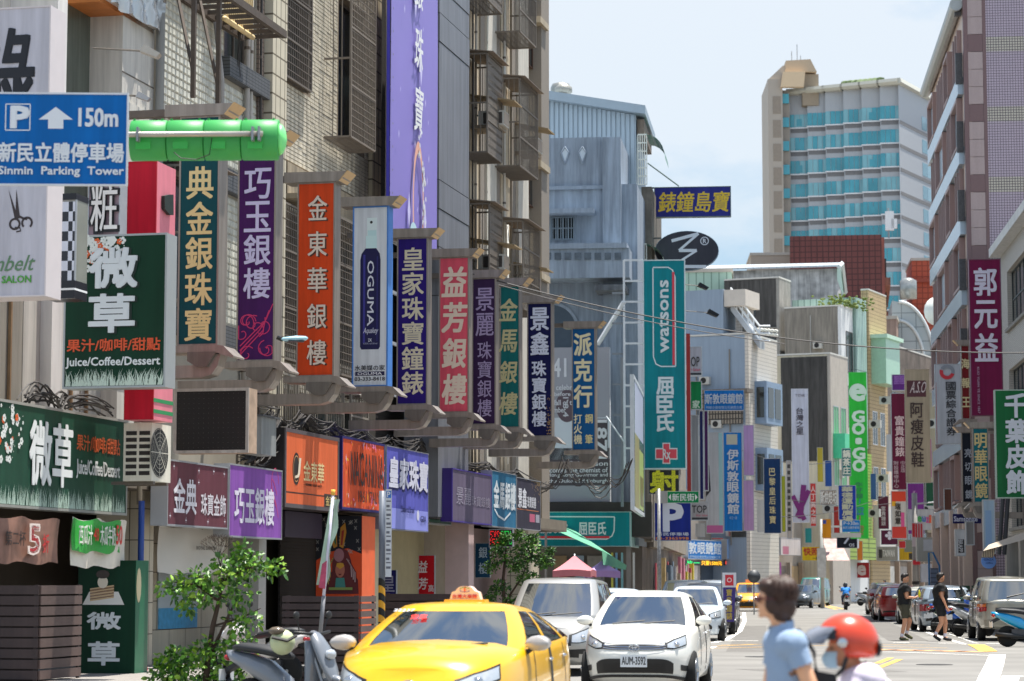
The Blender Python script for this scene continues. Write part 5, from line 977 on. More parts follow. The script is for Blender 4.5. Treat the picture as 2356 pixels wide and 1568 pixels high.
# pole with parking sign and street name
p = at(1518, 1451, 80); t = thing('sign_pole', 'graffitied galvanised pole holding the blue parking sign and street name', 'pole', W0, (p.x, p.y, 0)); MB().lathe([(.065, 0), (.055, at(1512, 1125, 80).z)], (p.x, p.y, 0), n=10).build('pole', M('9fa0a2', .4, .4, .45, 14), t, True); MB().box(p.x - .1, p.x + .28, p.y + .06, p.y + .2, at(1520, 1158, 80).z, at(1520, 1130, 80).z).build('bracket', M('8b8a86', .5), t)
s = vsign(1506, 1590, 1156, 1245, 80.3, -.03, 'parking_sign', 'dark blue car park sign with a big white P and orange phone number', sg('14267c', .35), t=.05, fw=.015, frame=M('8f9298', .4))
s.text('P', .26, .05, .76, .73, 'b8bcc8', 'h', .05); s.text('新民停車場', .05, .78, .93, .87, 'b8bcc8', 'h', .02, dy=.01); s.text('03-3365998', .03, .90, .93, .97, 'c9762c', 'h', .02, dy=.01)
s = vsign(1535, 1608, 1131, 1158, 80, .02, 'street_name_sign', 'green street name sign with three white characters between arrows', sg('12804a', .35), t=.04, fw=.01, frame=M('b9bdb8', .4))
s.text('新民街', .16, .2, .85, .82, 'd4d8d4', 'h', .02); m = MB(); m.add([(s.X(u), s.y - .008, s.Z(v)) for u, v in ((.04, .5), (.12, .78), (.12, .22))], [(0, 1, 2)]); m.add([(s.X(u), s.y - .008, s.Z(v)) for u, v in ((.96, .5), (.88, .22), (.88, .78))], [(0, 1, 2)]); m.build('printed_arrow', inkm('d4d8d4'), s.th)
# ================================================================= second stretch and far row
BEI = M('a39a8c', .8, 0, .15, 1.5, streak=.3)
def block(name, label, xl, xc, xe, yt, Yc, ang, side, front, zb=0, depth=None, floors=None, winc=None, nwin=2, yb=None):
 """a building seen on its corner: side wall facing us, street wall running away"""
 pl = face_pl(xc, Yc, ang); a = pl.hit(xl, 1340)[0]; zt = pl.hit(xc, yt)[1]; dirp = pl; d = .2
 while d < 80:
  w = pl.w(0, d, 0)
  if CX + F_ * w.x / (w.y * cp) > xe: break
  d += .1
 d = depth or d; x1 = pl.hit(xc, 1340)[0]; t = thing(name, label, 'building', pl, ((a + x1) / 2, d / 2, zb))
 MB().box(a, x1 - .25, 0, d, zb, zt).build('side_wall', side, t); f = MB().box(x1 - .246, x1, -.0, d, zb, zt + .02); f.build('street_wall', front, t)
 MB().box(a, x1 + .02, -.04, d + .04, zt + .025, zt + .14).build('coping', M('b5b3ad', .7, 0, .1), t)
 return t, pl, a, x1, d, zt
def clutter(t, a, x1, zt, n, seed, z0=4):
 rn = random.Random(seed)
 for i in range(n):
  x = rn.uniform(a + .5, x1 - .6); z = rn.uniform(z0, zt - 1.5); k = rn.random()
  if k < .4: MB().box(x - .35, x + .35, -.38, -.0, z, z + .5).build('wall_unit', M('a5a39c', .6, 0, .2, 9), t); MB().disc(x - .05, -.385, z + .25, .2, .2, 14).build('unit_fan', DARK, t)
  elif k < .75: MB().tube([(x, -.07, z0), (x, -.07, zt - rn.random())], .045, 6).build('drain_pipe', M(rn.choice(('8d8c88', '6f6a62', 'a3a19b')), .6), t)
  else: MB().box(x - .5, x + .5, -.05, 0, z, z + .9).build('small_window', WINDOW, t); MB().box(x - .6, x + .6, -.25, 0, z + .95, z + 1.02).build('window_hood', CONC, t)
def swin(t, pl, x1, d, zt, zs, us, h, w, glass=None, proud=.04, fr=None):      # windows on the street wall
 for z in zs:
  for u in us:
   y = d * u; f = MB().box(x1 + .002, x1 + proud, y, y + w, z, z + .06).box(x1 + .002, x1 + proud, y, y + w, z + h, z + h + .06); 
   for q in (0, .5, 1): f.box(x1 + .003, x1 + proud - .004, y + q * (w - .06), y + q * (w - .06) + .06, z + .06, z + h)
   o = f.build('window', fr or M('5d5a55', .6), t); MB().box(x1 + .001, x1 + .012, y + .05, y + w - .05, z + .06, z + h).build('pane', glass or WINDOW, o)
# stretch 2 (from the corner to the bend)
t, pl, a, x1, d, zt = block('narrow_shophouse', 'grimy narrow shophouse behind the tall teal sign', 1350, 1500, 1580, 760, 96, A2, BEI, M('8d8578', .85, 0, .3, 2, streak=.45), zb=3.2); swin(t, pl, x1, d, zt, (4.2, 7.4), (.1, .4, .7), 1.5, 3)
t = thing('market_stalls', 'cluttered stalls with hanging clothes along the pavement behind the parking sign', 'stall', P2, (20, 0, .13)); MB().box(2, 62, .2, 6, .13, 3.2).build('wall', M('6f665e', .8, 0, .5, .6), t)
rn = random.Random(31)
for k in range(26): x = 3 + k * 2.2; MB().box(x, x + rn.uniform(.6, 1.8), -.3 - .1 * (k % 3), -.25, rn.uniform(.3, 1.4), rn.uniform(2, 2.9)).build('hanging_goods', M(rn.choice(('a8434f', '8f8f95', 'b39a6a', '5a6a7a', 'b06a7a', '9a8a78', '3a3a42', 'c2b23c')), .7, 0, .3, 3), t)
# far row: corner-on houses
t, pl, a, x1, d, zt = block('blue_grey_house', 'blue grey rendered house with a roof terrace and square bay windows', 1560, 1727, 1793, 770, 158, A3, M('7f8d9c', .8, 0, .05, .5, streak=.12), M('b5aea4', .7, 0, .08, 1, brick=(.25, .25, .012, '8d857a')))  # blue grey of the flank has skylit shade mixed into its colour
clutter(t, a, x1, zt, 9, 3)
Zq = lambda y, x=1727, o=0: pl.hit(x, y, o)[1]
MB().box(pl.hit(1560, 1340)[0], pl.hit(1620 + 60, 1340)[0] - .5, .5, d - 1, zt, Zq(660)).build('stair_house', M('7f8d9c', .8, 0, .05, .5, streak=.12), t)
MB().box(pl.hit(1681, 1340)[0] - .5, pl.hit(1681, 1340)[0] + 1.0, .6, 3.5, Zq(700), Zq(662)).build('terrace_parapet', M('b5ada3', .7, 0, .1), t); MB().box(pl.hit(1684, 1340)[0], pl.hit(1700, 1340)[0], 1.2, 3.5, zt, Zq(700)).build('terrace_wall', M('8f8a84', .7, 0, .1, brick=(.2, .2, .012, '6d6863')), t)
for k in range(2): MB().box(x1, x1 + .8, 1.2, 4.6, 7.6 + k * 4.4, 10.4 + k * 4.4).build('bay_frame', M('73859a', .6), t); MB().box(x1 + .78, x1 + .83, 1.6, 2.7, 8.0 + k * 4.4, 10.0 + k * 4.4).build('bay_opening', WINDOW, t); MB().box(x1 + .78, x1 + .83, 3.0, 4.2, 8.0 + k * 4.4, 10.0 + k * 4.4).build('bay_opening', WINDOW, t); MB().box(x1 + .15, x1 + .65, 1.16, 1.2, 8.0 + k * 4.4, 10.0 + k * 4.4).build('bay_opening', WINDOW, t)
MB().box(x1 - 4.5, x1 + .3, -1.2, 0, Zq(905), Zq(897)).build('canopy', M('6f675f', .8, 0, .3, streak=.4), t); MB().box(x1 - 3.4, x1 - .4, -.3, 0, Zq(975), Zq(908)).build('window_grille', M('7d7468', .7, 0, .3, 8, brick=(.2, .35, .04, '2f2b28')), t)
g = MB(); q = [(1682, 698), (1748, 785), (1772, 785)]; P = [pl.hit(x, y, 1) for x, y in q]
for dz in (.5, 1.0, 0): g.tube([(p[0], 1, p[1] + dz) for p in P], .07, 5)
for i in range(6): f = i / 5; x = P[0][0] + (P[1][0] - P[0][0]) * f; z = P[0][1] + (P[1][1] - P[0][1]) * f; g.tube([(x, 1, z), (x, 1, z + 1.05)], .05, 4)
g.build('stair_railing', M('c6cacc', .5), t); MB().prism([(P[0][0], P[0][1] - .5), (P[1][0], P[1][1] - .5), (P[1][0], P[1][1]), (P[0][0], P[0][1])], .9, 2).build('stair_flight', M('8f9499', .6), t)
t = thing('roof_vents', 'two rows of white cylindrical roof vents on the blue grey house', 'vent', pl, (x1, 1.5, zt)); 
for k in range(7):
 for j in (0, 1): MB().lathe([(.0, 0), (.11, 0), (.11, .3), (.0, .35)], (x1 - .1 + k * .24, 1.6, zt + .25 + j * .27 - k * .03), 'y', 10).build('vent', M('c9c8c0', .5), t, True)
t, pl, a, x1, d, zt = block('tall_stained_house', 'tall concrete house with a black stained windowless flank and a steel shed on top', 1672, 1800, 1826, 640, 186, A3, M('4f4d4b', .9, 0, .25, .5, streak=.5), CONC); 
clutter(t, a, x1, zt, 6, 4)
MB().box(x1, x1 + 5.2, 3.2, 6, 12, pl.hit(1840, 690, 3)[1]).build('pale_green_shed', M('8fa8a0', .5, 0, .05, 1, streak=.15, brick=(.5, 9, .04, '6d8880')), t); MB().box(pl.hit(1690, 1340)[0] + 1, pl.hit(1700, 1340)[0] + 1.6, -.04, 0, pl.hit(1700, 730)[1], pl.hit(1700, 700)[1]).build('window', WINDOW, t)
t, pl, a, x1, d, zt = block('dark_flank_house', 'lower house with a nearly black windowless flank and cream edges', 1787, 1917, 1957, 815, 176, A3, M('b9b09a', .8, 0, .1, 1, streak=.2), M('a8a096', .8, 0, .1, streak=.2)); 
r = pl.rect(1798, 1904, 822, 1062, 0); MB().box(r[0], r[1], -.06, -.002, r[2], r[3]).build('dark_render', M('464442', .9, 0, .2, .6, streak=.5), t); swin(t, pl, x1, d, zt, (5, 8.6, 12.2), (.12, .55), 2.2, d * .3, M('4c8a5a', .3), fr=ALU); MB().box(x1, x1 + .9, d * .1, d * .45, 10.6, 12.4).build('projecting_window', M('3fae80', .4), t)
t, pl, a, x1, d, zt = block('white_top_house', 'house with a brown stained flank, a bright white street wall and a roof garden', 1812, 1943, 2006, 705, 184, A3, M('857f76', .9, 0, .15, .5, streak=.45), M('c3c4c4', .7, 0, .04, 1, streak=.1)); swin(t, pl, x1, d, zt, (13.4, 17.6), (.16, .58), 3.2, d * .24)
clutter(t, a, x1, zt, 7, 5)
rn = random.Random(2); gm = MB()
for k in range(260): gm.blob((x1 - .6 + rn.gauss(0, .9), rn.uniform(.5, d * .7), zt + .15 + rn.random() ** 2 * .9), (.13, .13, .09), 5, 3, k, .4)
solo(gm, 'roof_garden_plants', M('5c6b2c', .7, 0, .5, 3), 'yellow green plants in the roof garden above the white street wall', 'plants', pl, kind='stuff')
t, pl, a, x1, d, zt = block('tan_tile_house', 'tan tiled house with a green glazed bay at the bend', 1990, 2008, 2048, 668, 190, A3, M('9a8465', .8, 0, .1, brick=(.3, .3, .02, '75634a')), M('a58f6d', .8, 0, .1, 1, brick=(.3, .3, .02, '7d6a4f'))); swin(t, pl, x1, d, zt, (8, 12.4), (.12, .55), 2.6, d * .26, fr=WHITE); MB().box(x1, x1 + 1.2, d * .1, d * .9, 17.2, 20.8).build('green_glass_bay', M('8fb09a', .3), t); MB().box(x1 - .8, x1 + 1.4, d * .05, d, 20.8, 21.1).build('bay_roof', M('a9c4b0', .5), t); MB().box(x1 - .3, x1 + .5, .5, d, 3.4, 7.6).build('balcony', M('b5b0a8', .6), t)
# green slatted house
pl = face_pl(1972, 186, A3); GRN = M('7f9a3a', .55, 0, .08, 1)
ps = Pl(pl.w(pl.hit(1990, 1340)[0], 0, 0), R(90) - A3); ps.O.z = 0; e = 9.4
t = thing('green_slatted_house', 'lime green slatted shop building behind the bright green vertical sign', 'building', ps, (0, 0, 0)); z0, z1 = 3.6, ps.hit(2004, 1045)[1]; xa, xb = ps.hit(1990, 1340)[0] - 3.5, ps.hit(2008, 1340)[0]
MB().box(xa, xb, .1, 8, 3.4, z1).build('wall', M('55702a', .7), t); n = 34
for k in range(n):
 z = z0 + (z1 - z0) * k / n; MB().box(xa, xb, -.05, .08, z, z + (z1 - z0) / n * .78).build('slat', GRN, t)
for z in (6.1, 9.3): MB().box(xa + 2.3, xb - 1.5, -.08, -.06, z, z + 2.3).build('window', M('3f5220', .5), t)
MB().box(xa - 2, xb, -.3, -.06, 3.3, 5.0).build('fascia_slats', M('869a4c', .6, 0, .08, brick=(9, .35, .04, '5a6a30')), t)
# pale stone house and others to its right
t, pl, a, x1, d, zt = block('pale_pink_house', 'pale pinkish house with a pair of tall windows beside the green slatted one', 2004, 2014, 2052, 1080, 196, A3, M('a9978a', .8, 0, .1), M('b3a497', .75, 0, .08, streak=.2)); swin(t, pl, x1, d, zt, (6.4,), (.12, .5), 2.6, d * .2); MB().box(x1, x1 + .8, d * .1, d * .9, zt - 3.4, zt + .2).build('sign_bay', M('b8a89a', .5), t)
t, pl, a, x1, d, zt = block('dark_old_house', 'dark old balconied house behind the long beige sign', 2030, 2045, 2165, 790, 204, A3, M('5c5048', .9, 0, .3), M('6b6058', .85, 0, .5, .8, streak=.4)); swin(t, pl, x1, d, zt, (5, 8.6, 12.2, 15.6), (.1, .35, .6, .85), 2.2, d * .12)
t, pl, a, x1, d, zt = block('shop_strip', 'row of open fronted shops at street level where the road bends', 1840, 1900, 2170, 1286, 183, A3, M('6f5f50', .8), M('5f5347', .8, 0, .4, .7)); 
for k, c in enumerate(('8a6a4c', '3a332e', '5a4438', '2f2b29', 'a3a09a', '6f6a66', '8f8176', '3c3733', 'b0aca4')): MB().box(x1 + .01, x1 + .1, d * k / 9 + .2, d * (k + .82) / 9, .13, 2.9).build('shop_opening', M(c, .7, 0, .35, 2), t)
for k in range(10): MB().box(x1 + .0, x1 + .35, d * k / 9 - .1, d * k / 9 + .18, .13, 3.3).build('column', M('8a7868', .7), t)
# far row shop fronts and fascias left of the bend
t = thing('far_shop_row', 'row of small shopfronts with pink and dark bays behind the parked cars', 'shopfront', P3, (8, 0, .12)); 
ux = lambda x, o=0: P3.hit(x, 1340, o)[0]
MB().box(ux(1560), ux(1925), .3, 6, .12, 7.5).build('wall', M('8a8178', .8, 0, .2, 1), t)
for x0, x1_, c in ((1585, 1618, 'a9a5a4'), (1620, 1660, '3f4a58'), (1662, 1700, '8fa8a4'), (1702, 1735, 'b5808e'), (1738, 1760, 'a56a8a'), (1762, 1795, '2b2a28'), (1798, 1815, '5a5450'), (1820, 1843, '8f7a5c'), (1848, 1868, '97805f'), (1870, 1900, '3b3428')): MB().box(ux(x0), ux(x1_), .2, .3, .2, 2.75).build('shop_bay', M(c, .6, 0, .3, 1.5), t)
for x, c in ((1660, '9aa0a0'), (1700, '5f8f94'), (1738, 'a05aa0'), (1793, 'a84a9a'), (1817, '9a8f86'), (1845, '8a7a68')): MB().box(ux(x) - .15, ux(x) + .15, -.1, .2, .12, 3).build('column', M(c, .6), t)
FG2 = 'fascia boards of the far row'
def fas3(x0, x1, yt, yb, label, face, off=-.9, **k): return fsign(P3, x0, x1, yt, yb, off, 'fascia_sign', label, face, group=FG2, **k)
s = fas3(1583, 1660, 1243, 1288, 'bright blue optician fascia board with white characters in the far row', sg('1672bd', .3), t=.4, fw=.05); s.text('敦眼鏡館', .02, .12, .98, .72, 'd0d8e0', 'h', .035); s.text('斯特級企業有限公司連鎖企業', .04, .80, .96, .93, 'b0c8e0', 'h', .01)
s = fas3(1672, 1714, 1241, 1288, 'washed out pale blue fascia board right of the optician one', sg('7f9cc4', .3), t=.4, fw=.03); s.rect(.2, .25, .95, .75, 'a4b8d0')
s = fas3(1716, 1752, 1250, 1290, 'pink fascia board with a black figure and lettering', sg('b985a0', .35), t=.4, fw=.02); s.text('hus', .1, .55, .6, .88, '1a1518', 'h', .05); m = MB(); m.disc(s.X(.38), s.y - .01, s.Z(.36), .35, .45, 10); m.build('printed_figure', inkm('1a1518'), s.th)
s = fas3(1757, 1790, 1238, 1280, 'slate blue fascia board with small cream script', sg('54687c', .4), t=.8, fw=.02); s.text('The Queen', .2, .35, .8, .6, 'c2beb0', 'h', .02)
s = fas3(1796, 1842, 1238, 1278, 'white and dusty pink lingerie fascia board', sg('b9b0ac', .35), t=.8, fw=.02); s.rect(.1, .5, .4, .95, '9a5a6e')
s = fas3(1577, 1662, 1290, 1302, 'LED ticker strip with coloured characters under the optician fascia', BLACKP, t=.1, fw=0, off=-.7, cat='led strip'); s.text('只要1500元', .42, .1, .98, .9, M('d8a01e', .5, emit=1.2), 'h', .03); s.text('片一', .03, .1, .38, .9, M('1ec86a', .5, emit=1.1), 'h', .03)
s = fas3(1664, 1714, 1290, 1301, 'second LED ticker strip with red and teal blocks', BLACKP, t=.1, fw=0, off=-.7, cat='led strip'); 
for k in range(4): s.rect(.1 + k * .2, .15, .26 + k * .2, .85, M(('c83a2a', 'c8742a', '2aa88a', 'c83a3a')[k], .5, emit=.9))
s = fas3(1673, 1742, 1224, 1236, 'thin red and white quick photo strip above the pale blue fascia', sg('a89a98', .4), t=.1, fw=0, off=-1.0); s.text('30分鐘快速取件', .05, .1, .97, .9, 'a3202a', 'h', .03)
s = vsign(1845, 1886, 1258, 1291, 172, A2, 'yellow_photo_sign', 'small yellow sign with two red characters and an arrow', sg('c9a81e'), t=.1, fw=.02); s.text('快照', .1, .08, .92, .62, '9a2418', 'h', .04); s.text('→', .6, .72, .92, .92, '3a3020', 'h', .02)
# projecting signs of the far rows
VG = 'projecting signs of the far row'
def v3(x0, x1, yt, yb, Y, label, col, texts=(), rects=(), t=.35, fw=.03, ang=A2, frame=None, rough=.35, name='far_projecting_sign'):
 if texts and isinstance(texts[0], str): texts = (texts,)
 s = vsign(x0, x1, yt, yb, Y, ang, name, label, sg(col, rough) if isinstance(col, str) else col, t=t, fw=fw, frame=frame, group=VG)
 for i, r in enumerate(rects): s.rect(*r[:4], r[4], dy=.004 + .004 * i)
 for tx in texts: s.text(tx[0], *tx[1:5], tx[5], tx[6] if len(tx) > 6 else 'v', tx[7] if len(tx) > 7 else .03, dy=.03)
 return s
v3(1587, 1615, 798, 865, 98, 'white hair salon sign with looping black letters right of the tall teal sign', 'b0adb4', (('OP', .1, .35, .8, .68, '1c1a1c', 'h', .015), ('r Salon', .1, .74, .85, .84, 'b04a60', 'h', .02)), ((0, .9, 1, 1, '23282c'),))
v3(1588, 1615, 877, 943, 98.5, 'green sign with yellow and white characters under the upper hair salon sign', '128048', (('家', .2, .68, .8, .95, 'b9cdb8', 'h', .04)))
v3(1620, 1712, 898, 945, 118, 'bright blue horizontal optician sign with white characters', '1672bd', (('斯敦眼鏡館', .02, .18, .96, .68, 'd4dce4', 'h', .03), ('特級企業有限公司連鎖企業', .05, .78, .95, .92, 'b0c8e0', 'h', .01)), fw=.02)
v3(1590, 1608, 955, 1150, 100, 'plain grey metal sign edge left of the navy strip', '8f9296'); v3(1609, 1619, 945, 1150, 101, 'narrow navy strip sign with yellow crescents', '23285c'); v3(1620, 1630, 945, 1130, 102, 'narrow deep purple strip sign', '4a2258')
s = v3(1624, 1664, 995, 1228, 112, 'tall beauty poster with a dark haired woman on a white to turquoise ground', 'b9bcc0', rects=((.0, .92, 1, 1, 'b0588c'), (.75, .0, 1, .92, '8fb8bc')), t=.3)
MB().add([(s.X(u), s.y - .02, s.Z(v)) for u, v in ((0, .64), (.28, .58), (.2, .33), (.02, .30))], [(0, 1, 2, 3)]).build('printed_hair', inkm('1e1c20'), s.th)
s = vsign(1590, 1630, 1155, 1198, 99, A2, 'far_projecting_sign', 'white hair salon sign with pink line behind the dark blue parking sign', sg('a8a6a8', .35), t=.2, fw=.03, group=VG); s.text('TOP', .05, .2, .9, .6, '1c1a1c', 'h', .015, dy=.02); s.text('Hair Salon', .3, .66, .95, .78, 'b04a60', 'h', .01, dy=.02); s.rect(0, .84, 1, .97, '2a2a2e')
s = v3(1665, 1708, 995, 1223, 132, 'bright blue vertical optician sign with white characters and a small photo on top', '1670bb', (('伊斯敦眼鏡館', .2, .17, .8, .83, 'd4dce4'), ('中正一路', .3, .85, .7, .88, 'a0c0e0', 'h', .01)), ((.17, .02, .75, .125, 'a8a898'),), fw=.02)
v3(1710, 1735, 978, 1095, 136, 'upper lilac sign with faint lettering', 'a88bb8', ()); v3(1710, 1735, 1105, 1222, 136, 'lower lilac sign under a steel cap', 'a88bb8', ())
s = v3(1757, 1797, 1055, 1228, 140, 'dark navy sign with six small pale gold characters', '12335c', (('巴黎皇后珠寶', .33, .12, .68, .88, 'bdb48a', 'v', .02),), t=.6)
v3(1798, 1808, 1095, 1225, 143, 'lime yellow strip sign beside the navy one', '9aa02c'); v3(1810, 1821, 1060, 1240, 146, 'white strip sign with rows of black print', 'a8a29c', (), tuple((.2, .05 + k * .08, .8, .10 + k * .08, '3a3634') for k in range(11)))
s = v3(1822, 1861, 895, 1203, 150, 'tall white phone shop sign with a purple star figure at its foot', 'b8bac6', (('台灣之星', .28, .14, .70, .345, '3f3a44', 'v', .02), ('T STAR', .25, .04, .8, .06, '5f5a64', 'h', .01)), t=.5, frame=M('c0c2c8', .4))
for a, b, w in (((.02, .80), (.7, .98), .28), ((.98, .76), (.25, .96), .28), ((.68, .72), (.45, .97), .32)): m = MB(); m.stroke([(s.X(a[0]), s.Z(a[1])), (s.X(b[0]), s.Z(b[1]))], w, s.y - .03 - w * .01); m.build('printed_star_figure', inkm('6a1e62'), s.th)
v3(1864, 1878, 1112, 1212, 158, 'red vertical sign just right of the white phone shop sign', 'b83a34', (('人丁興之屋', .1, .05, .9, .95, 'c9b0a8', 'v', .03),)); v3(1887, 1925, 1128, 1162, 172, 'brown wall sign with white upright bakery characters', '7a6354', (('斯烘焙坊', .02, .05, .98, .95, 'd0c8c0', 'h', .05),), t=.2)
v3(1937, 1958, 1032, 1096, 150, 'small teal sign with three cream tea shop characters', '12706c', (('鍋茶庄', .12, .05, .88, .95, 'd4d4c0', 'v', .05),), t=.2); v3(1929, 1970, 1117, 1197, 148, 'royal blue sign with five stacked grey sports shop characters', '1d3a94', (('華德運動廣場', .2, .03, .8, 1.05, 'a8a890', 'v', .05),))
s = v3(1955, 1996, 857, 1240, 158, 'tall bright green clothing sign with white rounded capitals', '2fae3a', (('GO·GO', .18, .23, .84, .60, 'b8ccb8', 'v', .06), ('牛仔館', .3, .66, .7, .76, '2a6a4a', 'v', .02), ('3F 流行館', .3, .76, .75, .86, '3a6a9a', 'v', .02), ('2F 流行女', .3, .86, .75, .98, '9a5a4a', 'v', .02)), t=.3, frame=M('3fb84a', .4))
m = MB(); cx, cz = s.X(.5), s.Z(.12); m.ring(cx, s.y - .03, cz, .46, .56, 28); m.build('printed_ring', inkm('b8ccb8'), s.th); s.text('e', .14, .075, .86, .17, 'b8ccb8', 'h', .05, dy=.035)
v3(2020, 2045, 1142, 1218, 185, 'small maroon sign with a pale disc under the pinkish house', '4f1c2c', (('富貴鐘錶', .3, .3, .7, .9, 'a89a9a', 'v', .02),)); v3(2027, 2066, 1220, 1254, 178, 'square maroon sign with a white four petal emblem', '4f1a30', (('✤', .25, .1, .75, .66, 'b8b0b4', 'h', .02)))
v3(2051, 2085, 905, 1128, 140, 'maroon watch shop sign with pale characters and a round cream badge', '5c1630', (('富貴鐘錶', .26, .23, .86, .66, 'c2a8a4', 'v', .02), ('附設維修中心', .14, .70, .45, .98, 'a88f90', 'v', .02), ('中正店', .6, .70, .9, .82, 'a88f90', 'v', .02)))
v3(2052, 2085, 862, 899, 141, 'small violet patterned sign on top of the maroon watch shop sign', '5c2a72', (('▦▦', .15, .1, .85, .6, '9a6ab0', 'h', .0),)); v3(2051, 2086, 1130, 1240, 142, 'red yellow and white jewellery poster sign with black brush characters', 'b9b3a8', (('瑞如意', .25, .25, .6, .70, '2a2018', 'v', .03)), ((0, 0, 1, .22, 'c23a20'), (0, .22, .3, .32, 'cf9a20'), (0, .75, 1, 1, 'b83428'), (.62, .45, .85, .75, 'c04a7a')))
v3(2088, 2127, 1112, 1230, 146, 'plain purple sign with a small pale letter K', '6a2a72', (('K', .35, .15, .5, .25, 'b08fa8', 'h', .0),))
s = v3(2083, 2140, 850, 1111, 125, 'long beige shoe shop sign with brown characters and a brown badge', 'a89c84', (('阿瘦皮鞋', .22, .29, .72, .87, '3a2c28', 'v', .02),), ((.08, .10, .86, .245, '4f2a30'),), t=.3, frame=M('9a8f7a', .5)); s.text('A.S.O', .2, .11, .82, .21, 'c0b4b0', 'h', .01, .2, dy=.04)
s = v3(2152, 2211, 838, 1022, 96, 'white securities sign with a red and grey ring emblem above black characters', 'b0b2b8', (('國票綜合證券', .42, .22, .80, .90, '23242a', 'v', .02),), ((.0, .23, .05, 1, 'a8343a'),), t=.3)
m = MB(); cx, cz = s.X(.48), s.Z(.10); m.ring(cx, s.y - .03, cz, .16, .30, 20, a0=2.8, a1=6.0); m.build('printed_arc', inkm('b82a34'), s.th); m = MB(); m.ring(cx, s.y - .03, cz, .16, .30, 20, a0=-.3, a1=2.6); m.build('printed_arc', inkm('7d8088'), s.th)
# fascias at the bend
s = v3(2017, 2066, 1258, 1291, 182, 'grey fascia with white block letters beside a black box', '8a857c', (('TAIWAN', .3, .25, .85, .7, 'cfcac2', 'h', .03),), ((.1, .2, .26, .8, '2a2624'),), ang=A3, name='fascia_sign'); s = v3(2066, 2108, 1242, 1290, 186, 'yellow frame fascia around a grey panel', 'b98f24', (), ((.35, .0, 1, .6, '6a6a60'), (.6, .65, .95, .95, '2f2826')), ang=A3, name='fascia_sign')
s = v3(1925, 1973, 1235, 1262, 170, 'black square sign with white letters and a slanting white stroke', '1a1b24', (('OS', .6, .6, .85, .85, 'b9b9c0', 'h', .02), ('/', .35, .15, .6, .6, 'a8a8b4', 'h', .06)), ang=A3); m = quadmesh(face_pl(1930, 172, A2), [(1893, 1240, 1), (1932, 1240, 1), (1955, 1290, -1), (1903, 1290, -1)]); solo(m, 'floral_awning', M('a88a84', .7, 0, .55, 3), 'pink and white floral canvas awning over the bakery corner', 'awning', W0, tuple(at(1925, 1290, 172)))
s = v3(1965, 2000, 1295, 1330, 187, 'round red shop emblem hanging in the dark opening', 'a83034', (('e', .25, .2, .75, .8, 'c8b4b0', 'h', .05),), ang=A3, t=.1, fw=0)
# traffic furniture in the middle distance
p = at(1893, 1400, 150); t = thing('traffic_pole', 'grey pole with a white cross arm in front of the bakery corner', 'pole', W0, (p.x, p.y, 0)); zt = at(1893, 1195, 150).z; MB().lathe([(.13, 0), (.1, zt)], (p.x, p.y, 0), n=8).build('pole', M('9a9c98', .5), t, True); z = at(1930, 1212, 150).z; MB().box(p.x, at(1975, 1212, 150).x, p.y - .05, p.y + .05, z - .06, z + .06).build('arm', M('b8bab4', .5), t); z = at(1930, 1232, 150).z; MB().box(p.x, at(1980, 1232, 150).x, p.y - .2, p.y + .2, z - .14, z + .14).build('signal_body', M('a8a8a4', .5), t); MB().box(p.x - .3, p.x + .2, p.y - .3, p.y + .1, at(1890, 1330, 150).z, at(1890, 1262, 150).z).build('cabinet', M('a9a9a5', .6, 0, .3, 4), t)
s = v3(1892, 1912, 1195, 1238, 149, 'small orange parking sign with a blue P square', 'c9841c', (), ((.08, .05, .45, .25, '1d3f8a'),), t=.05, fw=0); s = v3(1937, 1979, 1197, 1225, 149, 'small bright blue parking direction sign with an arrow', '1d7ac4', (('P→30m', .1, .12, .9, .42, 'd0dce4', 'h', .02), ('新民立體停車場', .06, .52, .94, .74, 'c0d4e4', 'h', .01)), t=.05, fw=.02)
p = at(2108, 1400, 125); t = thing('utility_pole', 'concrete utility pole with a meter cabinet and street lamp arm', 'pole', W0, (p.x, p.y, 0)); zt = at(2108, 1135, 125).z; MB().lathe([(.18, 0), (.14, zt)], (p.x, p.y, 0), n=10).build('pole', M('8a8884', .7, 0, .2, 3, streak=.3), t, True); z = at(2150, 1160, 125).z; MB().tube([(p.x, p.y, z), (p.x + 1.2, p.y, z + .1)], .05, 6).build('arm', GALV, t); MB().box(p.x + .25, p.x + .8, p.y - .2, p.y + .15, at(2120, 1340, 125).z, at(2120, 1298, 125).z).build('meter_cabinet', M('9fa3aa', .5), t); MB().box(p.x - .16, p.x + .2, p.y - .25, p.y - .1, at(2108, 1300, 125).z, at(2108, 1290, 125).z).build('red_lamp', M('a8202a', .4), t)
for k in range(5): z = .2 + k * .32; m = MB(); m.lathe([(.19, z), (.19, z + .16)], (p.x, p.y, 0), n=10); m.build('stripe', M('b8861c' if k % 2 else '17140f', .5), t)
s = v3(2098, 2125, 1203, 1258, 122, 'red and white list of phone numbers on the utility pole', 'b8acae', (), ((.04, .03, .28, .6, 'a8141c'), (.32, .05, .46, .95, 'a8242c'), (.54, .05, .68, .95, 'a8242c'), (.76, .05, .9, .95, 'a8242c')), t=.05, fw=0); s = v3(2090, 2150, 1172, 1220, 128, 'white arched children shop sign with rainbow letters', 'b0b2b4', (('e', .35, .35, .5, .6, '3a9a4a', 'h', .04), ('ω', .52, .35, .66, .6, '3a6ab0', 'h', .04), ('z', .68, .4, .78, .65, 'c04a8a', 'h', .04), ('i', .8, .3, .88, .65, 'c8583a', 'h', .04)), t=.3)
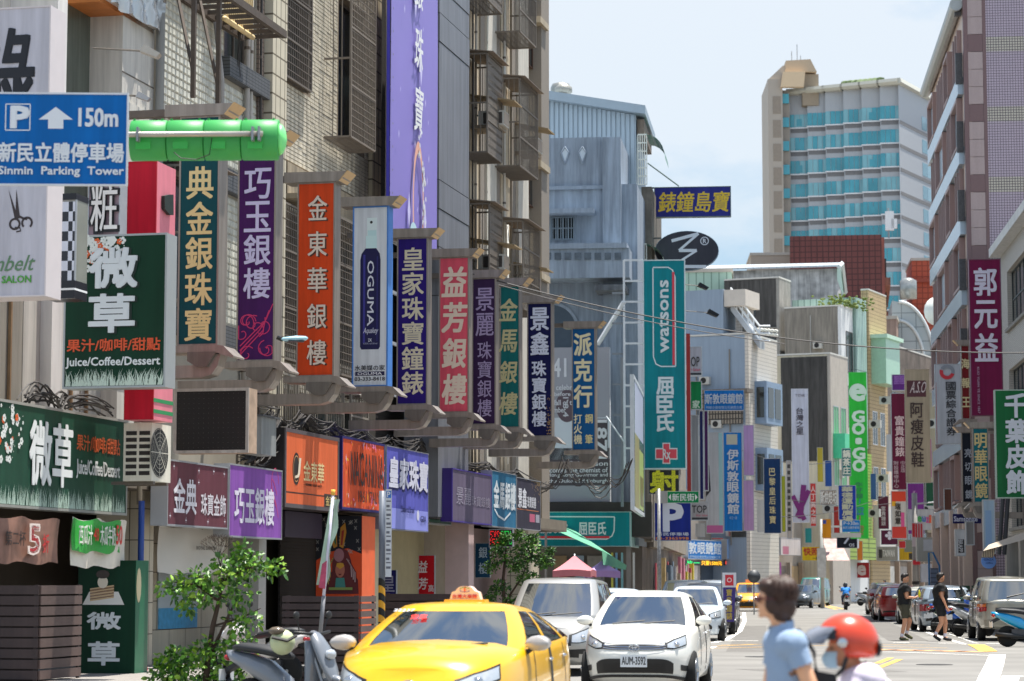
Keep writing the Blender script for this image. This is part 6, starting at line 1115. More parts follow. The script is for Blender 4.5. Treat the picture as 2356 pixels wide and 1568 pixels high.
p = at(1735, 1400, 120); t = thing('round_road_mirror', 'round dark backed road mirror on a post by the pink shops', 'mirror', W0, (p.x, p.y, 0)); MB().lathe([(.035, 0), (.035, 1.9)], (p.x, p.y, 0), n=8).build('post', GALV, t); z = at(1735, 1327, 120).z; MB().lathe([(.05, .06), (.28, .04), (.32, 0), (.32, -.03)], (p.x, p.y - .1, z), 'y', 20).build('mirror_back', M('3f444a', .5), t, True)
# ================================================================= right side of the street
GRN_L = M('978785', .55, 0, .12, 30, streak=.08); GRN_D = M('644e4e', .45, 0, .08, 20); PINK = M('b5a194', .5, 0, .08, 10); SKYB = M('a9b8c4', .25, .25, .05, 1)
pT = face_pl(2240, 100, A2); pTs = Pl(pT.w(pT.hit(2240, 1340)[0], 0, 0), -R(90) - A2); pTs.O.z = 0
X0 = pT.hit(2240, 1340)[0]; xc = lambda x: pT.hit(x, 1340)[0]; zc_ = lambda y: pT.hit(2270, y)[1]
BAYF = M('87706c', .5, 0, .08, 20); L = 18.5; ZT = 27.5
t = thing('granite_tile_tower', 'tall tower with brown granite panels and a lilac gridded tile wall at the right edge', 'building', pT, (X0 + 6, 8, 0))
MB().box(X0 + .3, X0 + 14, .06, L, 0, ZT - 1).build('core', M('6f6264', .8), t)
MB().box(xc(2293), X0 + 14, 0, .06, 0, ZT).build('tile_wall', M('9b8e9a', .4, 0, .06, 2, brick=(.112, .112, .011, '5b515a')), t)
MB().box(X0, xc(2250), -.02, .3, 0, ZT).build('brown_strip', GRN_D, t); MB().box(xc(2285), xc(2293), -.02, .06, 0, ZT).build('brown_strip', GRN_D, t)
per = zc_(79) - zc_(240); zb = zc_(119); k = 0
zz0 = zb - per * 10
for i in range(60):
 z = zz0 + i * per / 4
 if z < -.2 or z > ZT: continue
 MB().box(xc(2250) + .006, xc(2285) - .006, -.012, .06, z + .01, z + per / 4 - .01).build('granite_panel', GRN_D if i % 4 == 0 else GRN_L, t)
for i in range(14):
 z = zz0 + i * per
 if 0 < z < ZT: MB().box(xc(2293) + .01, X0 + 14, -.006, -.001, z, z + per * .21).build('cream_tile_band', M('a59f93', .4, 0, .06, 2, brick=(.112, .112, .013, '433a42')), t)
# street face
t2 = thing('granite_tower_street_face', 'street face of the granite tower with slanting bright sills and deep brown windows', 'building', pTs, (-11, 0, 0)); t2['category'] = 'facade'
MB().box(-L, -.02, .02, .3, 3.5, ZT - 1.5).build('granite_wall', PINK, t2)
for i in range(9):
 z = 4.2 + i * per
 if z > ZT - 3: break
 MB().box(-L, -.6, -.22, .02, z, z + .75).build('bright_sill_band', SKYB, t2)
 for j, (a, b, ty) in enumerate(((-18.2, -14.5, 0), (-13.6, -9, 1), (-8, -5.6, 0), (-4.4, -1.2, 2))):
  if (i + j) % 2 == 0:
   MB().box(a, b, -.24, .02, z + .8, z + .92).box(a, b, -.24, .02, z + per - .2, z + per - .05).box(b - .14, b, -.24, .02, z + .95, z + per - .2).box(a, a + .14, -.24, .02, z + .95, z + per - .2).build('bay_frame', BAYF, t2)
   MB().box(a + .2, b - .2, -.04, -.0, z + .97, z + per - .22).build('pane', SKYB, t2)
  else:
   n = 3 if ty != 1 else 5
   for q in range(n):
    u0 = a + (b - a) * q / n; MB().box(u0 + .06, u0 + (b - a) / n - .12, -.02, .012, z + .85, z + per - .15).build('pane', M('8fa2b0', .12, .1, .1, 1), t2); MB().box(u0 + (b - a) / n - .12, u0 + (b - a) / n + .02, -.18, .012, z + .85, z + per - .1).build('mullion', BAYF, t2)
for i in range(9):
 z = 5 + i * per * .98; MB().box(-.75, -.45, -.3, -.02, z, z + 1.3).build('air_vent_grille', M('5a5a5c', .6, .3, .4, 14), t2)
MB().lathe([(.28, -L - .2), (.28, -.2)], (0, -.25, ZT - 1.6), 'x', 12).build('roof_rail', M('a8aaa8', .4, .3), t2)
for x, w, m in ((-18.4, .5, PINK), (-16.6, 1.6, GRN_D), (-13, .6, PINK), (-11, 2, GRN_D), (-7.6, .6, PINK), (-6, 1.8, GRN_D), (-3.2, .7, PINK), (-2, .7, GRN_D), (-.9, .6, PINK)): MB().box(x, x + w, -.35 if m is PINK else -.12, .02, 0, 4.8).build('base_fin', m, t2)
# near white building on the right
pN = Pl(at(2318, 1340, 97), -R(90) - A2); pN.O.z = 0; TW = M('a9a49c', .6, 0, .07, 2, brick=(.2, .07, .008, '84807a'))
t = thing('white_tiled_building', 'white tiled building with barred windows cut off by the right edge', 'building', pN, (15, 2, 0))
zt = pN.hit(2322, 566)[1]; Zn = lambda x, y: pN.hit(x, y)[1]
holes = []
for i in range(3): z = zt - 3.2 - i * 3.9; holes += [(2.2, 9, z, z + 2.3), (10.5, 18, z, z + 2.3), (19.5, 27, z, z + 2.3)]
wall(t, 0, 34, 3.4, zt, holes, 0, TW, .3); MB().box(.2, 34, .4, 9, 3.4, zt - .1).build('inner_wall', M('7d7973', .8), t); MB().box(-.3, 34, -.45, .3, zt, zt + .35).build('coping', M('c3c3c0', .6, 0, .06, 2, streak=.2), t); MB().box(-.05, -.0, .0, 9, 3.4, zt).build('flank_wall', M('a29d96', .8, 0, .1, 1, streak=.2, brick=(.2, .2, .012, '7f7a74')), t)
for h in holes:
 win(t, *h, .1, M('2c3436', .5), 5, 2, d=.08); MB().box(h[0] - .1, h[1] + .1, -.12, .0, h[2] - .12, h[2]).build('sill', CONC, t)
MB().box(0, 34, .6, 8, .12, 3.4).build('shop_wall', M('8f8a84', .8, 0, .3, .7, streak=.3), t)
for k in range(7): MB().box(k * 5 + .2, k * 5 + .9, -.1, .6, .12, 3.4).build('column', M('9c978f', .7, 0, .1, 2, streak=.25), t)
for k, c in enumerate(('3a5a7a', '8f9398', '2c2c2e', 'a39d90', '2b5f86', '6a6a6c')): MB().box(k * 5 + 1.2, k * 5 + 4.6, .5, .6, .2, 2.8).build('shop_opening', M(c, .6, 0, .3, 1.5), t)
flat(pTs, -24, 0, -2.2, .3, .13, 'pavement', PAVE); flat(pN, -2, 36, -2.4, .3, .131, 'pavement', PAVE)
# signs on the right
s = v3(2232, 2305, 597, 957, 82, 'tall maroon cake shop sign with three white running script characters', '6e1240', (('郭元益', .16, .04, .86, .67, 'c2bccb', 'v', .035), ('KUO YUAN YE SINCE 1867', .2, .69, .27, .985, 'a88fa8', 'r', .01)), t=.3, frame=M('5e1a3c', .4))
s = v3(2212, 2231, 795, 965, 89, 'dark red sign strip with cream characters behind the tall maroon one', '6e1a1e', (('海報王', .05, .12, 1.0, .9, 'c2b48a', 'v', .04),), t=.25, frame=CHAMP); cap_and_bracket(s, CHAMP, True)
s = v3(2290, 2372, 897, 1147, 70, 'large dark green leather shop sign with four grey white characters at the right edge', '0d5a30', (('千葉皮飾', .30, .03, .90, .97, 'aeb4bc', 'v', .045),), t=.3, frame=M('8a9a90', .4))
s = v3(2239, 2275, 985, 1157, 82, 'teal optician sign with gold brush characters', '0f6a74', (('明華眼鏡', .12, .06, .88, .95, 'bfae78', 'v', .03),), t=.3, frame=CHAMP); cap_and_bracket(s, CHAMP, True)
s = v3(2213, 2236, 995, 1157, 86, 'nearly black sign with pale characters left of the teal optician one', '141a26', (('亮切眼鏡', .3, .2, 1.0, .98, '9aa0aa', 'v', .02),), t=.3, frame=CHAMP); cap_and_bracket(s, CHAMP, True)
s = v3(2192, 2258, 1183, 1205, 92, 'navy luggage shop sign with spaced white lettering', '1a1a4c', (('Samsonite', .04, .25, .86, .78, 'b0b2c4', 'h', .03),), t=.15, fw=0)
s = v3(2198, 2222, 1218, 1280, 90, 'white box sign with a black block of upright letters', 'b9bcc0', (('BRAPP', .3, .4, .7, .85, 'b0b2b8', 'r', .03),), ((.28, .38, .85, .88, '23242a'),), t=.5)
s = v3(2222, 2242, 1200, 1255, 84, 'grey louvred box sign right of the white box sign', '7f7d7c', t=.4); s = v3(2262, 2290, 1150, 1275, 78, 'pale blue beauty poster sign on the right pavement', '9ab0c0', (), ((.2, .2, .7, .9, '7a98b8'),), t=.3)
pr = face_pl(2275, 76, A2); c = pr.hit(2275, 1292); t = thing('round_blue_sign', 'round light blue sign hanging from a beige awning on the right', 'sign', pr, (c[0], 0, c[1] - .24)); MB().disc(c[0], 0, c[1], .23, .23, 28, .08).build('disc', M('5c86c4', .4, 0, .05), t); letters(MB(), 'GINZA', c[0] - .15, c[0] + .15, c[1] + .02, c[1] + .09, -.01, 'h', .02).build('lettering', inkm('2c4a8c'), t); letters(MB(), 'coffee', c[0] - .1, c[0] + .12, c[1] - .08, c[1] - .02, -.01, 'h', .02).build('lettering', inkm('2c4a8c'), t)
m = quadmesh(pr, [(2275, 1254, 0), (2365, 1222, 0), (2365, 1240, -2), (2262, 1268, -1)]); solo(m, 'beige_awning', M('a09382', .7, 0, .15, 2), 'beige awning over the round blue sign', 'awning', W0, tuple(at(2320, 1240, 76)))
m = quadmesh(pr, [(2262, 1268, -1.0), (2292, 1260, -1), (2285, 1284, -1), (2258, 1284, -1)]); solo(m, 'striped_valance', M('a89880', .7, 0, .1, 2, brick=(.06, 3, .014, '6f6456')), 'small striped valance above the round blue sign', 'awning', W0, tuple(at(2275, 1284, 76)))
for px, la in ((2312, 'leaning black cable conduit by the right awning'), (2300, 'grey steel pole above the right awning')): p = at(px, 1340, 80); m = MB(); m.tube([(p.x, p.y, 2.5), (p.x + .3, p.y, 6)], .07, 8); solo(m, 'conduit', M('3a3c40', .6), la, 'pipe', W0)
t = thing('white_cabinet', 'white wall mounted cabinet and awning box left of the granite tower', 'cabinet', face_pl(2130, 118, A2), (0, 0, 0)); pl = face_pl(2130, 118, A2); r = pl.rect(2110, 2152, 1237, 1292); t.location = pl.w((r[0] + r[1]) / 2, 0, r[2]); t['_b'] = ((r[0] + r[1]) / 2, 0, r[2]); MB().box(r[0], r[1], 0, 1, r[2], r[3]).build('casing', M('a5a59c', .6, 0, .1, 2, streak=.2), t); MB().box(r[0] + .3, r[1] - .1, -.02, 0, r[2] + .5, r[3] - .1).build('door', M('b5b8bb', .5), t)
t = thing('blue_stair_gate', 'blue framed gate behind the two pedestrians', 'gate', face_pl(2160, 110, A2), (0, 0, 0)); pl = face_pl(2160, 110, A2); g = MB(); r = pl.rect(2138, 2162, 1272, 1385); g.tube([(r[0], 0, .1), (r[0], 0, r[3]), (r[0] + (r[1] - r[0]) * .4, 0, r[3]), (r[1], 0, r[3] - .6), (r[1], 0, .1)], .05, 6); g.build('frame', M('2f6a9c', .5), t); MB().box(r[0] + .06, r[1] - .06, .02, .05, .1, r[3] - .7).build('sheet', M('6a7688', .5, 0, .1, brick=(2, .2, .03, '555f70')), t)
p = at(2205, 1385, 96); t = thing('green_hoarding', 'low dark green hoarding behind the parked motorcycles', 'hoarding', face_pl(2200, 98, A2), (0, 0, 0)); pl = face_pl(2200, 98, A2)
for x0, x1 in ((2150, 2200), (2202, 2232), (2236, 2262)): r = pl.rect(x0, x1, 1348, 1400); MB().box(r[0], r[1], 0, .04, .12, r[3]).build('hoarding_panel', M('24402f', .6, 0, .3, 3), t)
# ================================================================= skyline
pC = face_pl(2085, 330, R(28)); CYAN = M('45a5b6', .15, .05, .3, .35, spec=.8); CY2 = M('80bcc6', .15, .05, .25, .4, spec=.8); LW = M('b3b6ba', .5, .1, .05, .3); LOUV = M('6b6a6b', .7, 0, .1); ROLL = M('c7c5b8', .4, .1, .04)  # tower colours lightened, distance haze is put into the paint
t = thing('cyan_glass_tower', 'office tower with stepped cyan glass bays and pale grey panels', 'building', pC, (pC.hit(1960, 1340)[0], 5, 0))
xa, xb = pC.hit(1829, 1340)[0], pC.hit(2085, 1340)[0]; ztop = pC.hit(2085, 192)[1]; FH = 3.32; nb = 6; bw = (xb - xa) / nb; rn = random.Random(14)
for b in range(nb):
 u0 = xa + b * bw; step = .9
 def sl(za, zb_, d0, mat, nm, f0=0, f1=1, dz=0):
  a = (u0 + bw * f0, step * f0 - d0); c = (u0 + bw * f1, step * f1 - d0)
  MB().add([(a[0], a[1], za), (c[0], c[1], za), (c[0], c[1], zb_), (a[0], a[1], zb_)], [(0, 1, 2, 3)]).build(nm, mat, t)
 MB().add([(u0, 0, 30), (u0 + bw, step, 30), (u0 + bw, 8, 30), (u0, 8, 30), (u0, 0, ztop), (u0 + bw, step, ztop), (u0 + bw, 8, ztop), (u0, 8, ztop)], [(0, 1, 5, 4), (1, 2, 6, 5), (4, 5, 6, 7), (3, 0, 4, 7)]).build('panel_wall', LW, t)
 MB().prismx([(-.5, ztop - .1), (-.9, ztop + .25), (-.8, ztop + .7), (1.2, ztop + .75), (1.2, ztop - .1)], u0 - .2, u0 + bw + .1).build('cornice', ROLL, t)
 for f in range(12):
  z = ztop - 2.0 - (f + 1) * FH + .6
  if z < 32: break
  wh = 1.75 + .1
  for q in range(4): sl(z, z + wh, .06, rn.choice((CYAN, CYAN, CY2)), 'pane', q / 4 + .01, (q + 1) / 4 - .01)
  sl(z - .78, z - .22, .05, LOUV, 'louvre_band', .05, .97); sl(z - .2, z - .02, .25, WHITE, 'sill')
  if b in (0, 4): sl(z + .2, z + 1.2, .09, CYAN, 'opening_light', .36, .62)
R_ = Pl(pC.w(xb, 0, 0), R(90) - R(28)); R_.O.z = 0; d = 17
MB().box(xb, xb + .05, 0, d, 30, ztop).build('end_wall', M('b2b5ba', .5, .1, .04), t); MB().prism([(xb - .3, ztop - .1), (xb + .7, ztop + .1), (xb + .5, ztop + .75), (xb - .3, ztop + .75)], -.6, d + .4).build('cornice', ROLL, t)
for f in range(12):
 z = ztop - 2.0 - (f + 1) * FH + .6; MB().box(xb + .05, xb + .1, .3, d, z - .78, z - .3).build('louvre_band', LOUV, t)
 for q in range(3): MB().box(xb + .05, xb + .09, d * .58 + q * 2, d * .58 + q * 2 + 1.85, z, z + 1.9).build('pane', M('8fb4c4', .1, .1), t)
MB().box(xb + 5, xb + 16, d + 4, d + 10, 30, ztop - 1.6).build('rear_block', M('8b919b', .6, 0, .04, .3, brick=(2.2, 3.3, .1, '6d737c')), t); MB().box(xb + 4.6, xb + 16, d + 3.6, d + 10, ztop - 1.6, ztop - .9).build('cornice', ROLL, t)
for k in range(8): MB().blob((xa + (xb - xa) * (.48 + .045 * k), 2, ztop + 1.1), (.8, .8, .6), 6, 4, k, .3).build('roof_plant', M('5a6a48', .8, 0, .3), t)
pD = face_pl(1800, 335, A2 * .3); t = thing('beige_stair_tower', 'slim beige stair tower with cyan windows left of the glass tower', 'building', pD, (pD.hit(1830, 1340)[0], 3, 0)); BT = M('9c9388', .7, 0, .05, .3); q = lambda x: pD.hit(x, 1340)[0]; zq = lambda y, x=1800: pD.hit(x, y)[1]
MB().box(q(1779), q(1813), 0, 12, 28, zq(182)).build('wall', BT, t); MB().box(q(1813), q(1831), 1, 12, 28, zq(205)).box(q(1831), q(1900), 8, 12, zq(260), zq(205)).build('recessed_wall', M('857d74', .7, 0, .05, .3), t)
MB().prism([(q(1780), zq(182)), (q(1822), zq(182)), (q(1822), zq(150)), (q(1815), zq(150))], .5, 11).build('sloping_crown', BT, t); MB().prism([(q(1820), zq(165)), (q(1895), zq(165)), (q(1880), zq(136)), (q(1822), zq(139))], .3, 10).build('crown_block', M('a3927c', .7, 0, .04), t); MB().box(q(1895) - 2, q(1900), 1, 12, zq(240), zq(168)).build('crown_wall', M('8d806f', .7), t)
MB().prism([(q(1808), zq(203)), (q(1862), zq(203)), (q(1866), zq(168)), (q(1814), zq(168))], -.8, .2).build('canopy_block', M('c2ab8c', .6, 0, .04), t)
for k in range(11):
 y = 214 + k * 54.6; MB().box(q(1812.5), q(1829), .7, 1, zq(y + 22), zq(y)).build('pane', CYAN, t); MB().box(q(1790), q(1809), -.05, 0, zq(y + 48), zq(y + 8)).build('inset_panel', M('857a6e', .7), t)
g = MB()
for x, y in ((1840, 108), (1853, 92), (1861, 118)): g.tube([(q(x), 3, zq(140)), (q(x), 3, zq(y))], .06, 4)
solo(g, 'antenna_masts', M('8f9498', .5), 'thin antenna masts on the beige stair tower', 'antenna', pD, kind=None)
pE = face_pl(2040, 250, R(8)); t = thing('red_brown_building', 'red brown tiled building with open balconies below the glass tower', 'building', pE, (pE.hit(1930, 1340)[0], 3, 0)); q = lambda x: pE.hit(x, 1340)[0]; zt = pE.hit(2038, 540)[1]; RB = M('6a3a36', .7, 0, .10, .4, streak=.2, brick=(.6, .6, .06, '55302e'))
MB().box(q(1826), q(2040), 0, 22, 10, zt).build('wall', RB, t); MB().box(q(2040), q(2040) + .3, 0, 22, 10, zt - .3).build('end_wall', M('8a4c40', .7, 0, .25, .5, streak=.4), t)
for k in range(5):
 for j in range(3): MB().box(q(2040) + .3, q(2040) + .5, 2.5 + j * 6.5, 6.5 + j * 6.5, zt - 4.2 - k * 3.6, zt - 2.2 - k * 3.6).build('balcony_opening', M('3f3634', .8, 0, .3), t)
 MB().box(q(2040) + .3, q(2040) + .9, 1, 22, zt - 5.2 - k * 3.6, zt - 4.4 - k * 3.6).build('balcony', M('9c6a58', .7, 0, .3, 1, streak=.5), t)
g = MB(); p = at(2057, 560, 249)
MB().box(q(2050) , q(2050) + .9, 1, 1.5, zt + .6, zt + 2.6).build('mobile_mast_panel', WHITE, t); MB().box(q(2064), q(2064) + .6, 1, 1.5, zt + .8, zt + 1.8).build('mobile_mast_panel', WHITE, t); MB().tube([(q(2058), 1.4, zt - .2), (q(2058), 1.4, zt + 3)], .1, 6).build('mast', GALV, t)
def simple(name, label, x0, x1, yt, Y, ang, mat, cat='building', depth=10, zb=6, side=None, copmat=None):
 pl = face_pl((x0 + x1) / 2, Y, ang); a, b = pl.hit(x0, 1340)[0], pl.hit(x1, 1340)[0]; z = pl.hit((x0 + x1) / 2, yt)[1]; t = thing(name, label, cat, pl, ((a + b) / 2, depth / 2, zb)); MB().box(a, b, 0, depth, zb, z).build('wall', mat, t)
 MB().box(a - .1, b + .1, -.1, depth + .1, z + .002, z + .3).build('coping', copmat or M('a39c92', .7), t); return t, pl, a, b, z
simple('beige_low_block', 'small beige parapet block left of the red brown building', 1735, 1850, 588, 262, .05, M('978b7e', .8, 0, .05))
t, pl, a, b, z = simple('orange_building', 'orange red tiled building edge behind the granite tower', 2110, 2175, 600, 262, .1, M('a04a34', .7, 0, .1, .4, brick=(.6, .6, .05, '8a3f2c')))
for k in range(3): MB().box(a, b, -.4, -.02, z - 2.4 - k * 3.4, z - 2.0 - k * 3.4).build('ledge', M('8a4030', .7), t)
# white roofed house
pW = face_pl(1935, 215, R(10)); q = lambda x: pW.hit(x, 1340)[0]; zq = lambda y, x=1935: pW.hit(x, y)[1]; MOT = M('a9b3aa', .8, 0, .9, 1.2, streak=.4)
t = thing('white_roofed_house', 'mottled pale green steel house with a broad white sheet roof', 'building', pW, (q(1760), 5, 5)); MB().box(q(1560), q(1936), 0, 14, 8, zq(618)).build('wall', MOT, t)
MB().add([(q(1560), -.6, zq(618)), (q(1940), -.6, zq(616)), (q(1940) + .0, 7, zq(586)), (q(1560), 7, zq(586)), (q(1560), -.6, zq(614)), (q(1940), -.6, zq(612)), (q(1940), 7, zq(581)), (q(1560), 7, zq(581))], [(0, 1, 5, 4), (4, 5, 6, 7), (1, 2, 6, 5), (3, 2, 1, 0)]).build('roof', M('c6ccd0', .35, .2, .05, .3, brick=(.7, 99, .04, 'a8b0b4')), t)
MB().add([(q(1936), -.3, zq(645)), (q(1936) + .02, 14, zq(645)), (q(1936) + .02, 14, zq(618)), (q(1936) + .02, 7, zq(590)), (q(1936), -.3, zq(618))], [(0, 1, 2, 3, 4)]).build('gable', M('9ab5a8', .6, 0, .1, 1), t)
MB().tube([(q(1940), -.7, zq(616)), (q(1940), 7, zq(583)), (q(1940), 14.6, zq(630))], .22, 4).build('gable_trim', M('b5bcbc', .5), t)
g = face_pl(1640, 172, R(6)); simple('pale_green_shed', 'pale green corrugated shed roof behind the tall teal sign', 1560, 1690, 627, 190, .1, M('8fa89a', .6, 0, .05, 1, brick=(.6, 9, .05, '7a9486')), depth=6)
# curved white gridded building
pK = face_pl(2060, 228, .12); q = lambda x: pK.hit(x, 1340)[0]; zq = lambda y, x=2080: pK.hit(x, y)[1]; GT = M('a8b0b2', .3, .1, .04, .3, brick=(1.35, 1.35, .05, '7d8486'))
t = thing('curved_roof_building', 'pale gridded building with a quarter round roofline below the skyline', 'building', pK, (q(2110), 3, 0)); r0 = zq(690) - zq(845)
pts = [(q(2062), 5), (q(2200), 5), (q(2200), zq(850))] + [(q(2078) + (q(2160) - q(2078)) * math.cos(a), zq(850) + r0 * math.sin(a)) for a in [k * 1.5708 / 12 for k in range(13)]] + [(q(2062), zq(692))]
MB().prism(pts, 0, 10).build('gridded_wall', GT, t); m = MB()
for r in (1.0, .72): m.tube([(q(2078) + (q(2160) - q(2078)) * r * math.cos(a), -.1, zq(850) + r0 * r * math.sin(a)) for a in [k * 1.5708 / 14 for k in range(15)]], .16, 6)
m.build('curved_rib', M('b5babb', .4), t, True)
p = at(2150, 690, 232); m = MB(); m.blob((p.x + .5, p.y + 2, p.z - .9), (1.2, 1.2, 1.4), 16, 8); solo(m, 'white_dome', M('b9bab4', .5), 'small white dome above the curved roofline', 'dome', W0, smooth=True)
p = at(2090, 688, 240); t = thing('steel_water_tank', 'upright steel water tank beside the red brown building', 'water tank', W0, (p.x, p.y, p.z)); MB().lathe([(.85, p.z), (.85, p.z + 1.8), (.3, p.z + 2.1), (.02, p.z + 2.1)], (p.x, p.y, 0), n=18).build('shell', M('a9aaa6', .3, .6, .3, 3), t, True)
t, pl, a, b, z = simple('pinkish_backdrop_house', 'patchy pinkish house between the tan tile house and the curved roofline', 2020, 2072, 735, 224, .2, M('9c8478', .8, 0, .3, .4, streak=.3))
for k in range(4): MB().box(a + .6 + k % 2, a + 1.9 + k % 2, -.05, -.002, z - 3.2 - k * 2.9, z - 1.6 - k * 2.9).build('window', DARK, t)
t, pl, a, b, z = simple('cream_low_house', 'cream low house behind the beige vertical sign', 2050, 2180, 905, 216, .3, M('a9a18a', .8, 0, .08, .4, streak=.2))
simple('street_end_block', 'hazy block closing the street behind the parked cars on the right', 2100, 2260, 1180, 232, .3, M('8f8a84', .8, 0, .3, .4, streak=.2), zb=0)
# ================================================================= vehicles
def paint(c, metal=0, rough=.28): return M(c, rough, metal, .02, 2, coat=.7)
CARGLASS = M('0c1416', .03, 0, .05, 1, spec=1.0, coat=.5); CHROME = M('c9cacc', .12, .95, .02); CARGLASS.node_tree.nodes['Principled BSDF'].inputs['IOR'].default_value = 2.3
BLKPL = M('141415', .5, 0, .08); LAMP = M('c4cad0', .08, .3, .12, 30, coat=.6); REDL = M('8a1016', .15, 0, .1, 20, coat=.5); ORL = M('c8641a', .2, 0, .1, coat=.4); PLATE = M('c9ccce', .4)
def sgnp(v, p): return math.copysign(abs(v) ** p, v)
def lerp(tb, x):
 if x <= tb[0][0]: return tb[0][1]
 for (a, b), (c, d) in zip(tb, tb[1:]):
  if x <= c: f = (x - a) / (c - a); return b + (d - b) * f
 return tb[-1][1]
def smooth_tb(tb, x):
 if x <= tb[0][0]: return tb[0][1]
 for i in range(len(tb) - 1):
  a, b = tb[i]; c, d = tb[i + 1]
  if x <= c:
   f = (x - a) / (c - a); m0 = (d - tb[max(i - 1, 0)][1]) / max(c - tb[max(i - 1, 0)][0], 1e-6); e = tb[min(i + 2, len(tb) - 1)]; m1 = (e[1] - b) / max(e[0] - a, 1e-6); h = c - a
   return (2 * f ** 3 - 3 * f ** 2 + 1) * b + (f ** 3 - 2 * f ** 2 + f) * h * m0 + (3 * f ** 2 - 2 * f ** 3) * d + (f ** 3 - f ** 2) * h * m1
 return tb[-1][1]
class Car:
 def __init__(s, name, label, px, py_or_Y, heading, S, body, group=None, yaw=0):
  """px: pixel of the car's centre line at the nose (or tail), Y its distance; heading in radians from +Y (pi = towards us)"""
  s.S = S; p = at(px, 1340, py_or_Y); s.pl = Pl((p.x, p.y, 0), R(90) - heading); L = S['L']
  s.s0 = (-L / 2 if S.get('nose', 1) else L / 2)
  s.pl.O = s.pl.w(s.s0, 0, 0); s.th = thing(name, label, S.get('cat', 'car'), s.pl, (0, 0, 0), group); s.b = body
  s.W = S['W'] / 2; s.L2 = L / 2; s.z0 = S.get('z0', .2); s.front, s.rear, s.side = S['front'], S['rear'], S['side']; s.sh = S['sh']; s.n = S.get('n', 3.2)
  s.shell()
 def P(s, t, k):     # point of the lower body: t around (0 nose, pi tail), k 0 sill .. 1 shoulder
  c, q = math.cos(t), math.sin(t); b = s.W * lerp(s.side, k)
  a = s.L2 * (smooth_tb(s.front, k) if c > 0 else smooth_tb(s.rear, k)); x = a * sgnp(c, 2 / (s.n if c > 0 else s.S.get('nr', s.n))); y = b * sgnp(q, 2 / s.S.get('m', 4.5))
  if abs(x) > s.L2 * .55: y *= 1 - .10 * ((abs(x) / s.L2 - .55) / .45) ** 2
  zs = smooth_tb(s.sh, x); zb = s.z0 + (.08 * max(0, abs(x) / s.L2 - .8) / .2)
  return Vector((x, y, zb + (zs - zb) * k))
 def T(s, yn): return math.asin(min(1, abs(yn)) ** (s.S.get('m', 4.5) / 2)) * (1 if yn >= 0 else -1)      # parameter for a given share of the half width
 def tx(s, xn, side=1, rear=False):      # parameter on the flank for a given x share
  v = abs(xn) ** ((s.n if xn > 0 else s.S.get('nr', s.n)) / 2); a = math.acos(v) if xn > 0 else math.pi - math.acos(v); return a * side
 def patch(s, name, ts, kf, mat, nt=10, nk=5, off=.006, parent=None, smooth=True):
  t0, t1 = ts; m = MB(); rows = []
  for j in range(nk + 1):
   r = []
   for i in range(nt + 1):
    f = i / nt; t = t0 + (t1 - t0) * f; k0, k1 = kf(f); k = k0 + (k1 - k0) * j / nk; p = s.P(t, k); e = 1e-3
    du = s.P(t + e, k) - s.P(t - e, k); dv = s.P(t, min(k + e, 1)) - s.P(t, max(k - e, 0)); n = du.cross(dv)
    n = n.normalized() if n.length > 1e-9 else Vector((1, 0, 0)); r.append(tuple(p + n * off))
   rows.append(r)
  m.rings(rows, False, False); return m.build(name, mat, parent or s.th, smooth)
 def shell(s):
  S = s.S; N, K = 72, 9; m = MB(); rings = []
  tt = [2 * math.pi * i / N for i in range(N)]
  for k in range(K + 1): rings.append([s.P(t, k / K) for t in tt])
  bot = [Vector((p.x * .97, p.y * .9, s.z0 - .03)) for p in rings[0]]; m.rings([bot] + rings, False); n0 = 0; m.f.append(tuple(range(N - 1, -1, -1)))
  top = (K + 1) * N; J = 6; half = N // 2; cr = S.get('crown', .06); idx = {}
  for i in range(N): idx[(i, 0)] = top + i
  def vid(i, j):      # i in 0..half, j 0..J across from +y to -y
   if j == 0: return top + i
   if j == J: return top + (N - i) % N
   if i in (0, half): return top + i
   if (i, j) not in idx:
    a, b = rings[K][i], rings[K][(N - i) % N]; f = j / J; p = a.lerp(b, f); u = 2 * f - 1; edge = min(1, min(i, half - i) / 5) ; p.z += cr * (1 - u ** 2) * edge * (1 + .35 * (1 - abs(u)) * 0) + .012 * math.exp(-((abs(u) - .62) / .1) ** 2) * edge
    idx[(i, j)] = len(m.v); m.v.append(tuple(p))
   return idx[(i, j)]
  for i in range(half):
   for j in range(J):
    f = []; [f.append(q) for q in (vid(i, j), vid(i + 1, j), vid(i + 1, j + 1), vid(i, j + 1)) if q not in f]
    if len(f) > 2: m.f.append(tuple(f))
  s.body = m.build('body', s.b, s.th, True); wb = S['wb'] / 2; wr = S.get('wr', .32); xo = S.get('wo', .05)
  wx = [wb + xo, -wb + xo]; s.wx = wx
  if S.get('cut', True):
   cm = MB()
   for x in wx:
    for y in (-s.W - .1, s.W - .24): cm.lathe([(wr + .045, 0), (wr + .045, .34)], (x, y, wr), 'y', 22)
   co = cm.build('cutter', BLKPL, s.th); md = s.body.modifiers.new('b', 'BOOLEAN'); md.operation = 'DIFFERENCE'; md.object = co; md.solver = 'EXACT'; co.parent = s.body.parent
   CUTS.append((s.body, co))
  # cabin
  Cb = S['cab']; xf0, xr0, xf1, xr1 = Cb['x']; w0, w1 = s.W * Cb['w'][0], s.W * Cb['w'][1]; zt = S['H']; nF, nS, nR = 12, 18, 10; bow = Cb.get('bow', .16); rb = Cb.get('rbow', .1)
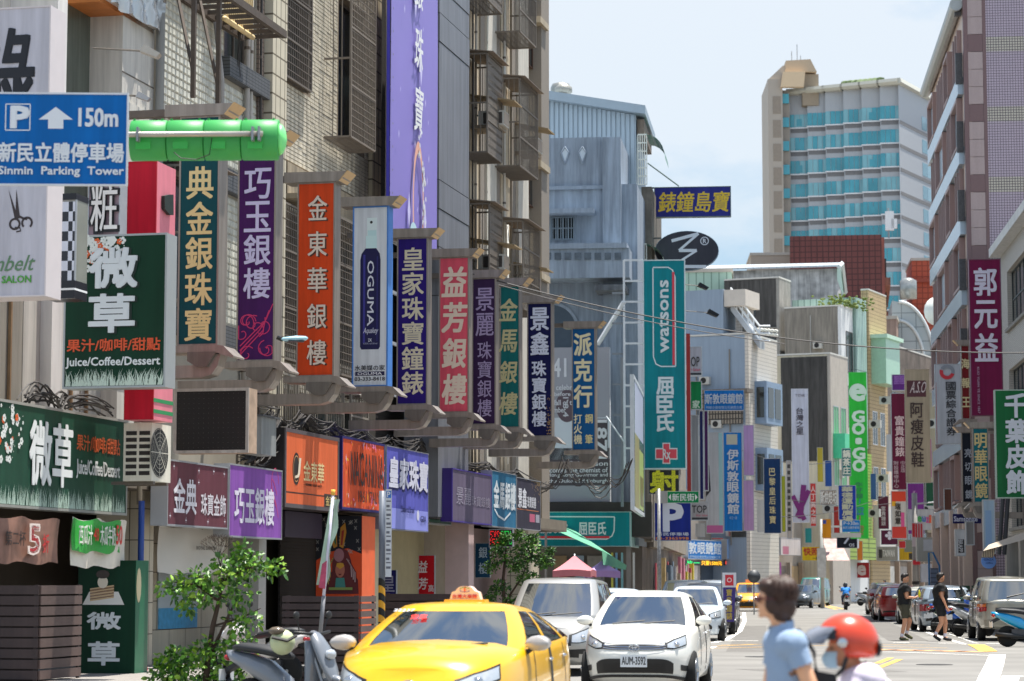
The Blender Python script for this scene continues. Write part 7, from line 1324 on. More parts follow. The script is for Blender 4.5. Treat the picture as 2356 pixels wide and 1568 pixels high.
  def ring(h):        # h 0 belt .. 1 roof edge
   g = h ** Cb.get('e', 1); xf, xr, w = xf0 + (xf1 - xf0) * h, xr0 + (xr1 - xr0) * h, w0 + (w1 - w0) * (h ** 1.5); out = []
   for i in range(nF + 1): y = -w + 2 * w * i / nF; u = abs(y / w); out.append((xf - bow * u ** 2.4, y * .97))
   for i in range(1, nS): f = i / nS; x = (xf - bow) + ((xr + rb) - (xf - bow)) * f; out.append((x, w * (1 - .10 * max(0, f - .6) ** 1.2 - .03 * (1 - f) ** 2)))
   for i in range(nR + 1): y = w * (1 - 2 * i / nR) * .94; u = abs(y / w); out.append((xr + rb * u ** 2.4, y))
   for i in range(1, nS): f = 1 - i / nS; x = (xf - bow) + ((xr + rb) - (xf - bow)) * f; out.append((x, -w * (1 - .10 * max(0, f - .6) ** 1.2 - .03 * (1 - f) ** 2)))
   return out
  zr = lambda x: zt - S.get('drop', .05) * max(0, (xf1 + .1 - x) / (xf1 - xr1)) ** 2 - .06
  hs = [-.12, .0, .08, .3, .55, .8, .93, 1.0]; R0 = []; 
  for h in hs:
   R0.append([Vector((x, y, smooth_tb(s.sh, x) * .0 + (s.belt(x) + (zr(x) - s.belt(x)) * h))) for x, y in ring(max(h, 0) if h > 0 else 0)])
  for sc, dz in ((.93, .035), (.8, .058), (.55, .075), (.28, .083), (.05, .086)):
   last = R0[7]; cx = sum(p.x for p in last) / len(last); R0.append([Vector((cx + (p.x - cx) * sc, p.y * sc, p.z + dz * .75)) for p in last])
  NN = len(R0[0]); pm, gl = MB(), {}
  sd = Cb.get('pillars', (.38, .72)); skipped = set()
  def zone(i, j):
   if not 1 < j + .5 < 6: pass
   if j < 1 or j > 5: return None
   if i < nF: return 'windshield' if 0 <= i < nF and (i not in (0, nF - 1) ) else None
   a = i - nF
   if a < nS:
    f = (a + .5) / nS
    if f < .06 or f > Cb.get('qend', .95) or any(abs(f - q) < .5 / nS for q in sd): return None
    return 'side_window_l%d' % sum(f > q for q in sd)
   a -= nS
   if a < nR: return 'rear_window' if 0 < a < nR - 1 else None
   a -= nR; f = 1 - (a + .5) / nS
   if f < .06 or f > Cb.get('qend', .95) or any(abs(f - q) < .5 / nS for q in sd): return None
   return 'side_window_r%d' % sum(f > q for q in sd)
  b = 0; pm.v = [tuple(p) for r in R0 for p in r]
  for j in range(len(R0) - 1):
   for i in range(NN):
    z = zone(i, j) if 1 <= j <= 5 else None; q = (j * NN + i, j * NN + (i + 1) % NN, (j + 1) * NN + (i + 1) % NN, (j + 1) * NN + i)
    if z: gl.setdefault(z, []).append(q)
    else: pm.f.append(q)
  pm.f.append(tuple(range((len(R0) - 1) * NN, len(R0) * NN))); s.cabin = pm.build('cabin', s.b, s.th, True)
  cx = sum(p[0] for p in pm.v) / len(pm.v)
  for z, qs in gl.items():
   nm = z.rsplit('_', 1)[0] if z.startswith('side') else z; g = MB(); mp = {}
   for q in qs:
    f = []
    for v in q:
     if v not in mp: mp[v] = len(g.v); p = Vector(pm.v[v]); g.v.append(tuple(Vector((cx, 0, p.z)).lerp(p, .994)))
     f.append(mp[v])
    g.f.append(tuple(f))
   g.build(nm, CARGLASS, s.th, True)
  # wheels
  for x in wx:
   for sd_ in (-1, 1):
    w = MB().lathe([(wr * .62, -.09), (wr * .93, -.1), (wr, -.07), (wr, .07), (wr * .93, .1), (wr * .62, .09)], (x, sd_ * (s.W - .13), wr), 'y', 28).build('wheel', RUBBER, s.th, True)
    r = MB().lathe([(.03, 0), (wr * .63, -.01), (wr * .66, .02)], (x, sd_ * (s.W - .035), wr), 'y', 24); r.build('rim', M('77797c', .3, .7, .05), w, True); y = sd_ * (s.W - .025); sp = MB()
    for k in range(5):
     a = k * 1.2566 + .3; sp.tube([(x, y, wr), (x + wr * .62 * math.cos(a), y, wr + wr * .62 * math.sin(a))], [.035, .022], 4)
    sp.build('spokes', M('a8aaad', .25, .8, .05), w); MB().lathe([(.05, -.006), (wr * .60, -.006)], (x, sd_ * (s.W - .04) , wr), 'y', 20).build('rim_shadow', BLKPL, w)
  # flanks: door seams, handles, mirrors
  for sd_ in (-1, 1):
   for xn in S.get('doors', (.32, -.06, -.42)):
    t = s.tx(xn, sd_); s.patch('door_seam', (t - .006, t + .006) if sd_ > 0 else (t - .006, t + .006), lambda f: (.12, .97), BLKPL, 1, 6, .002)
   for xn in S.get('handles', (-.02, -.38)):
    t = s.tx(xn, sd_); p = s.P(t, .82); MB().blob((p.x, p.y + sd_ * .012, p.z), (.09, .025, .018), 8, 4).build('door_handle', CHROME if S.get('chromeh', 1) else s.b, s.th, True)
   xm, zm = S.get('mir', (xf0 - .38, s.belt(xf0 - .3) + .08)); y = sd_ * (w0 + .10); mr = MB()
   mr.rings([[(xm + (.055 if c < 3 else -.05) * 1.0 * (.75 + .25 * math.cos(q)) + dx, y + sd_ * (.115 * math.cos(q)), zm + .075 * math.sin(q) * sc) for q in [k * .5236 for k in range(12)]] for c, (dx, sc) in enumerate(((.02, .35), (.0, .8), (-.01, .95), (-.03, 1), (-.05, .98)))]); mr.build('side_mirror', S.get('mirmat', s.b), s.th, True); MB().tube([(xm - .02, y - sd_ * .14, zm - .11), (xm - .02, y - sd_ * .03, zm - .03)], .025, 6).build('mirror_arm', BLKPL, s.th)
  if S.get('wipers', 1):
   for a, b in ((-.55, .05), (-.02, .62)): MB().tube([(xf0 - bow * .3 + .035, a * w0, s.belt(xf0) + .045), (xf0 - .02 - bow * .2 - .05 + .02, b * w0, s.belt(xf0) + .09)], .010, 4).build('wiper', BLKPL, s.th)
 def belt(s, x): return lerp(s.S['belt'], x)
 def plate(s, txt, x, z, mat=None, front=1, w=.34, h=.16, col='23252a'):
  nx = front * 1; m = MB().box(x - .006, x + .006, -w / 2, w / 2, z, z + h).build('number_plate', PLATE, s.th)
  l = MB(); letters(l, txt, -w * .45, w * .45, z + h * .2, z + h * .85, 0, 'h', .02); l.v = [(x + front * (.008 - v[1]), (v[0] if front > 0 else -v[0]), v[2]) for v in l.v]; l.build('plate_text', inkm(col), m)
CUTS = []
def emblem(c, k=.62):
 m = MB(); p = c.P(0, k); y = lambda a, r: a
 for ry, rz, oy, oz in ((.075, .05, 0, 0), (.024, .046, 0, 0), (.05, .018, 0, .02)):
  q = [(p.x + .028, oy + ry * math.cos(a), p.z + oz + rz * math.sin(a)) for a in [i * .3927 for i in range(17)]]; m.tube(q, .009, 5)
 m.build('badge', CHROME, c.th, True)
def sedan(**k):
 d = dict(L=4.42, W=1.70, H=1.475, z0=.2, n=3.0, nr=3.4, m=5, wb=2.55, wr=.31, wo=.12, front=((0, .955), (.3, .985), (.55, .995), (.8, .97), (1, .93)), rear=((0, .96), (.5, 1), (.8, .99), (1, .965)), side=((0, .94), (.2, .985), (.5, 1), (.8, .985), (1, .95)),
   sh=((-2.2, .98), (-1.6, 1.02), (-.8, 1.0), (.5, .97), (1.1, .93), (1.7, .88), (2.1, .79), (2.22, .75)), belt=((-2.2, 1.04), (-1.4, 1.04), (.2, .97), (1.2, .95)), cab=dict(x=(1.16, -1.72, .28, -1.05), w=(.92, .70), bow=.20, rbow=.12, pillars=(.42, .80)))
 d.update(k); return d
TOW = math.pi + A1
def front_std(c, grille=True, lampk=(.66, .9), ln=.42, col=LAMP, intake=(.12, .40), iw=.62, fog=True):
 for sd in (-1, 1):
  t0, t1 = c.T(ln) , c.tx(.80); h = c.patch('headlight', (sd * t0, sd * t1), lambda f: (lampk[0] + .04 * f + .05 * (1 - min(1, f * 3)), lampk[1] - .05 * (1 - min(1, f * 3)) + .02 * f), BLKPL, 10, 4, .006); c.patch('lens', (sd * (t0 + .05), sd * (t1 - .03)), lambda f: (lampk[0] + .025 + .04 * f + .05 * (1 - min(1, f * 3)), lampk[1] - .025 - .05 * (1 - min(1, f * 3)) + .02 * f), col, 10, 4, .012, h); q = c.P(sd * (t0 + (t1 - t0) * .45), (lampk[0] + lampk[1]) / 2); MB().blob((q.x - .012, q.y, q.z), (.05, .055, .045), 12, 6).build('reflector', CHROME, h, True)
  if fog: c.patch('fog_lamp', (sd * c.T(.80), sd * c.T(.955)), lambda f: (.20, .33 - .06 * f), BLKPL, 4, 3, .008)
 c.patch('lower_grille', (-c.T(iw), c.T(iw)), lambda f: (intake[0], intake[1] - .14 * abs(2 * f - 1) ** 3), BLKPL, 16, 5, .006)
 for q in range(4): k0 = intake[0] + .05 + q * .06; c.patch('grille_bar', (-c.T(iw * .82), c.T(iw * .82)), lambda f: (k0, k0 + .012), M('2a2a2c', .3, .4), 12, 1, .012)
# --- the white sedan, nearest in the queue
W_P = paint('c9c7bf'); v = Car('parked_car', 'white sedan with a chrome strip grille, facing us right of the taxi', 1457, 34.6, TOW - R(3.5), sedan(mirmat=paint('c9c7bf'), W=1.70, crown=.07), W_P)
front_std(v, ln=.56, lampk=(.70, .93), intake=(.10, .50), iw=.70)
v.patch('upper_grille', (-v.T(.56), v.T(.56)), lambda f: (.74 , .86 - .03 * abs(2 * f - 1)), M('5a5a5c', .3, .6), 16, 3, .008)
for q in (.745, .80, .855): v.patch('grille_bar', (-v.T(.58), v.T(.58)), lambda f: (q - .008 + .03 * abs(2 * f - 1) ** 2, q + .008 + .03 * abs(2 * f - 1) ** 2), CHROME, 16, 1, .02)
emblem(v, .79); v.plate('AUM-3592', v.P(0, .35).x + .02, .40, w=.38, h=.17); v.patch('chin_spoiler', (-v.T(.93), v.T(.93)), lambda f: (.0, .07), BLKPL, 16, 2, .02)
# --- taxi
TAX = paint('cb9a02'); v = Car('taxi', 'bright yellow taxi with a lit pink roof sign and mirrors of silver, nearest car', 938, 21.6, TOW - R(2), sedan(L=4.62, W=1.78, H=1.41, mirmat=paint('b9b4b0', .2), cab=dict(x=(1.36, -1.75, .42, -1.0), w=(.94, .66), bow=.26, rbow=.12, pillars=(.40, .78)), crown=.10, sh=((-2.3, 1.0), (-1.6, 1.05), (-.8, 1.02), (.5, .99), (1.2, .96), (1.7, .91), (2.1, .82), (2.32, .76))), TAX)
front_std(v, ln=.5, lampk=(.72, .93)); emblem(v, .8)
zt = 1.41; kk = .52; rs = MB(); pts = [(-.40, 0), (.40, 0), (.40, .05), (-.40, .05)]
def yz(th, pts, x0, x1, name, mat): m = MB(); m.add([(x0, a, b) for a, b in pts] + [(x1, a, b) for a, b in pts], [tuple(range(len(pts))), tuple(range(2 * len(pts) - 1, len(pts) - 1, -1))] + [(i, (i + 1) % len(pts), (i + 1) % len(pts) + len(pts), i + len(pts)) for i in range(len(pts))]); return m.build(name, mat, th)
xs = -.25; base = yz(v.th, [(-.21, zt - .03), (.21, zt - .03), (.20, zt + .02), (-.20, zt + .02)], xs - .12, xs + .1, 'roof_sign_base', TAX)
lb = yz(v.th, [(u * .48, zt + .02 + w * .5) for u, w in ((-.32, .0), (.32, 0), (.28, .14), (.20, .17), (.14, .24), (.07, .26), (-.07, .26), (-.14, .24), (-.20, .17), (-.28, .14))], xs - .07, xs + .07, 'roof_sign', M('d8bdb0', .4, 0, .04))
l = MB(); letters(l, '台灣大車隊', -.125, .125, zt + .03, zt + .07, 0, 'h', .02); l.v = [(xs + .075 - q[1], q[0], q[2]) for q in l.v]; l.build('lettering', inkm('b8262c'), lb)
l = MB(); l.stroke([(.0, zt + .09), (.0, zt + .145)], .015, 0); l.v = [(xs + .08, q[0], q[2]) for q in l.v]; l.build('printed_mark', inkm('c8541c'), lb)
for a0, c_ in ((.4, '5a8a2c'), (3.4, '3a2f8a')): l = MB(); l.ring(0, 0, zt + .115, .045, .057, 14, .45, a0, a0 + 2.5); l.v = [(xs + .082, q[0], q[2]) for q in l.v]; l.build('printed_arc', inkm(c_), lb)
def onscreen(c, txt, y0, y1, h0, h1, mat, bold=.02):       # lettering behind the windscreen glass line
 Cb = c.S['cab']; l = MB(); letters(l, txt, y0, y1, h0, h1, 0, 'h', bold); out = []
 for q in l.v:
  h = q[2]; xf = Cb['x'][0] + (Cb['x'][2] - Cb['x'][0]) * h; w = c.W * Cb['w'][0]; u = abs(q[0] / w); x = xf - Cb['bow'] * u ** 2.4; z = c.belt(x) + (c.S['H'] - .06 - c.belt(x)) * h; out.append((x + .012 - q[1], q[0], z + .008))
 l.v = out; l.build('windscreen_sticker', mat, c.th)
onscreen(v, '22237', -.58, -.36, .90, .96, inkm('b9b9bc')); onscreen(v, '空車', -.36, -.20, .72, .83, M('d81e14', .5, emit=.8))
# --- silver minivan behind the taxi
SIL = paint('a7a6a2', .35, .3); van = dict(L=4.25, W=1.695, H=1.68, z0=.22, n=3.2, nr=6, m=5.5, wb=2.75, wr=.31, wo=.1, front=((0, .96), (.3, .99), (.6, 1), (.85, .97), (1, .93)), rear=((0, .98), (1, 1)), side=((0, .95), (.3, 1), (.8, .99), (1, .96)),
  sh=((-2.1, 1.03), (0, 1.02), (1.0, 1.0), (1.6, .93), (2.0, .80), (2.12, .74)), belt=((-2.1, 1.06), (.2, 1.02), (1.4, .99)), cab=dict(x=(1.50, -2.08, .62, -1.85), w=(.94, .78), bow=.22, rbow=.08, pillars=(.34, .66)), drop=.04)
v = Car('parked_car', 'silver minivan with dark swept headlights behind the yellow taxi', 1262, 41.5, TOW - R(5), dict(van), SIL)
front_std(v, ln=.45, lampk=(.55, .90), intake=(.08, .34), iw=.66, fog=False); emblem(v, .70); v.patch('upper_grille', (-v.T(.5), v.T(.5)), lambda f: (.50, .62 - .02 * abs(2 * f - 1)), BLKPL, 12, 3, .01); v.patch('grille_bar', (-v.T(.5), v.T(.5)), lambda f: (.48, .50), CHROME, 12, 1, .015); v.patch('side_intake', (-v.T(.85), v.T(.85)), lambda f: (.20, .36), BLKPL, 12, 3, .004); v.plate('6696', v.P(0, .3).x + .02, .40)
QG = 'cars queuing along the left kerb'
def qcar(px, Y, spec, col, label, metal=0, head=TOW, plate=None, group=QG, name='parked_car', nose=1, fs=True, **k):
 spec = dict(spec); spec['nose'] = nose; spec.update(k); c = Car(name, label, px, Y, head, spec, paint(col, metal), group)
 if nose and fs: front_std(c, ln=.5, lampk=(.62, .9), intake=(.12, .4)); emblem(c, .62)
 if plate: c.plate(plate, (c.P(0, .3).x + .02) if nose else (c.P(math.pi, .4).x - .02), .45, front=1 if nose else -1)
 return c
WAG = dict(van); WAG.update(L=4.6, W=1.75, H=1.58)
qcar(1385, 50, sedan(L=4.5), '9aa2a8', 'pale grey car glimpsed between the silver minivan and the white sedan', head=TOW - R(5))
qcar(1597, 66, sedan(L=4.2, W=1.69, H=1.50), 'aab4bc', 'pale blue white hatchback just behind the white sedan', head=TOW - R(7))
qcar(1625, 74, WAG, '1c2028', 'black people carrier with a large sky reflecting windscreen', head=TOW - R(6))
qcar(1640, 84, van, '8f969c', 'light silver car behind the black people carrier', head=TOW - R(6), metal=.3)
qcar(1565, 80, van, '3a4148', 'dark estate car furthest left in the parked row', head=TOW - R(4), metal=.2)
c = qcar(1723, 133, WAG, 'c8860c', 'distant yellow taxi with a black bumper coming towards us', head=math.pi + R(6), name='taxi', group='taxis'); c.patch('black_bumper', (-c.tx(.7), c.tx(.7)), lambda f: (.0, .52), BLKPL, 16, 4, .004); MB().box(-.1, .1, -.2, .2, 1.58, 1.75).build('roof_sign', M('cfa08f', .4), c.th)
qcar(1832, 150, sedan(), '4a5258', 'distant dark grey saloon parked before the green van', metal=.4, head=math.pi + R(20))
gv = dict(van); gv.update(L=4.2, W=1.62, H=1.93, front=((0, .97), (.5, 1), (.8, .98), (1, .95)), sh=((-2.1, 1.08), (1.2, 1.08), (1.9, 1.02), (2.1, .95)), belt=((-2.1, 1.12), (2, 1.1)), cab=dict(x=(1.95, -2.06, 1.25, -1.9), w=(.95, .82), bow=.16, rbow=.06, pillars=(.30, .62)), cat='van')
qcar(1862, 163, gv, '2c6a62', 'green delivery van parked in front of the brown shop', head=math.pi + R(17), name='delivery_van', group=None)
# --- right side, tails to us
AWY = A2 * .6
def tail(c, k0=.55, k1=.82, mat=REDL, w0=.62):
 for sd in (-1, 1): c.patch('tail_light', (sd * (math.pi - c.T(w0)), sd * (math.pi - c.T(1) * .80)), lambda f: (k0, k1), mat, 6, 3, .01)
 c.patch('rear_bumper', (math.pi - c.tx(.82), math.pi + c.tx(.82)), lambda f: (.12, .2), BLKPL, 12, 2, .012)
RG = 'cars parked on the right'
c = qcar(2047, 118, WAG, '2c3238', 'dark blue grey SUV with its tail to us, furthest on the right side', head=AWY, nose=0, group=RG, metal=.2, fs=False); tail(c)
c = qcar(2070, 100, WAG, '8a1620', 'dark red hatchback hidden behind the first pedestrian', head=AWY, nose=0, group=RG, fs=False, L=4.0, H=1.50, W=1.66); tail(c)
c = qcar(2118, 92, sedan(H=1.42, W=1.72), 'a9a89c', 'silver saloon tail between the two pedestrians', head=AWY + R(4), nose=0, group=RG, metal=.2, fs=False); tail(c, .60, .85)
c = qcar(2182, 78, WAG, '8b98a4', 'pale blue grey estate car behind the second pedestrian', head=AWY, nose=0, group=RG, metal=.2, fs=False, W=1.74, H=1.5, L=4.4); tail(c)
suv = dict(van); suv.update(L=4.5, W=1.69, H=1.76, z0=.36, rear=((0, .985), (1, 1.0)), nr=7, sh=((-2.25, 1.08), (1.2, 1.06), (1.8, 1.0), (2.2, .85)), belt=((-2.25, 1.10), (2, 1.08)), cab=dict(x=(1.2, -2.2, .5, -2.05), w=(.95, .80), bow=.2, rbow=.06, pillars=(.32, .64)), wr=.34)
c = qcar(2325, 66, suv, 'a3a196', 'champagne silver SUV with red and orange tail lamps at the right edge', head=AWY + R(2), nose=0, group=RG, metal=.35, fs=False)
for sd in (-1, 1): c.patch('tail_light', (sd * (math.pi - c.T(.82)), sd * (math.pi - c.T(1) * .86)), lambda f: (.60, .78), REDL, 5, 3, .012); c.patch('turn_signal', (sd * (math.pi - c.T(.84)), sd * (math.pi - c.T(1) * .86)), lambda f: (.78, .90), ORL, 5, 3, .012)
c.patch('plate_recess', (math.pi - c.T(.55), math.pi + c.T(.55)), lambda f: (.50, .74), M('4a4c50', .4, .2), 8, 3, .006); c.patch('rear_bumper', (math.pi - c.tx(.8), math.pi + c.tx(.8)), lambda f: (.0, .26), M('8f8c80', .35, .3), 12, 3, .02); MB().tube([(-2.22, .1, 1.2), (-2.14, -.45, 1.32)], .012, 4).build('wiper', BLKPL, c.th)
for b_, co in CUTS:
 dg = bpy.context.evaluated_depsgraph_get(); break
if CUTS:
 dg = bpy.context.evaluated_depsgraph_get()
 new = [(b_, bpy.data.meshes.new_from_object(b_.evaluated_get(dg), depsgraph=dg)) for b_, co in CUTS]
 for b_, me in new: b_.modifiers.clear(); b_.data = me
 for b_, co in CUTS: bpy.data.objects.remove(co)
# ================================================================= two-wheelers
def scooter(label, px, Y, head, col, col2='2a2b2e', name='motor_scooter', nose=0, group=None, big=1, cat='scooter', wz=0, seat='1c1d20', x0=0, plate=None):
 p = at(px, 1340, Y); pl = Pl((p.x, p.y, 0), R(90) - head); th = thing(name, label, cat, pl, (0, 0, 0), group); BP, B2 = paint(col), paint(col2); r = .25 * big
 for x, nm in ((.62 * big, 'front_wheel'), (-.62 * big, 'rear_wheel')):
  w = MB().lathe([(r * .6, -.04), (r * .9, -.05), (r, -.02), (r, .02), (r * .9, .05), (r * .6, .04)], (x, 0, r), 'y', 22).build(nm, RUBBER, th, True); MB().lathe([(.03, -.05), (.03, .05)], (x, 0, r), 'y', 8).build('hub', GALV, w); sp = MB(); sp.ring(x, -.03, r, r * .52, r * .64, 20); sp.ring(x, .03, r, r * .52, r * .64, 20)
  for k in range(5): a = k * 1.2566; sp.tube([(x, 0, r), (x + r * .6 * math.cos(a), 0, r + r * .6 * math.sin(a))], .018, 4)
  sp.build('spokes', M('8a8c90', .3, .7), w)
 def loft(nm, st, mat, n=10):  # stations: x, z, ry, rz
  m = MB(); m.rings([[(x, ry * math.cos(a), z + rz * math.sin(a)) for a in [k * 6.2832 / n for k in range(n)]] for x, z, ry, rz in st]); return m.build(nm, mat, th, True)
 b = big
 loft('tail_body', [(-1.0 * b, .80 * b, .04, .03), (-.9 * b, .76 * b, .10, .07), (-.6 * b, .66 * b, .15, .13), (-.3 * b, .55 * b, .16, .16), (-.05 * b, .42 * b, .14, .12), (.0, .36 * b, .1, .06)], BP)
 loft('seat', [(-.88 * b, .86 * b, .06, .03), (-.75 * b, .87 * b, .13, .05), (-.4 * b, .84 * b, .15, .06), (-.1 * b, .79 * b, .12, .06), (.02, .76 * b, .05, .03)], M(seat, .6, 0, .1))
 MB().box(-.1, .38 * b, -.15, .15, .28 * b, .33 * b).build('floorboard', B2, th)
 m = MB(); m.rings([[((.36 - .04 * g) * b + .07 * (1 - u * u) + o_, u * (.20 - .05 * g) * b, (.28 + .68 * g) * b) for u in (-1, -.6, -.2, .2, .6, 1)] + [((.33 - .04 * g) * b + .05 * (1 - u * u), u * (.19 - .05 * g) * b, (.28 + .68 * g) * b) for u in (.9, .5, 0, -.5, -.9)] for g, o_ in ((0, 0), (.25, .02), (.5, .04), (.75, .03), (1, 0))]); m.build('leg_shield', BP, th, True)
 loft('front_cowl', [(.70 * b, .42 * b, .05, .06), (.62 * b, .58 * b, .13, .10), (.52 * b, .78 * b, .15, .13), (.40 * b, .95 * b, .12, .10), (.33 * b, 1.03 * b, .08, .05)], BP)
 loft('front_fender', [(.84 * b, .40 * b, .03, .02), (.76 * b, .50 * b, .065, .04), (.62 * b, .53 * b, .07, .045), (.5 * b, .48 * b, .05, .03)], BP)
 MB().tube([(.30 * b, -.34, 1.06 * b), (.36 * b, -.12, 1.04 * b), (.36 * b, .12, 1.04 * b), (.30 * b, .34, 1.06 * b)], .02, 6).build('handlebar', BLKPL, th, True)
 for s_ in (-1, 1):
  MB().tube([(.30 * b, s_ * .22, 1.06 * b), (.32 * b, s_ * .28, 1.22 * b)], .008, 5).build('mirror_stem', BLKPL, th); MB().blob((.32 * b, s_ * .30, 1.26 * b), (.012, .06, .045), 10, 5).build('mirror', BLKPL, th, True); MB().tube([(.34 * b, s_ * .06, .9 * b), (.62 * b, s_ * .06, r)], .022, 6).build('fork', GALV, th)
 MB().blob((.60 * b, 0, .80 * b), (.05, .09, .06), 10, 5).build('headlight', LAMP, th, True); MB().blob((-.96 * b, 0, .74 * b), (.05, .10, .045), 10, 5).build('tail_light', REDL, th, True)
 loft('exhaust', [(-.95 * b, .30 * b, .05, .06), (-.55 * b, .27 * b, .055, .065), (-.2 * b, .24 * b, .02, .02)], BLKPL).location.y -= .14
 MB().box(-.55 * b, -.1, -.12, .12, .2 * b, .42 * b).build('engine', M('4a4b4e', .5, .5, .2, 9), th)
 q = MB().box(-1.02 * b, -1.01 * b, -.13, .13, .46 * b, .60 * b).build('number_plate', PLATE, th); MB().tube([(-.8 * b, 0, .68 * b), (-1.0 * b, 0, .58 * b), (-.98 * b, 0, .44 * b)], .05, 5).build('mudguard', BLKPL, th)
 if plate: l = MB(); letters(l, plate, -.11, .11, .49 * b, .57 * b, 0, 'h', .02); l.v = [(-1.025 * b + v_[1], -v_[0], v_[2]) for v_ in l.v]; l.build('plate_text', inkm('23252a'), q)
 return th, pl
scooter('silver scooter with a black seat parked before the slatted barrier, helmet on its bar', 672, 28.3, R(124), '62676e', '26282c', group=None, big=.97)
p = at(644, 1478, 28.2); t = thing('motorcycle_helmet', 'cream green open face helmet hanging on the silver scooter', 'helmet', W0, (p.x, p.y, p.z - .1)); MB().blob((p.x + .03, p.y, p.z), (.15, .14, .15), 16, 8).build('shell', M('a3ab86', .3, 0, .05), t, True); MB().tube([(p.x - .08, p.y - .14, p.z + .06), (p.x + .1, p.y - .15, p.z + .02), (p.x + .2, p.y - .1, p.z + .08)], .02, 5).build('strap', BLKPL, t); MB().blob((p.x - .03, p.y - .06, p.z + .13), (.10, .09, .05), 10, 5).build('visor', M('5a5044', .2), t, True)
scooter('red and white scooter tail behind the leafy shrub', 590, 37.5, R(-60), 'b9b4b0', 'a01c28', group=None)
MG = 'motorcycles parked on the right pavement'
scooter('bright blue motorcycle leaning on its stand nearest the second pedestrian', 2205, 74, R(58), '1450a8', '14305c', name='motorcycle', group=MG, big=1.15, cat='motorcycle')
scooter('white and black motorcycle between the blue one and the silver SUV', 2238, 72, R(50), 'b4b8bc', '1c1d20', name='motorcycle', group=MG, big=1.1, cat='motorcycle')
scooter('black scooter squeezed behind the white and black motorcycle', 2218, 77, R(40), '2a2c30', '1c1d20', name='motorcycle', group=MG, big=1.1, cat='motorcycle')
scooter('cyan blue sports scooter at the lower right edge', 2374, 60.5, R(84), '0b86b8', '1c1d20', group=MG, big=1.05)
for la, px, Y, h, c in (('pearl white scooter standing behind the bright blue motorcycle', 2226, 81, 35, 'b0b0b4'), ('dark green scooter between the second pedestrian and the motorcycles', 2192, 76, 60, '1f3a30'), ('silver scooter tucked against the low hoarding', 2244, 84, 20, '9a9ca0')): scooter(la, px, Y, R(h), c, group=MG, big=1.05, name='motorcycle', cat='motorcycle')
rn = random.Random(6)
for i in range(3): scooter(['distant red scooter parked by the clothes racks', 'distant dark scooter beside the red one', 'distant grey scooter before the shop opening'][i], (2014, 2020, 1998)[i], (150, 154, 165)[i], R(30 + 20 * i), ('8a1a28', '23252a', '7a7c80')[i], group='distant scooters by the shops')
# ================================================================= people
def skin_geo(V, E, rad, sub=2, root=0):
 me = bpy.data.meshes.new('s'); me.from_pydata(V, E, []); o = bpy.data.objects.new('s', me); TMP.collection.objects.link(o); md = o.modifiers.new('k', 'SKIN')
 for i, r in enumerate(rad): sv = me.skin_vertices[0].data[i]; sv.radius = (r, r) if not isinstance(r, tuple) else r; sv.use_root = (i == root)
 md.branch_smoothing = .4; md.use_smooth_shade = True; sb = o.modifiers.new('u', 'SUBSURF'); sb.levels = sub; sb.render_levels = sub
 with bpy.context.temp_override(scene=TMP, view_layer=TMP.view_layers[0]): dg = bpy.context.evaluated_depsgraph_get()
 m = bpy.data.meshes.new_from_object(o.evaluated_get(dg), depsgraph=dg); v = [tuple(p.co) for p in m.vertices]; f = [tuple(p.vertices) for p in m.polygons]; bpy.data.objects.remove(o); return v, f
def chain(parts, sub=2):
 """parts: list of polylines [(point, radius)...]; the first point of each later polyline that equals an earlier point joins it"""
 V, E, Rr, ix = [], [], [], {}
 for pl in parts:
  prev = None
  for p, r in pl:
   k = tuple(round(c, 4) for c in p)
   if k not in ix: ix[k] = len(V); V.append(k); Rr.append(r)
   if prev is not None: E.append((prev, ix[k]))
   prev = ix[k]
 return skin_geo(V, E, Rr, sub)
def remeshed(mb, vox):
 me = bpy.data.meshes.new('r'); me.from_pydata(mb.v, [], mb.f); o = bpy.data.objects.new('r', me); TMP.collection.objects.link(o); md = o.modifiers.new('m', 'REMESH'); md.mode = 'VOXEL'; md.voxel_size = vox; sm = o.modifiers.new('sm', 'SMOOTH'); sm.iterations = 4
 with bpy.context.temp_override(scene=TMP, view_layer=TMP.view_layers[0]): dg = bpy.context.evaluated_depsgraph_get()
 m = bpy.data.meshes.new_from_object(o.evaluated_get(dg), depsgraph=dg); r = MB(); r.v = [tuple(p.co) for p in m.vertices]; r.f = [tuple(p.vertices) for p in m.polygons]; bpy.data.objects.remove(o); return r
SKIN = M('b07f62', .5, 0, .05, 6)
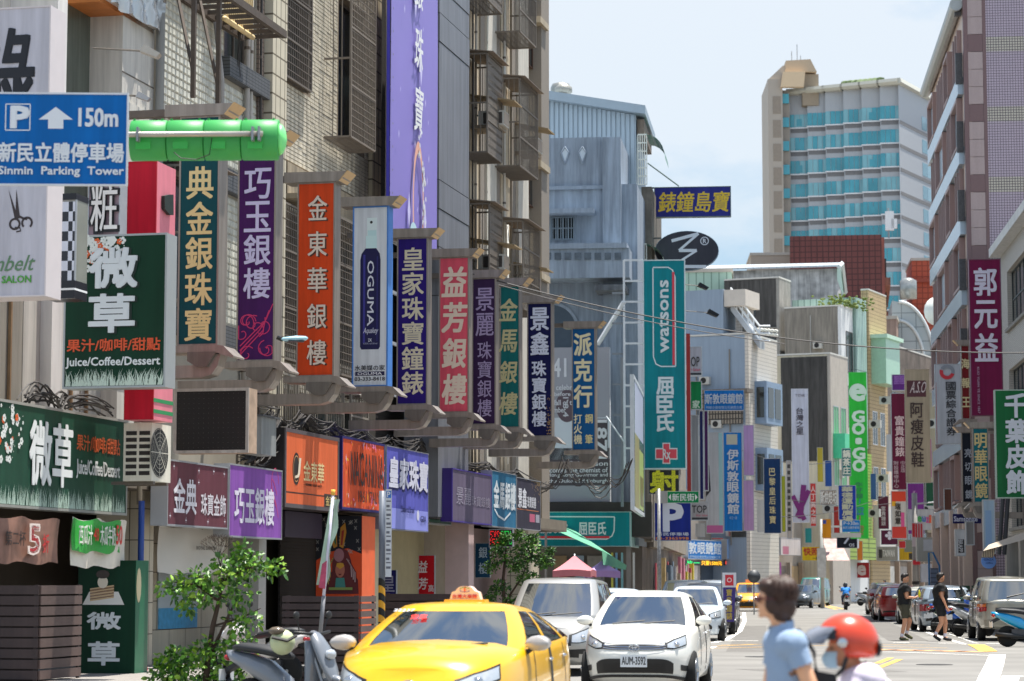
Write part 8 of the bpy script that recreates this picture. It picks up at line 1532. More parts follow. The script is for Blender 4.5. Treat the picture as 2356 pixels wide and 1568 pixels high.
def person(label, pl, J, scale=1, hair='17120f', top='101012', bottom='2c2b22', shoes='141414', socks=None, skin=SKIN, vox=.014, look=0, hairstyle='short', sleeve=.55, leg=.55, group=None, fat=1, hs=1, go=1):
 """J: joint positions (x forward, y left, z up) in metres"""
 th = thing('person', label, 'person', pl, (0, 0, 0), group); S = lambda p: (p[0] * scale, p[1] * scale, p[2] * scale); g = {k: S(v) for k, v in J.items()}; r = scale
 mid = lambda a, b, f: tuple(x + (y - x) * f for x, y in zip(a, b)); mb = MB()
 def cap(p, q, r0, r1, n=12):
  p, q = Vector(p), Vector(q); d = (q - p); d = d.normalized() if d.length > 1e-6 else Vector((0, 0, 1)); mb.tube([tuple(p - d * r0 * .98), tuple(p - d * r0 * .7), tuple(p), tuple(q), tuple(q + d * r1 * .7), tuple(q + d * r1 * .98)], [r0 * .2, r0 * .71, r0, r1, r1 * .71, r1 * .2], n)
 def el(c, rr): mb.blob(tuple(c), tuple(x * r for x in rr), 16, 9)
 P_, Wt, Ch, Nk = (Vector(g[k]) for k in ('pelvis', 'waist', 'chest', 'neck')); F = fat; k_ = [(P_ - Vector((0, 0, .07 * r)), .085, .12), (P_, .118, .165), (P_.lerp(Wt, .6), .115, .155), (Wt, .108, .142), (Wt.lerp(Ch, .5), .115, .152), (Ch, .125, .168), (Ch.lerp(Nk, .35), .115, .172), (Ch.lerp(Nk, .62), .09, .15), (Ch.lerp(Nk, .85), .06, .08), (Nk, .05, .055)]
 mb.rings([[tuple(c + Vector((a_ * F * r * math.cos(t_), b_ * (1 + (F - 1) * .7) * r * math.sin(t_), 0))) for t_ in [j * .3927 for j in range(16)]] for c, a_, b_ in k_]); cap(g['neck'], g['head0'], .055 * r, .052 * r); cap(g['head0'], mid(g['head0'], g['head'], .6), .05 * r, .05 * r)
 for s_ in 'lr':
  cap(mid(g['chest'], g['sh' + s_], .75), g['sh' + s_], .075 * r, .066 * r); cap(g['sh' + s_], g['el' + s_], .058 * r * (1 + (F - 1) * .6), .042 * r); cap(g['el' + s_], g['wr' + s_], .043 * r, .028 * r); cap(g['wr' + s_], g['ha' + s_], .027 * r, .036 * r)
  h = Vector(g['ha' + s_]); d = (h - Vector(g['wr' + s_])).normalized(); q = Vector((0, 0, 1)).cross(d) if abs(d.z) < .8 else Vector((1, 0, 0)); q = q.normalized(); c = d.cross(q)
  for i, L_ in enumerate((.062, .072, .068, .052)): b0 = h + q * (.030 - .020 * i) * r; cap(b0, b0 + d * (.03 + L_ * .5) * r + c * .006, .011 * r, .010 * r, 8); cap(b0 + d * (.03 + L_ * .5) * r + c * .006, b0 + d * (.02 + L_ * .85) * r + c * .03 * r, .010 * r, .008 * r, 8)
  cap(h + q * .03 * r, h + q * .055 * r + d * .045 * r + c * .015, .013 * r, .0105 * r, 8)
  cap(mid(g['pelvis'], g['hi' + s_], .6), g['hi' + s_], .10 * r * F, .095 * r * F); cap(g['hi' + s_], g['kn' + s_], .092 * r * (1 + (F - 1) * .7), .058 * r); cap(g['kn' + s_], mid(g['kn' + s_], g['an' + s_], .3), .058 * r, .060 * r); cap(mid(g['kn' + s_], g['an' + s_], .3), g['an' + s_], .060 * r, .036 * r); cap(g['an' + s_], g['to' + s_], .038 * r, .034 * r)
 hd = Vector(g['head']); R_ = Matrix.Rotation(look, 3, 'Z'); hh = MB(); r0_ = r; r = r * hs
 def hb(o, rr, n=14, m=9): c = hd + R_ @ (Vector(o) * r); hh.blob(tuple(c), tuple(x * r for x in rr), n, m)
 hb((0, 0, .02), (.095, .077, .105)); hb((.028, 0, -.045), (.062, .056, .062)); hb((.095, 0, -.012), (.022, .013, .024)); hb((.088, 0, -.052), (.014, .022, .008)); hb((.078, 0, -.088), (.022, .022, .018)); hb((.08, 0, .03), (.02, .05, .012))
 for s_ in (-1, 1): hb((-.005, .078 * s_, -.01), (.022, .012, .032)); hb((.055, .035 * s_, -.03), (.03, .025, .03))
 mb.add(hh.v, hh.f); b = remeshed(mb, vox * scale); b.build('body', skin, th, True)
 e = MB()
 for s_ in (-1, 1): e.blob(tuple(hd + R_ @ (Vector((.086, .032 * s_, .005)) * r)), (.008 * r, .014 * r, .007 * r), 8, 4)
 e.build('eyes', M('1a1210', .3), th)
 H = MB(); HR = M(hair, .5, 0, .45, 26, spec=.4)
 def hair_b(o, rr, n=16, m=9, mm=None): (mm or H).blob(tuple(hd + R_ @ (Vector(o) * r)), tuple(x * r for x in rr), n, m)
 if hairstyle == 'short': hair_b((-.022, 0, .045), (.098, .088, .098)); hair_b((.04, 0, .095), (.06, .065, .045)); hair_b((-.07, 0, -.03), (.045, .065, .05)); remeshed(H, .012 * r).build('hair', HR, th, True)
 elif hairstyle == 'bob':
  hair_b((-.03, 0, .045), (.115, .10, .105)); hair_b((.035, 0, .09), (.065, .08, .05)); hair_b((-.055, .03, -.03), (.085, .075, .095)); hair_b((-.055, -.03, -.03), (.085, .075, .095)); hair_b((-.045, 0, -.085), (.07, .08, .07)); hair_b((.01, .07, -.02), (.06, .028, .07)); hair_b((.01, -.07, -.02), (.06, .028, .07)); remeshed(H, .010 * r).build('hair', HR, th, True); ST = MB(); rn = random.Random(1)
  for i in range(220):
   a0 = rn.uniform(.55, 5.73); e0 = rn.uniform(.1, 1.1); pts = []
   for j in range(7):
    el = R(86) - (R(86) + e0 * .9) * j / 6 * .92; ce, se = math.cos(el), math.sin(el); k_ = 1.0 + rn.uniform(-.03, .07)
    pts.append(tuple(hd + R_ @ (Vector((-.036 + .116 * k_ * ce * math.cos(a0) * (1 - .12 * (j > 4)), .104 * k_ * ce * math.sin(a0), .045 + (.106 if se > 0 else .155) * k_ * se)) * r)))
   ST.tube(pts, [.004, .007, .008, .008, .007, .005, .002], 4, False)
  ST.build('strands', HR, th, True, kind='stuff')
 r = r0_
 segs = [('T', g['pelvis'], g['waist']), ('T', g['waist'], g['chest']), ('T', g['chest'], g['neck']), ('N', g['neck'], g['head'])]
 for s_ in 'lr': segs += [('T', g['chest'], g['sh' + s_]), ('U', g['sh' + s_], g['el' + s_]), ('F', g['el' + s_], g['ha' + s_]), ('P', g['pelvis'], g['hi' + s_]), ('L', g['hi' + s_], g['kn' + s_]), ('S', g['kn' + s_], g['an' + s_]), ('A', g['an' + s_], g['to' + s_])]
 segs = [(k, Vector(p), Vector(q) - Vector(p), (Vector(q) - Vector(p)).length_squared) for k, p, q in segs]
 cls = []
 for v in b.v:
  v = Vector(v); best = (9, None, 0)
  for k, p, d, l2 in segs:
   t_ = max(0, min(1, (v - p).dot(d) / l2)); q = (v - p - d * t_).length
   if q < best[0]: best = (q, k, t_)
  for k, p, d, l2 in segs[:3]:
   t_ = max(0, min(1, (v - p).dot(d) / l2))
   if best[1] in 'UF' and (v - p - d * t_).length < .165 * r * fat: best = (0, 'T', t_)
  cls.append((best[1], best[2]))
 me = bpy.data.meshes.new('n'); me.from_pydata(b.v, [], b.f); me.update(); nr_ = [Vector(v.normal) for v in me.vertices]; bpy.data.meshes.remove(me)
 pz, nz_ = g['pelvis'][2], g['neck'][2]
 def garment(nm, test, off, mat):
  keep = [test(k, t_, b.v[i]) for i, (k, t_) in enumerate(cls)]; mp = {}; m = MB()
  for f in b.f:
   if sum(keep[i] for i in f) >= len(f) - 1:
    q = []
    for i in f:
     if i not in mp: mp[i] = len(m.v); w_ = math.sin(b.v[i][2] * 38 + b.v[i][1] * 21) * .004 + math.sin(b.v[i][2] * 17 - b.v[i][0] * 30) * .004; m.v.append(tuple(Vector(b.v[i]) + nr_[i] * (off * go + w_ * go) * r))
     q.append(mp[i])
    m.f.append(tuple(q))
  return m.build(nm, mat, th, True)
 garment('shorts' if leg < 1 else 'trousers', lambda k, t_, v: (k in 'TP' and v[2] < pz + .07 * r) or (k == 'L' and t_ < leg) or (leg >= 1 and k in 'LS' and (k == 'L' or t_ < .92)), .020, M(bottom, .8, 0, .12, 3))
 garment('shirt', lambda k, t_, v: (k in 'TP' and v[2] > pz - .06 * r and not (k == 'P' and v[2] < pz)) or (k == 'U' and t_ < sleeve) or (sleeve >= 1 and (k == 'U' or (k == 'F' and t_ < .6))) or (k == 'N' and t_ < .12), .030, M(top, .8, 0, .12, 3, bump=.5, bscale=14))
 for s_ in 'lr':
  a, t_ = Vector(g['an' + s_]), Vector(g['to' + s_]); d = (t_ - a); v, f = chain([[(tuple(a - d * .35 - Vector((0, 0, .02 * r))), .04 * r), (tuple(a + d * .3 - Vector((0, 0, .015 * r))), .05 * r), (tuple(t_ + d * .25), .042 * r)]], 2); sh_ = MB().add(v, f).build('shoe', M(shoes, .5, 0, .3, 14), th, True)
  if socks: v, f = chain([[(g['an' + s_], .044 * r), (mid(g['an' + s_], g['kn' + s_], .38), .052 * r)]], 1); MB().add(v, f).build('sock', M(socks, .8), th, True)
 return th, g, hd, R_
def PJ(**k):
 d = dict(pelvis=(0, 0, .93), waist=(0, 0, 1.06), chest=(.01, 0, 1.27), neck=(.0, 0, 1.47), head0=(.02, 0, 1.55), head=(.03, 0, 1.62), shl=(0, .18, 1.39), shr=(0, -.18, 1.39), ell=(-.03, .23, 1.12), elr=(-.03, -.23, 1.12), wrl=(.03, .24, .88), wrr=(.03, -.24, .88), hal=(.04, .24, .80), har=(.04, -.24, .80),
   hil=(0, .09, .88), hir=(0, -.09, .88), knl=(.02, .10, .49), knr=(.02, -.10, .49), anl=(-.02, .10, .08), anr=(-.02, -.10, .08), tol=(.12, .11, .035), tor=(.12, -.11, .035)); d.update(k); return d
def ppl(px, Y, rot): p = at(px, 1340, Y); return Pl((p.x, p.y, 0), rot)
# two men crossing
MG_ = 'men in black t-shirts crossing'
th, g, hd, R_ = person('man in black tee and olive shorts holding a yellow drink, left of the pair', ppl(2080, 67, R(4)), PJ(elr=(.02, -.24, 1.13), wrr=(.24, -.2, 1.12), har=(.31, -.18, 1.15), hil=(0, .1, .88), knl=(.16, .1, .50), anl=(.06, .1, .16), tol=(.2, .1, .07), knr=(-.02, -.1, .48), anr=(-.12, -.1, .07), tor=(.04, -.11, .03)), 1.05, top='0b0b0d', bottom='3a382b', shoes='4a4a2c', socks='c9c6cf', look=R(-25), leg=.75, fat=1.28, vox=.018)
MB().lathe([(.03, -.02), (.035, .0), (.035, .1), (.015, .15), (.015, .18)], (g['har'][0] + .05, g['har'][1], g['har'][2]), n=10).build('drink_bottle', M('c9c01e', .2), th, True); MB().tube([tuple(Vector(g['shl']) + Vector((-.05, -.1, .06))), tuple(Vector(g['waist']) + Vector((.12, -.12, 0))), tuple(Vector(g['pelvis']) + Vector((0, -.17, .02)))], .022, 5).build('cross_strap', M('2a2b22', .8), th)
person('heavier man all in black with white socks, looking away, right of the pair', ppl(2162, 66.5, R(-3)), PJ(head=(.03, 0, 1.62), ell=(.0, .26, 1.12), wrl=(.05, .27, .9), elr=(.03, -.26, 1.12), wrr=(.12, -.26, .9), har=(.15, -.26, .82), knl=(.14, .1, .50), anl=(.12, .1, .08), tol=(.27, .1, .035), knr=(.02, -.1, .48), anr=(-.16, -.1, .14), tor=(-.04, -.11, .04), waist=(.02, 0, 1.08)), 1.06, top='0a0a0c', bottom='0d0d10', shoes='101012', socks='cfccd8', look=R(15), leg=.62, fat=1.42, vox=.018)
# blurred woman in the foreground
pw_ = ppl(1806, 12.6, math.pi + R(6))
th, g, hd, R_ = person('woman with bobbed dark hair, sunglasses and a pale blue tee walking left in the foreground', pw_, PJ(chest=(.0, 0, 1.27), neck=(.02, 0, 1.44), head0=(.045, 0, 1.51), head=(.065, 0, 1.575), shl=(-.01, .15, 1.35), shr=(.01, -.15, 1.35), ell=(-.10, .19, 1.10), wrl=(-.07, .22, .88), hal=(-.05, .22, .80), elr=(.05, -.2, 1.09), wrr=(.2, -.2, .95), har=(.26, -.2, .9), knl=(.14, .1, .5), anl=(.1, .1, .08), tol=(.24, .1, .04), knr=(-.06, -.1, .48), anr=(-.25, -.1, .14), tor=(-.14, -.1, .05)), .955, hair='38251d', hs=.88, fat=.78, go=.6, top='7d90a8', bottom='3a4a66', shoes='5a5048', hairstyle='bob', vox=.009, leg=1.0, sleeve=.5, skin=M('c49372', .5, 0, .05, 6))
m = MB()
for s_ in (-1, 1): m.blob(tuple(hd + R_ @ Vector((.088, .034 * s_, .008))), (.010, .026, .020), 12, 6)
m.tube([tuple(hd + R_ @ Vector((.08, .06, .012))), tuple(hd + R_ @ Vector((.0, .082, .01)))], .004, 5); m.tube([tuple(hd + R_ @ Vector((.08, -.06, .012))), tuple(hd + R_ @ Vector((.0, -.082, .01)))], .004, 5)
m.build('sunglasses', M('4a1a1c', .1, 0, .1), th, True)
x = .985; t = thing('tote_bag', 'black tote bag hanging behind the woman in pale blue', 'bag', pw_, (-.17, .05, .84)); MB().add([(-.08, -.02, .82), (-.28, -.02, .78), (-.24, -.02, 1.13), (-.12, -.02, 1.15), (-.08, .1, .82), (-.28, .1, .78), (-.24, .1, 1.13), (-.12, .1, 1.15)], [(0, 1, 2, 3), (7, 6, 5, 4), (0, 4, 5, 1), (1, 5, 6, 2), (2, 6, 7, 3), (3, 7, 4, 0)]).build('bag_body', M('101014', .7, 0, .2, 4), t); MB().tube([(-.15, .04, 1.14), (-.13, .08, 1.24), (-.08, .10, 1.32), (-.04, .10, 1.36)], .011, 5).build('strap', M('17171c', .7), t)
# scooter rider in the orange helmet
prd = ppl(1954, 13.2, math.pi + R(3)); seated = dict(pelvis=(-.22, 0, .80), waist=(-.20, 0, .92), chest=(-.12, 0, 1.10), neck=(-.02, 0, 1.22), head0=(.0, 0, 1.27), head=(.03, 0, 1.335), shl=(-.07, .18, 1.16), shr=(-.07, -.18, 1.16), ell=(.08, .24, .98), elr=(.08, -.24, .98), wrl=(.30, .27, 1.0), wrr=(.30, -.27, 1.0), hal=(.37, .27, 1.03), har=(.37, -.27, 1.03), hil=(-.2, .1, .78), hir=(-.2, -.1, .78), knl=(.2, .16, .74), knr=(.2, -.16, .74), anl=(.16, .14, .36), anr=(.16, -.14, .36), tol=(.3, .14, .32), tor=(.3, -.14, .32))
th, g, hd, R_ = person('foreground scooter rider in an orange red open helmet, face mask and whitish shirt', prd, PJ(**seated), .93, fat=.95, top='c6bcc8', bottom='4a4a55', vox=.009, leg=1.0, sleeve=1.0, hairstyle='none', skin=M('c08a66', .5, 0, .05, 6))
hm = MB(); c = hd + Vector((-.012, 0, .035)); rings = []
for j in range(10):
 a = R(90) - j * R(13.5); rr = math.cos(a); zc2 = math.sin(a); ring = []
 for k in range(28):
  b_ = k * 6.2832 / 28; cut = 1.0
  zz3 = .155 * zc2; x_ = .172 * rr * math.cos(b_); y_ = .145 * rr * math.sin(b_)
  if zz3 < 0 and math.cos(b_) > .35: x_ *= (1 - min(.75, -zz3 * 7) * .55); zz3 = max(zz3, .0 + .02)
  ring.append((c.x + x_, c.y + y_, c.z + zz3))
 rings.append(ring)
hm.rings(rings, True); h_ = hm.build('helmet', M('b0361c', .3, 0, .04, 2, coat=.4), th, True)
MB().lathe([(.028, 0), (.026, .02), (.0, .024)], (c.x + .055, c.y + .138, c.z + .0), 'y', 14).build('rivet', CHROME, h_); m = MB(); m.rings([[(c.x + .172 * math.cos(b_) * 1.02 + dx, c.y + .15 * math.sin(b_), c.z + dz - .0 * b_) for b_ in [R(-62) + R(124) * k / 12 for k in range(13)]] for dx, dz in ((.0, .015), (.004, .04), (-.004, .07))], False, False); m.build('black_brow', M('23242a', .4), h_, True)
m = MB(); m.rings([[(c.x + .165 * math.cos(b_) + (.13 * q) * math.cos(b_), c.y + (.155 - .03 * q * q) * math.sin(b_), c.z + .085 - .045 * q - .05 * q * q) for b_ in [R(-60) + R(120) * k / 12 for k in range(13)]] for q in (0, .33, .66, 1)], False, False); m.build('visor', M('8a8e98', .08, .1, .1, 2, coat=.6), h_, True)
MB().blob((c.x - .165, c.y, c.z - .03), (.02, .09, .05), 12, 6).build('rear_vent', BLKPL, h_, True); MB().tube([(c.x + .02, c.y + .12, c.z - .06), (c.x + .04, c.y + .085, c.z - .14), (c.x + .06, c.y + .02, c.z - .175)], .012, 5).build('chin_strap', BLKPL, h_)
m = MB(); m.rings([[(hd.x + .035 + (.075 + bz) * math.cos(b_), hd.y + (.066) * math.sin(b_), hd.z - .03 - dz) for b_ in [R(-75) + R(150) * k / 10 for k in range(11)]] for dz, bz in ((-.015, .0), (.02, .02), (.05, .012), (.075, -.01))], False, False); m.build('face_mask', M('9db6c2', .8, 0, .04), th, True)
scooter('pale scooter ridden by the person in the orange red helmet', 1958, 13.2, R(-93), 'b0b4bc', '3a3a40', big=1.0)
# distant riders
for la, px, Y, top, hel, col in (('distant scooter rider in a bright blue shirt seen from behind', 1945, 141, '1f6fb8', '17181c', '1c2a24'), ('scooter rider in a pale pinkish shirt and white helmet seen from behind', 2010, 107, 'a8a0a6', 'a9a7a0', '23252a')):
 pr_ = ppl(px, Y, R(90) - A2 * .6); th, g, hd, R_ = person(la, pr_, PJ(**seated), 1.05, top=top, bottom='6a5248' if Y < 120 else '1c2a44', vox=.025, leg=.6 if Y < 120 else 1.0, hairstyle='none'); MB().blob(tuple(hd + Vector((-.01, 0, .035))), (.155, .14, .15), 16, 9).build('helmet', M(hel, .25, 0, .05, coat=.5), th, True)
 scooter('dark scooter under the rider in %s' % ('bright blue' if Y > 120 else 'the white helmet'), px, Y, A2 * .6, col, '8a1a1c', big=1.05)
for i, (px, Y, top, la) in enumerate(((1905, 168, '1a1c22', 'distant pedestrian in black by the brown shop doorway'), (2036, 172, '2a2428', 'distant shopper in dark clothes inside the right hand shop'))): person(la, ppl(px, Y, R(200)), PJ(), 1.0, top=top, bottom='20222a', vox=.03, leg=1.0)
# ---- small filler signs and clutter of the far street
for i, (x0, x1, yt, yb, Y, cn, hxc) in enumerate(((1535, 1560, 1000, 1075, 110, 'small orange sign behind the lattice', 'b8642a'), (1600, 1622, 1205, 1236, 104, 'small white board under the salon sign', 'b0b0b0'), (1637, 1664, 1238, 1242, 150, 'thin red strip above the optician fascia', 'a02a2a'), (1742, 1757, 1150, 1225, 150, 'narrow white sign left of the navy one', 'aaaaa8'), (1700, 1712, 1060, 1150, 138, 'narrow cream sign behind the upper lilac one', 'a8a088'), (1880, 1894, 1030, 1110, 168, 'slim yellow sign on the cream wall', 'b09a3a'), (1898, 1914, 1060, 1120, 170, 'slim blue sign right of the slim yellow one', '2a4a8a'), (1918, 1932, 1165, 1230, 160, 'narrow red sign left of the royal blue one', 'a03030'), (1972, 1985, 1245, 1290, 180, 'tiny orange sign under the green slats', 'c0702a'), (2003, 2016, 1090, 1150, 186, 'narrow blue sign on the pinkish house', '3a5a8a'), (2040, 2052, 1000, 1085, 175, 'narrow white sign left of the maroon watch sign', 'a8a8a8'), (2068, 2084, 1245, 1262, 160, 'tiny red sign in front of the yellow frame', 'a82a2a'), (2128, 2144, 1010, 1100, 150, 'narrow pink sign behind the beige shoe sign', 'a8607a'), (2130, 2148, 1110, 1165, 140, 'small dark green sign right of the purple K sign', '1f4a34'), (2152, 2168, 1070, 1140, 118, 'narrow orange sign beside the granite tower', 'b0602a'), (2172, 2190, 1125, 1175, 96, 'small brown sign beneath the securities sign', '5a3a30'), (1852, 1868, 1215, 1250, 165, 'tiny teal sign above the yellow photo sign', '2a7a7a'), (1560, 1577, 1130, 1150, 96, 'tiny white sign beside the LED character', 'b0b0b0'))):
 s = v3(x0, x1, yt, yb, Y, cn, hxc, t=.2, fw=.02)
for x, y, Y, w in ((1903, 985, 177, 'above the slim yellow sign'), (1925, 1100, 178, 'left of the royal blue sign'), (2012, 985, 184, 'between the green sign and the maroon watch sign'), (2030, 1110, 184, 'above the small maroon sign'), (2010, 1190, 183, 'left of the square maroon sign'), (2036, 930, 188, 'high left of the maroon watch sign'), (1906, 1180, 174, 'beside the bakery characters'), (2132, 1185, 150, 'right of the rainbow lettered sign'), (2145, 985, 160, 'right of the beige shoe sign')):
 p = at(x, y, Y); q = Pl((p.x, p.y, 0), -A3); t = thing('wall_air_conditioner', 'small boxed air conditioner ' + w, 'air conditioner', q, (0, 0, p.z), 'air conditioners on the far facades'); MB().box(-.45, .45, 0, .4, p.z, p.z + .6).build('casing', M('a5a39c', .6, 0, .2, 9), t); MB().disc(-.08, -.01, p.z + .3, .22, .22, 12).build('fan_grille', DARK, t)
for a, b_, w in (((1650, 1010), (1930, 1060), 'highest'), ((1700, 1120), (2100, 1150), 'middle'), ((1790, 1190), (2140, 1090), 'lowest')):
 a, b_ = at(*a, 140), at(*b_, 170); m = MB(); m.tube([a.lerp(b_, k / 8) - Vector((0, 0, 3 * (k / 8) * (1 - k / 8))) for k in range(9)], .02, 4, False); solo(m, 'street_cable', M('2c2a2a', .6), w + ' of three thin cables slung across the far street', 'wire', W0, tuple(a))
# purple shop flag by the parked cars
s = vsign(1662, 1694, 1318, 1352, 71, 0, 'shop_flag', 'upright flag with a red square emblem over a purple cloth among parked cars', inkm('b5b4b8'), t=.01, fw=0, cat='flag'); s.rect(.2, .15, .8, .88, 'b01c28'); m = MB(); m.ring(s.X(.5), s.y - .008, s.Z(.5), .05, .07, 14); m.build('printed_emblem', inkm('d8c8c8'), s.th)
x0, x1, z0, z1 = s.r; h = 1.0; m = MB(); m.rings([[(x0 + .02 + (x1 - x0 - .04 - .06 * j / 6) * i / 5, .02 * math.sin(i * 2 + j), z0 - h * j / 6) for i in range(6)] for j in range(7)], False, False); m.build('cloth', M('33246a', .6, 0, .1, 2), s.th, True)
letters(MB(), '寶島鐘錶', x0 + .11, x1 - .13, z0 - h * .95, z0 - .04, -.035, 'v', .02).build('lettering', inkm('a8903c'), s.th); MB().tube([(x0 - .02, .02, .1), (x0 - .02, .02, z1 + .05)], .015, 6).build('pole', GALV, s.th)
# ================================================================= plants
LF = [M(c, .45, 0, .3, 8, spec=.5) for c in ('3d651b', '52801f', '2c4f1a', '6f8f28')]
for m_ in LF: pass
def leafmesh(L, W, bend): # a pointed leaf with a fold, 8 triangles
 m = MB(); P = [(0, 0, 0), (L * .3, W * .8, bend * .1), (L * .65, W * .8, bend * .45), (L, 0, bend), (L * .65, -W * .8, bend * .45), (L * .3, -W * .8, bend * .1), (L * .33, 0, bend * .1 - .12 * W), (L * .66, 0, bend * .5 - .12 * W)]
 m.add(P, [(0, 6, 1), (1, 6, 7, 2), (2, 7, 3), (3, 7, 4), (4, 7, 6, 5), (5, 6, 0)]); return m
def plant(label, base, limbs, clusters, Lr, n, seed, single=300, name='leafy_shrub', cat='shrub', mats=LF, stemc='3a2c22', twist=1.0):
 rn = random.Random(seed); th = thing(name, label, cat, W0, base); 
 for pts, r0, r1 in limbs: MB().tube(pts, [r0 + (r1 - r0) * i / (len(pts) - 1) for i in range(len(pts))], 7).build('trunk' if r0 > .025 else 'branch', M(stemc, .85, 0, .3, 9, bump=.3), th, True)
 shared = []
 for k in range(8): l = leafmesh(1, .30 + .05 * (k % 3), (-.35, -.1, .1)[k % 3]); me = bpy.data.meshes.new('leaf'); me.from_pydata(l.v, [], l.f); me.materials.append(mats[k % len(mats)]); shared.append((l, me))
 items = []
 for i in range(n):
  c = rn.choices(clusters, [q[4] for q in clusters])[0]; v = Vector((rn.gauss(0, 1), rn.gauss(0, 1), rn.gauss(0, 1))); v = v.normalized() * rn.random() ** .5; p = Vector((c[0] + v.x * c[3], c[1] + v.y * c[3], c[2] + v.z * c[3] * (c[5] if len(c) > 5 else .7)))
  d = (v + Vector((rn.gauss(0, .6), rn.gauss(0, .6), rn.gauss(-.1, .5)))).normalized(); items.append((p, d, rn.uniform(*Lr), rn.randrange(8), rn.uniform(0, 6.28)))
 items.sort(key=lambda q: -q[2] + q[0].y * .05); rest = [MB() for _ in range(4)]
 for i, (p, d, L, k, roll) in enumerate(items):
  q = d.to_track_quat('X', 'Z').to_matrix() @ Matrix.Rotation(roll * .25 * twist, 3, 'X')
  if i < single:
   o = bpy.data.objects.new('leaf', shared[k][1]); C.objects.link(o); o.parent = th; o.location = p - Vector(base); o.rotation_euler = q.to_euler(); o.scale = (L, L, L)
  else: l = shared[k][0]; rest[k % 4].add([tuple(p + q @ (Vector(v) * L)) for v in l.v], l.f)
 for j, r in enumerate(rest):
  if r.v: r.build('foliage', mats[j % len(mats)], th, kind='stuff')
 return th
Yp = 33.; A = lambda x, y, Y=Yp: tuple(at(x, y, Y)); cl = lambda x, y, r, w, dy=0, f=.7: (*at(x, y, Yp + dy), r, w, f)
b0 = at(470, 1640, Yp); base = (b0.x, b0.y, 0)
plant('leafy green shrub with a crooked stem in front of the cream tiled wall', base, [([base, A(478, 1520), A(490, 1440), A(505, 1380), A(512, 1330)], .05, .022), ([A(478, 1520), A(520, 1430), A(548, 1370)], .028, .012), ([A(505, 1385), A(450, 1345), A(400, 1340)], .02, .008), ([A(512, 1340), A(560, 1310), A(620, 1300)], .018, .006), ([A(495, 1440), A(560, 1420), A(600, 1400)], .016, .006)],
 [cl(400, 1355, .22, 2), cl(450, 1330, .25, 2.4), cl(520, 1310, .28, 3, 0, .8), cl(570, 1300, .26, 3), cl(630, 1308, .18, 1.2), cl(560, 1265, .14, .8), cl(470, 1370, .26, 2), cl(545, 1360, .28, 2.4), cl(560, 1430, .24, 2), cl(430, 1400, .14, .8), cl(400, 1520, .26, 3.2), cl(480, 1500, .28, 3), cl(550, 1490, .26, 3), cl(450, 1560, .35, 4), cl(540, 1550, .3, 3.6), cl(380, 1560, .25, 2.4), cl(560, 1530, .2, 1.2)], (.04, .115), 2700, 12)
bt = MB(); rn = random.Random(9)
def twig(p, d, L, r, k):
 q = p + d * L; bt.tube([tuple(p), tuple(p.lerp(q, .5) + Vector((rn.uniform(-.01, .01),) * 3)), tuple(q)], [r, r * .8, r * .6], 4, False)
 if k > 0:
  for _ in range(3): twig(q, (d + Vector((rn.uniform(-.8, .8), rn.uniform(-.4, .4), rn.uniform(-.3, .5)))).normalized(), L * .72, r * .65, k - 1)
twig(at(505, 1340, Yp + .1), Vector((.05, 0, 1)), .22, .014, 5); solo(bt, 'bare_twigs', M('3f342c', .9), 'bare dead twig crown rising above the leafy shrub', 'shrub', W0, tuple(at(505, 1340, Yp + .1)), kind='stuff')
Yp = 62.; DK = [M(c, .55, 0, .3, 8) for c in ('2a4a1a', '36601e', '203c17', '4a6e1f')]
b0 = at(1160, 1483, Yp); base = (b0.x, b0.y, 0)
plant('bushy young tree with fine foliage beside the corner fascia boards', base, [([base, A(1160, 1400, 62), A(1158, 1330, 62), A(1165, 1260, 62)], .06, .03), ([A(1160, 1390, 62), A(1200, 1330, 62), A(1225, 1270, 62)], .03, .015)],
 [cl(1150, 1268, .26, 2, 0, 1.3), cl(1163, 1238, .16, 1), cl(1215, 1262, .36, 3.2, 0, 1), cl(1250, 1290, .30, 2.2, 0, .6), cl(1190, 1300, .30, 2), cl(1128, 1305, .22, 1), cl(1215, 1335, .32, 2), cl(1150, 1352, .25, 1.2), cl(1195, 1232, .18, .9), cl(1228, 1238, .14, .6), cl(1265, 1268, .13, .5), cl(1130, 1375, .2, .7), cl(1175, 1385, .25, .9)], (.05, .11), 3000, 13, single=120, name='young_tree', cat='tree', mats=DK)
# ================================================================= foreground gantry sign and signal
s = vsign(-28, 295, 214, 428, 24.5, -.035, 'overhead_parking_sign', 'big blue overhead parking direction sign with an arrow and 150m at the upper left', sg('005a9e', .35), t=.03, fw=.018, frame=M('b9bcc0', .4), cat='road sign')
X = lambda px: (px + 28) / 323; Z = lambda py: (py - 214) / 214; wc = 'c3c6ca'
s.text('P', X(26), Z(248), X(64), Z(294), wc, 'h', .07); s.text('150m', X(181), Z(250), X(270), Z(291), wc, 'h', .05)
m = MB(); q = lambda x, y: (s.X(X(x)), s.Z(Z(y)))
for a, b_ in (((12, 241), (68, 241)), ((68, 241), (68, 301)), ((68, 301), (12, 301)), ((12, 301), (12, 241))): m.stroke([q(*a), q(*b_)], .011, s.y - .006)
m.build('printed_square', inkm(wc), s.th); m = MB(); m.add([(q(x, y)[0], s.y - .006, q(x, y)[1]) for x, y in ((88, 276), (110, 276), (110, 297), (145, 297), (145, 276), (167, 276), (127, 247))], [(0, 1, 2, 3, 4, 5, 6)]); m.build('printed_arrow', inkm(wc), s.th)
s.text('新民立體停車場', X(-1), Z(330), X(285), Z(374), wc, 'h', .04); s.text('Sinmin  Parking  Tower', X(-2), Z(384), X(286), Z(408), wc, 'h', .035)
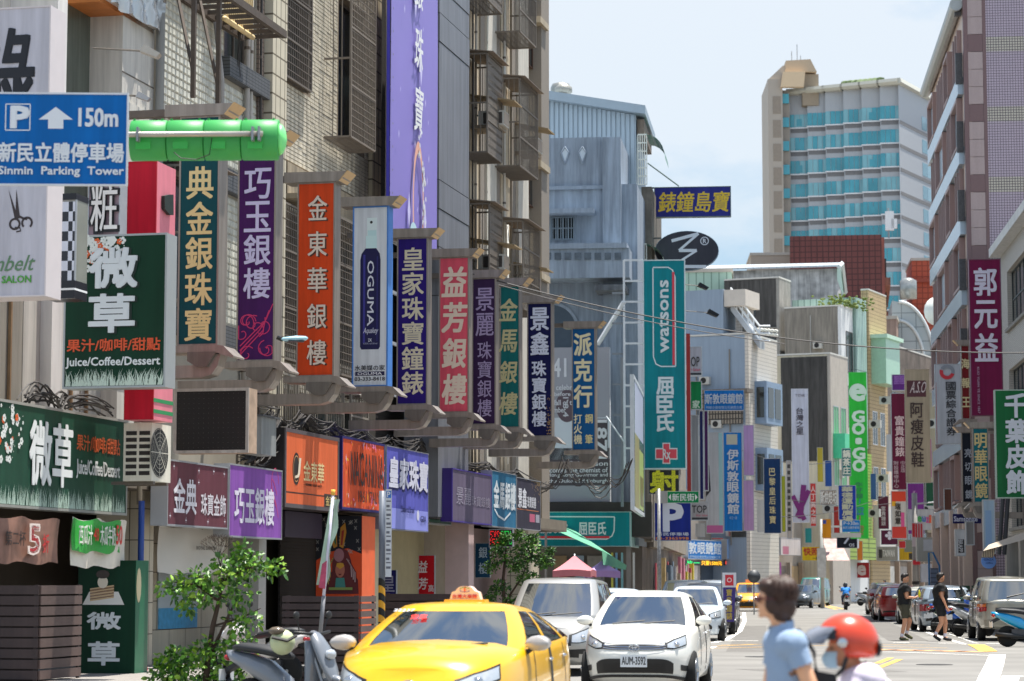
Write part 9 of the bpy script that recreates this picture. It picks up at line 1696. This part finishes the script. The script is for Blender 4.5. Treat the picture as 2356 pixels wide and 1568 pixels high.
# traffic signal seen from behind
GS = M('2f8a42', .5, 0, .08, 2); pg = face_pl(476, 25.5, .03); r = pg.rect(297, 640, 272, 366); zc3 = (r[2] + r[3]) / 2; hh_ = (r[3] - r[2]) / 2
t = thing('traffic_signal', 'bright green horizontal traffic signal seen from behind with a silver arm', 'traffic light', pg, ((r[0] + r[1]) / 2, 0, r[2])); n = 4; w_ = (r[1] - r[0]) / n
for k in range(n):
 x0, x1 = r[0] + w_ * k, r[0] + w_ * (k + 1); m = MB(); m.rings([[(x, .12 - .17 * math.cos(a) * sc, zc3 + hh_ * math.sin(a) * sc) for a in [R(-90) + R(180) * j / 12 for j in range(13)]] + [(x, .16, zc3 + hh_ * .9 * sc), (x, .16, zc3 - hh_ * .9 * sc)] for x, sc in ((x0 + .003, .94), (x0 + .012, 1), (x1 - .012, 1), (x1 - .003, .94))]); h_ = m.build('lamp_housing', GS, t, True)
 MB().box(x0 + w_ * .2, x0 + w_ * .6, -.065, -.045, zc3 - hh_ * .55, zc3 - hh_ * .2).build('latch_plate', M('2f9a3e', .4), h_)
 for u in (.1, .85): MB().lathe([(.014, -.01), (.014, .015)], (x0 + w_ * u, .08, r[3] - .005), n=8).build('hinge_lug', GS, h_)
 MB().lathe([(.11, .16), (.125, .36)], (x0 + w_ / 2, 0, zc3), 'y', 16).build('visor_hood', BLKPL, h_)
m = MB(); m.rings([[(r[1] + dx, .10 - .13 * math.cos(a) * sc, zc3 + hh_ * .8 * math.sin(a) * sc) for a in [j * .5236 for j in range(12)]] for dx, sc in ((0, 1), (.04, .85), (.07, .45), (.08, .1))]); m.build('end_cap', M('6fcf7a', .4), t, True)
za = pg.hit(450, 314)[1]; xa2, xb2 = pg.hit(-60, 314)[0], pg.hit(608, 314)[0]; MB().tube([(xa2, -.12, za), (xb2, -.12, za)], .030, 12).build('arm', M('b5b0a6', .35, .5, .15, 6), t, True)
for x in (pg.hit(322, 314)[0], pg.hit(585, 314)[0], pg.hit(600, 314)[0]): MB().box(x - .012, x + .012, -.16, -.02, za - .075, za + .075).build('clamp', GALV, t)
MB().tube([(pg.hit(403, 350)[0], -.07, r[2] + .06), (pg.hit(420, 365)[0], -.1, r[2] - .01), (pg.hit(455, 370)[0], -.1, r[2] - .025), (pg.hit(485, 355)[0], -.09, r[2] + .03), (pg.hit(490, 330)[0], -.08, za - .03)], .006, 5).build('cable', BLKPL, t)
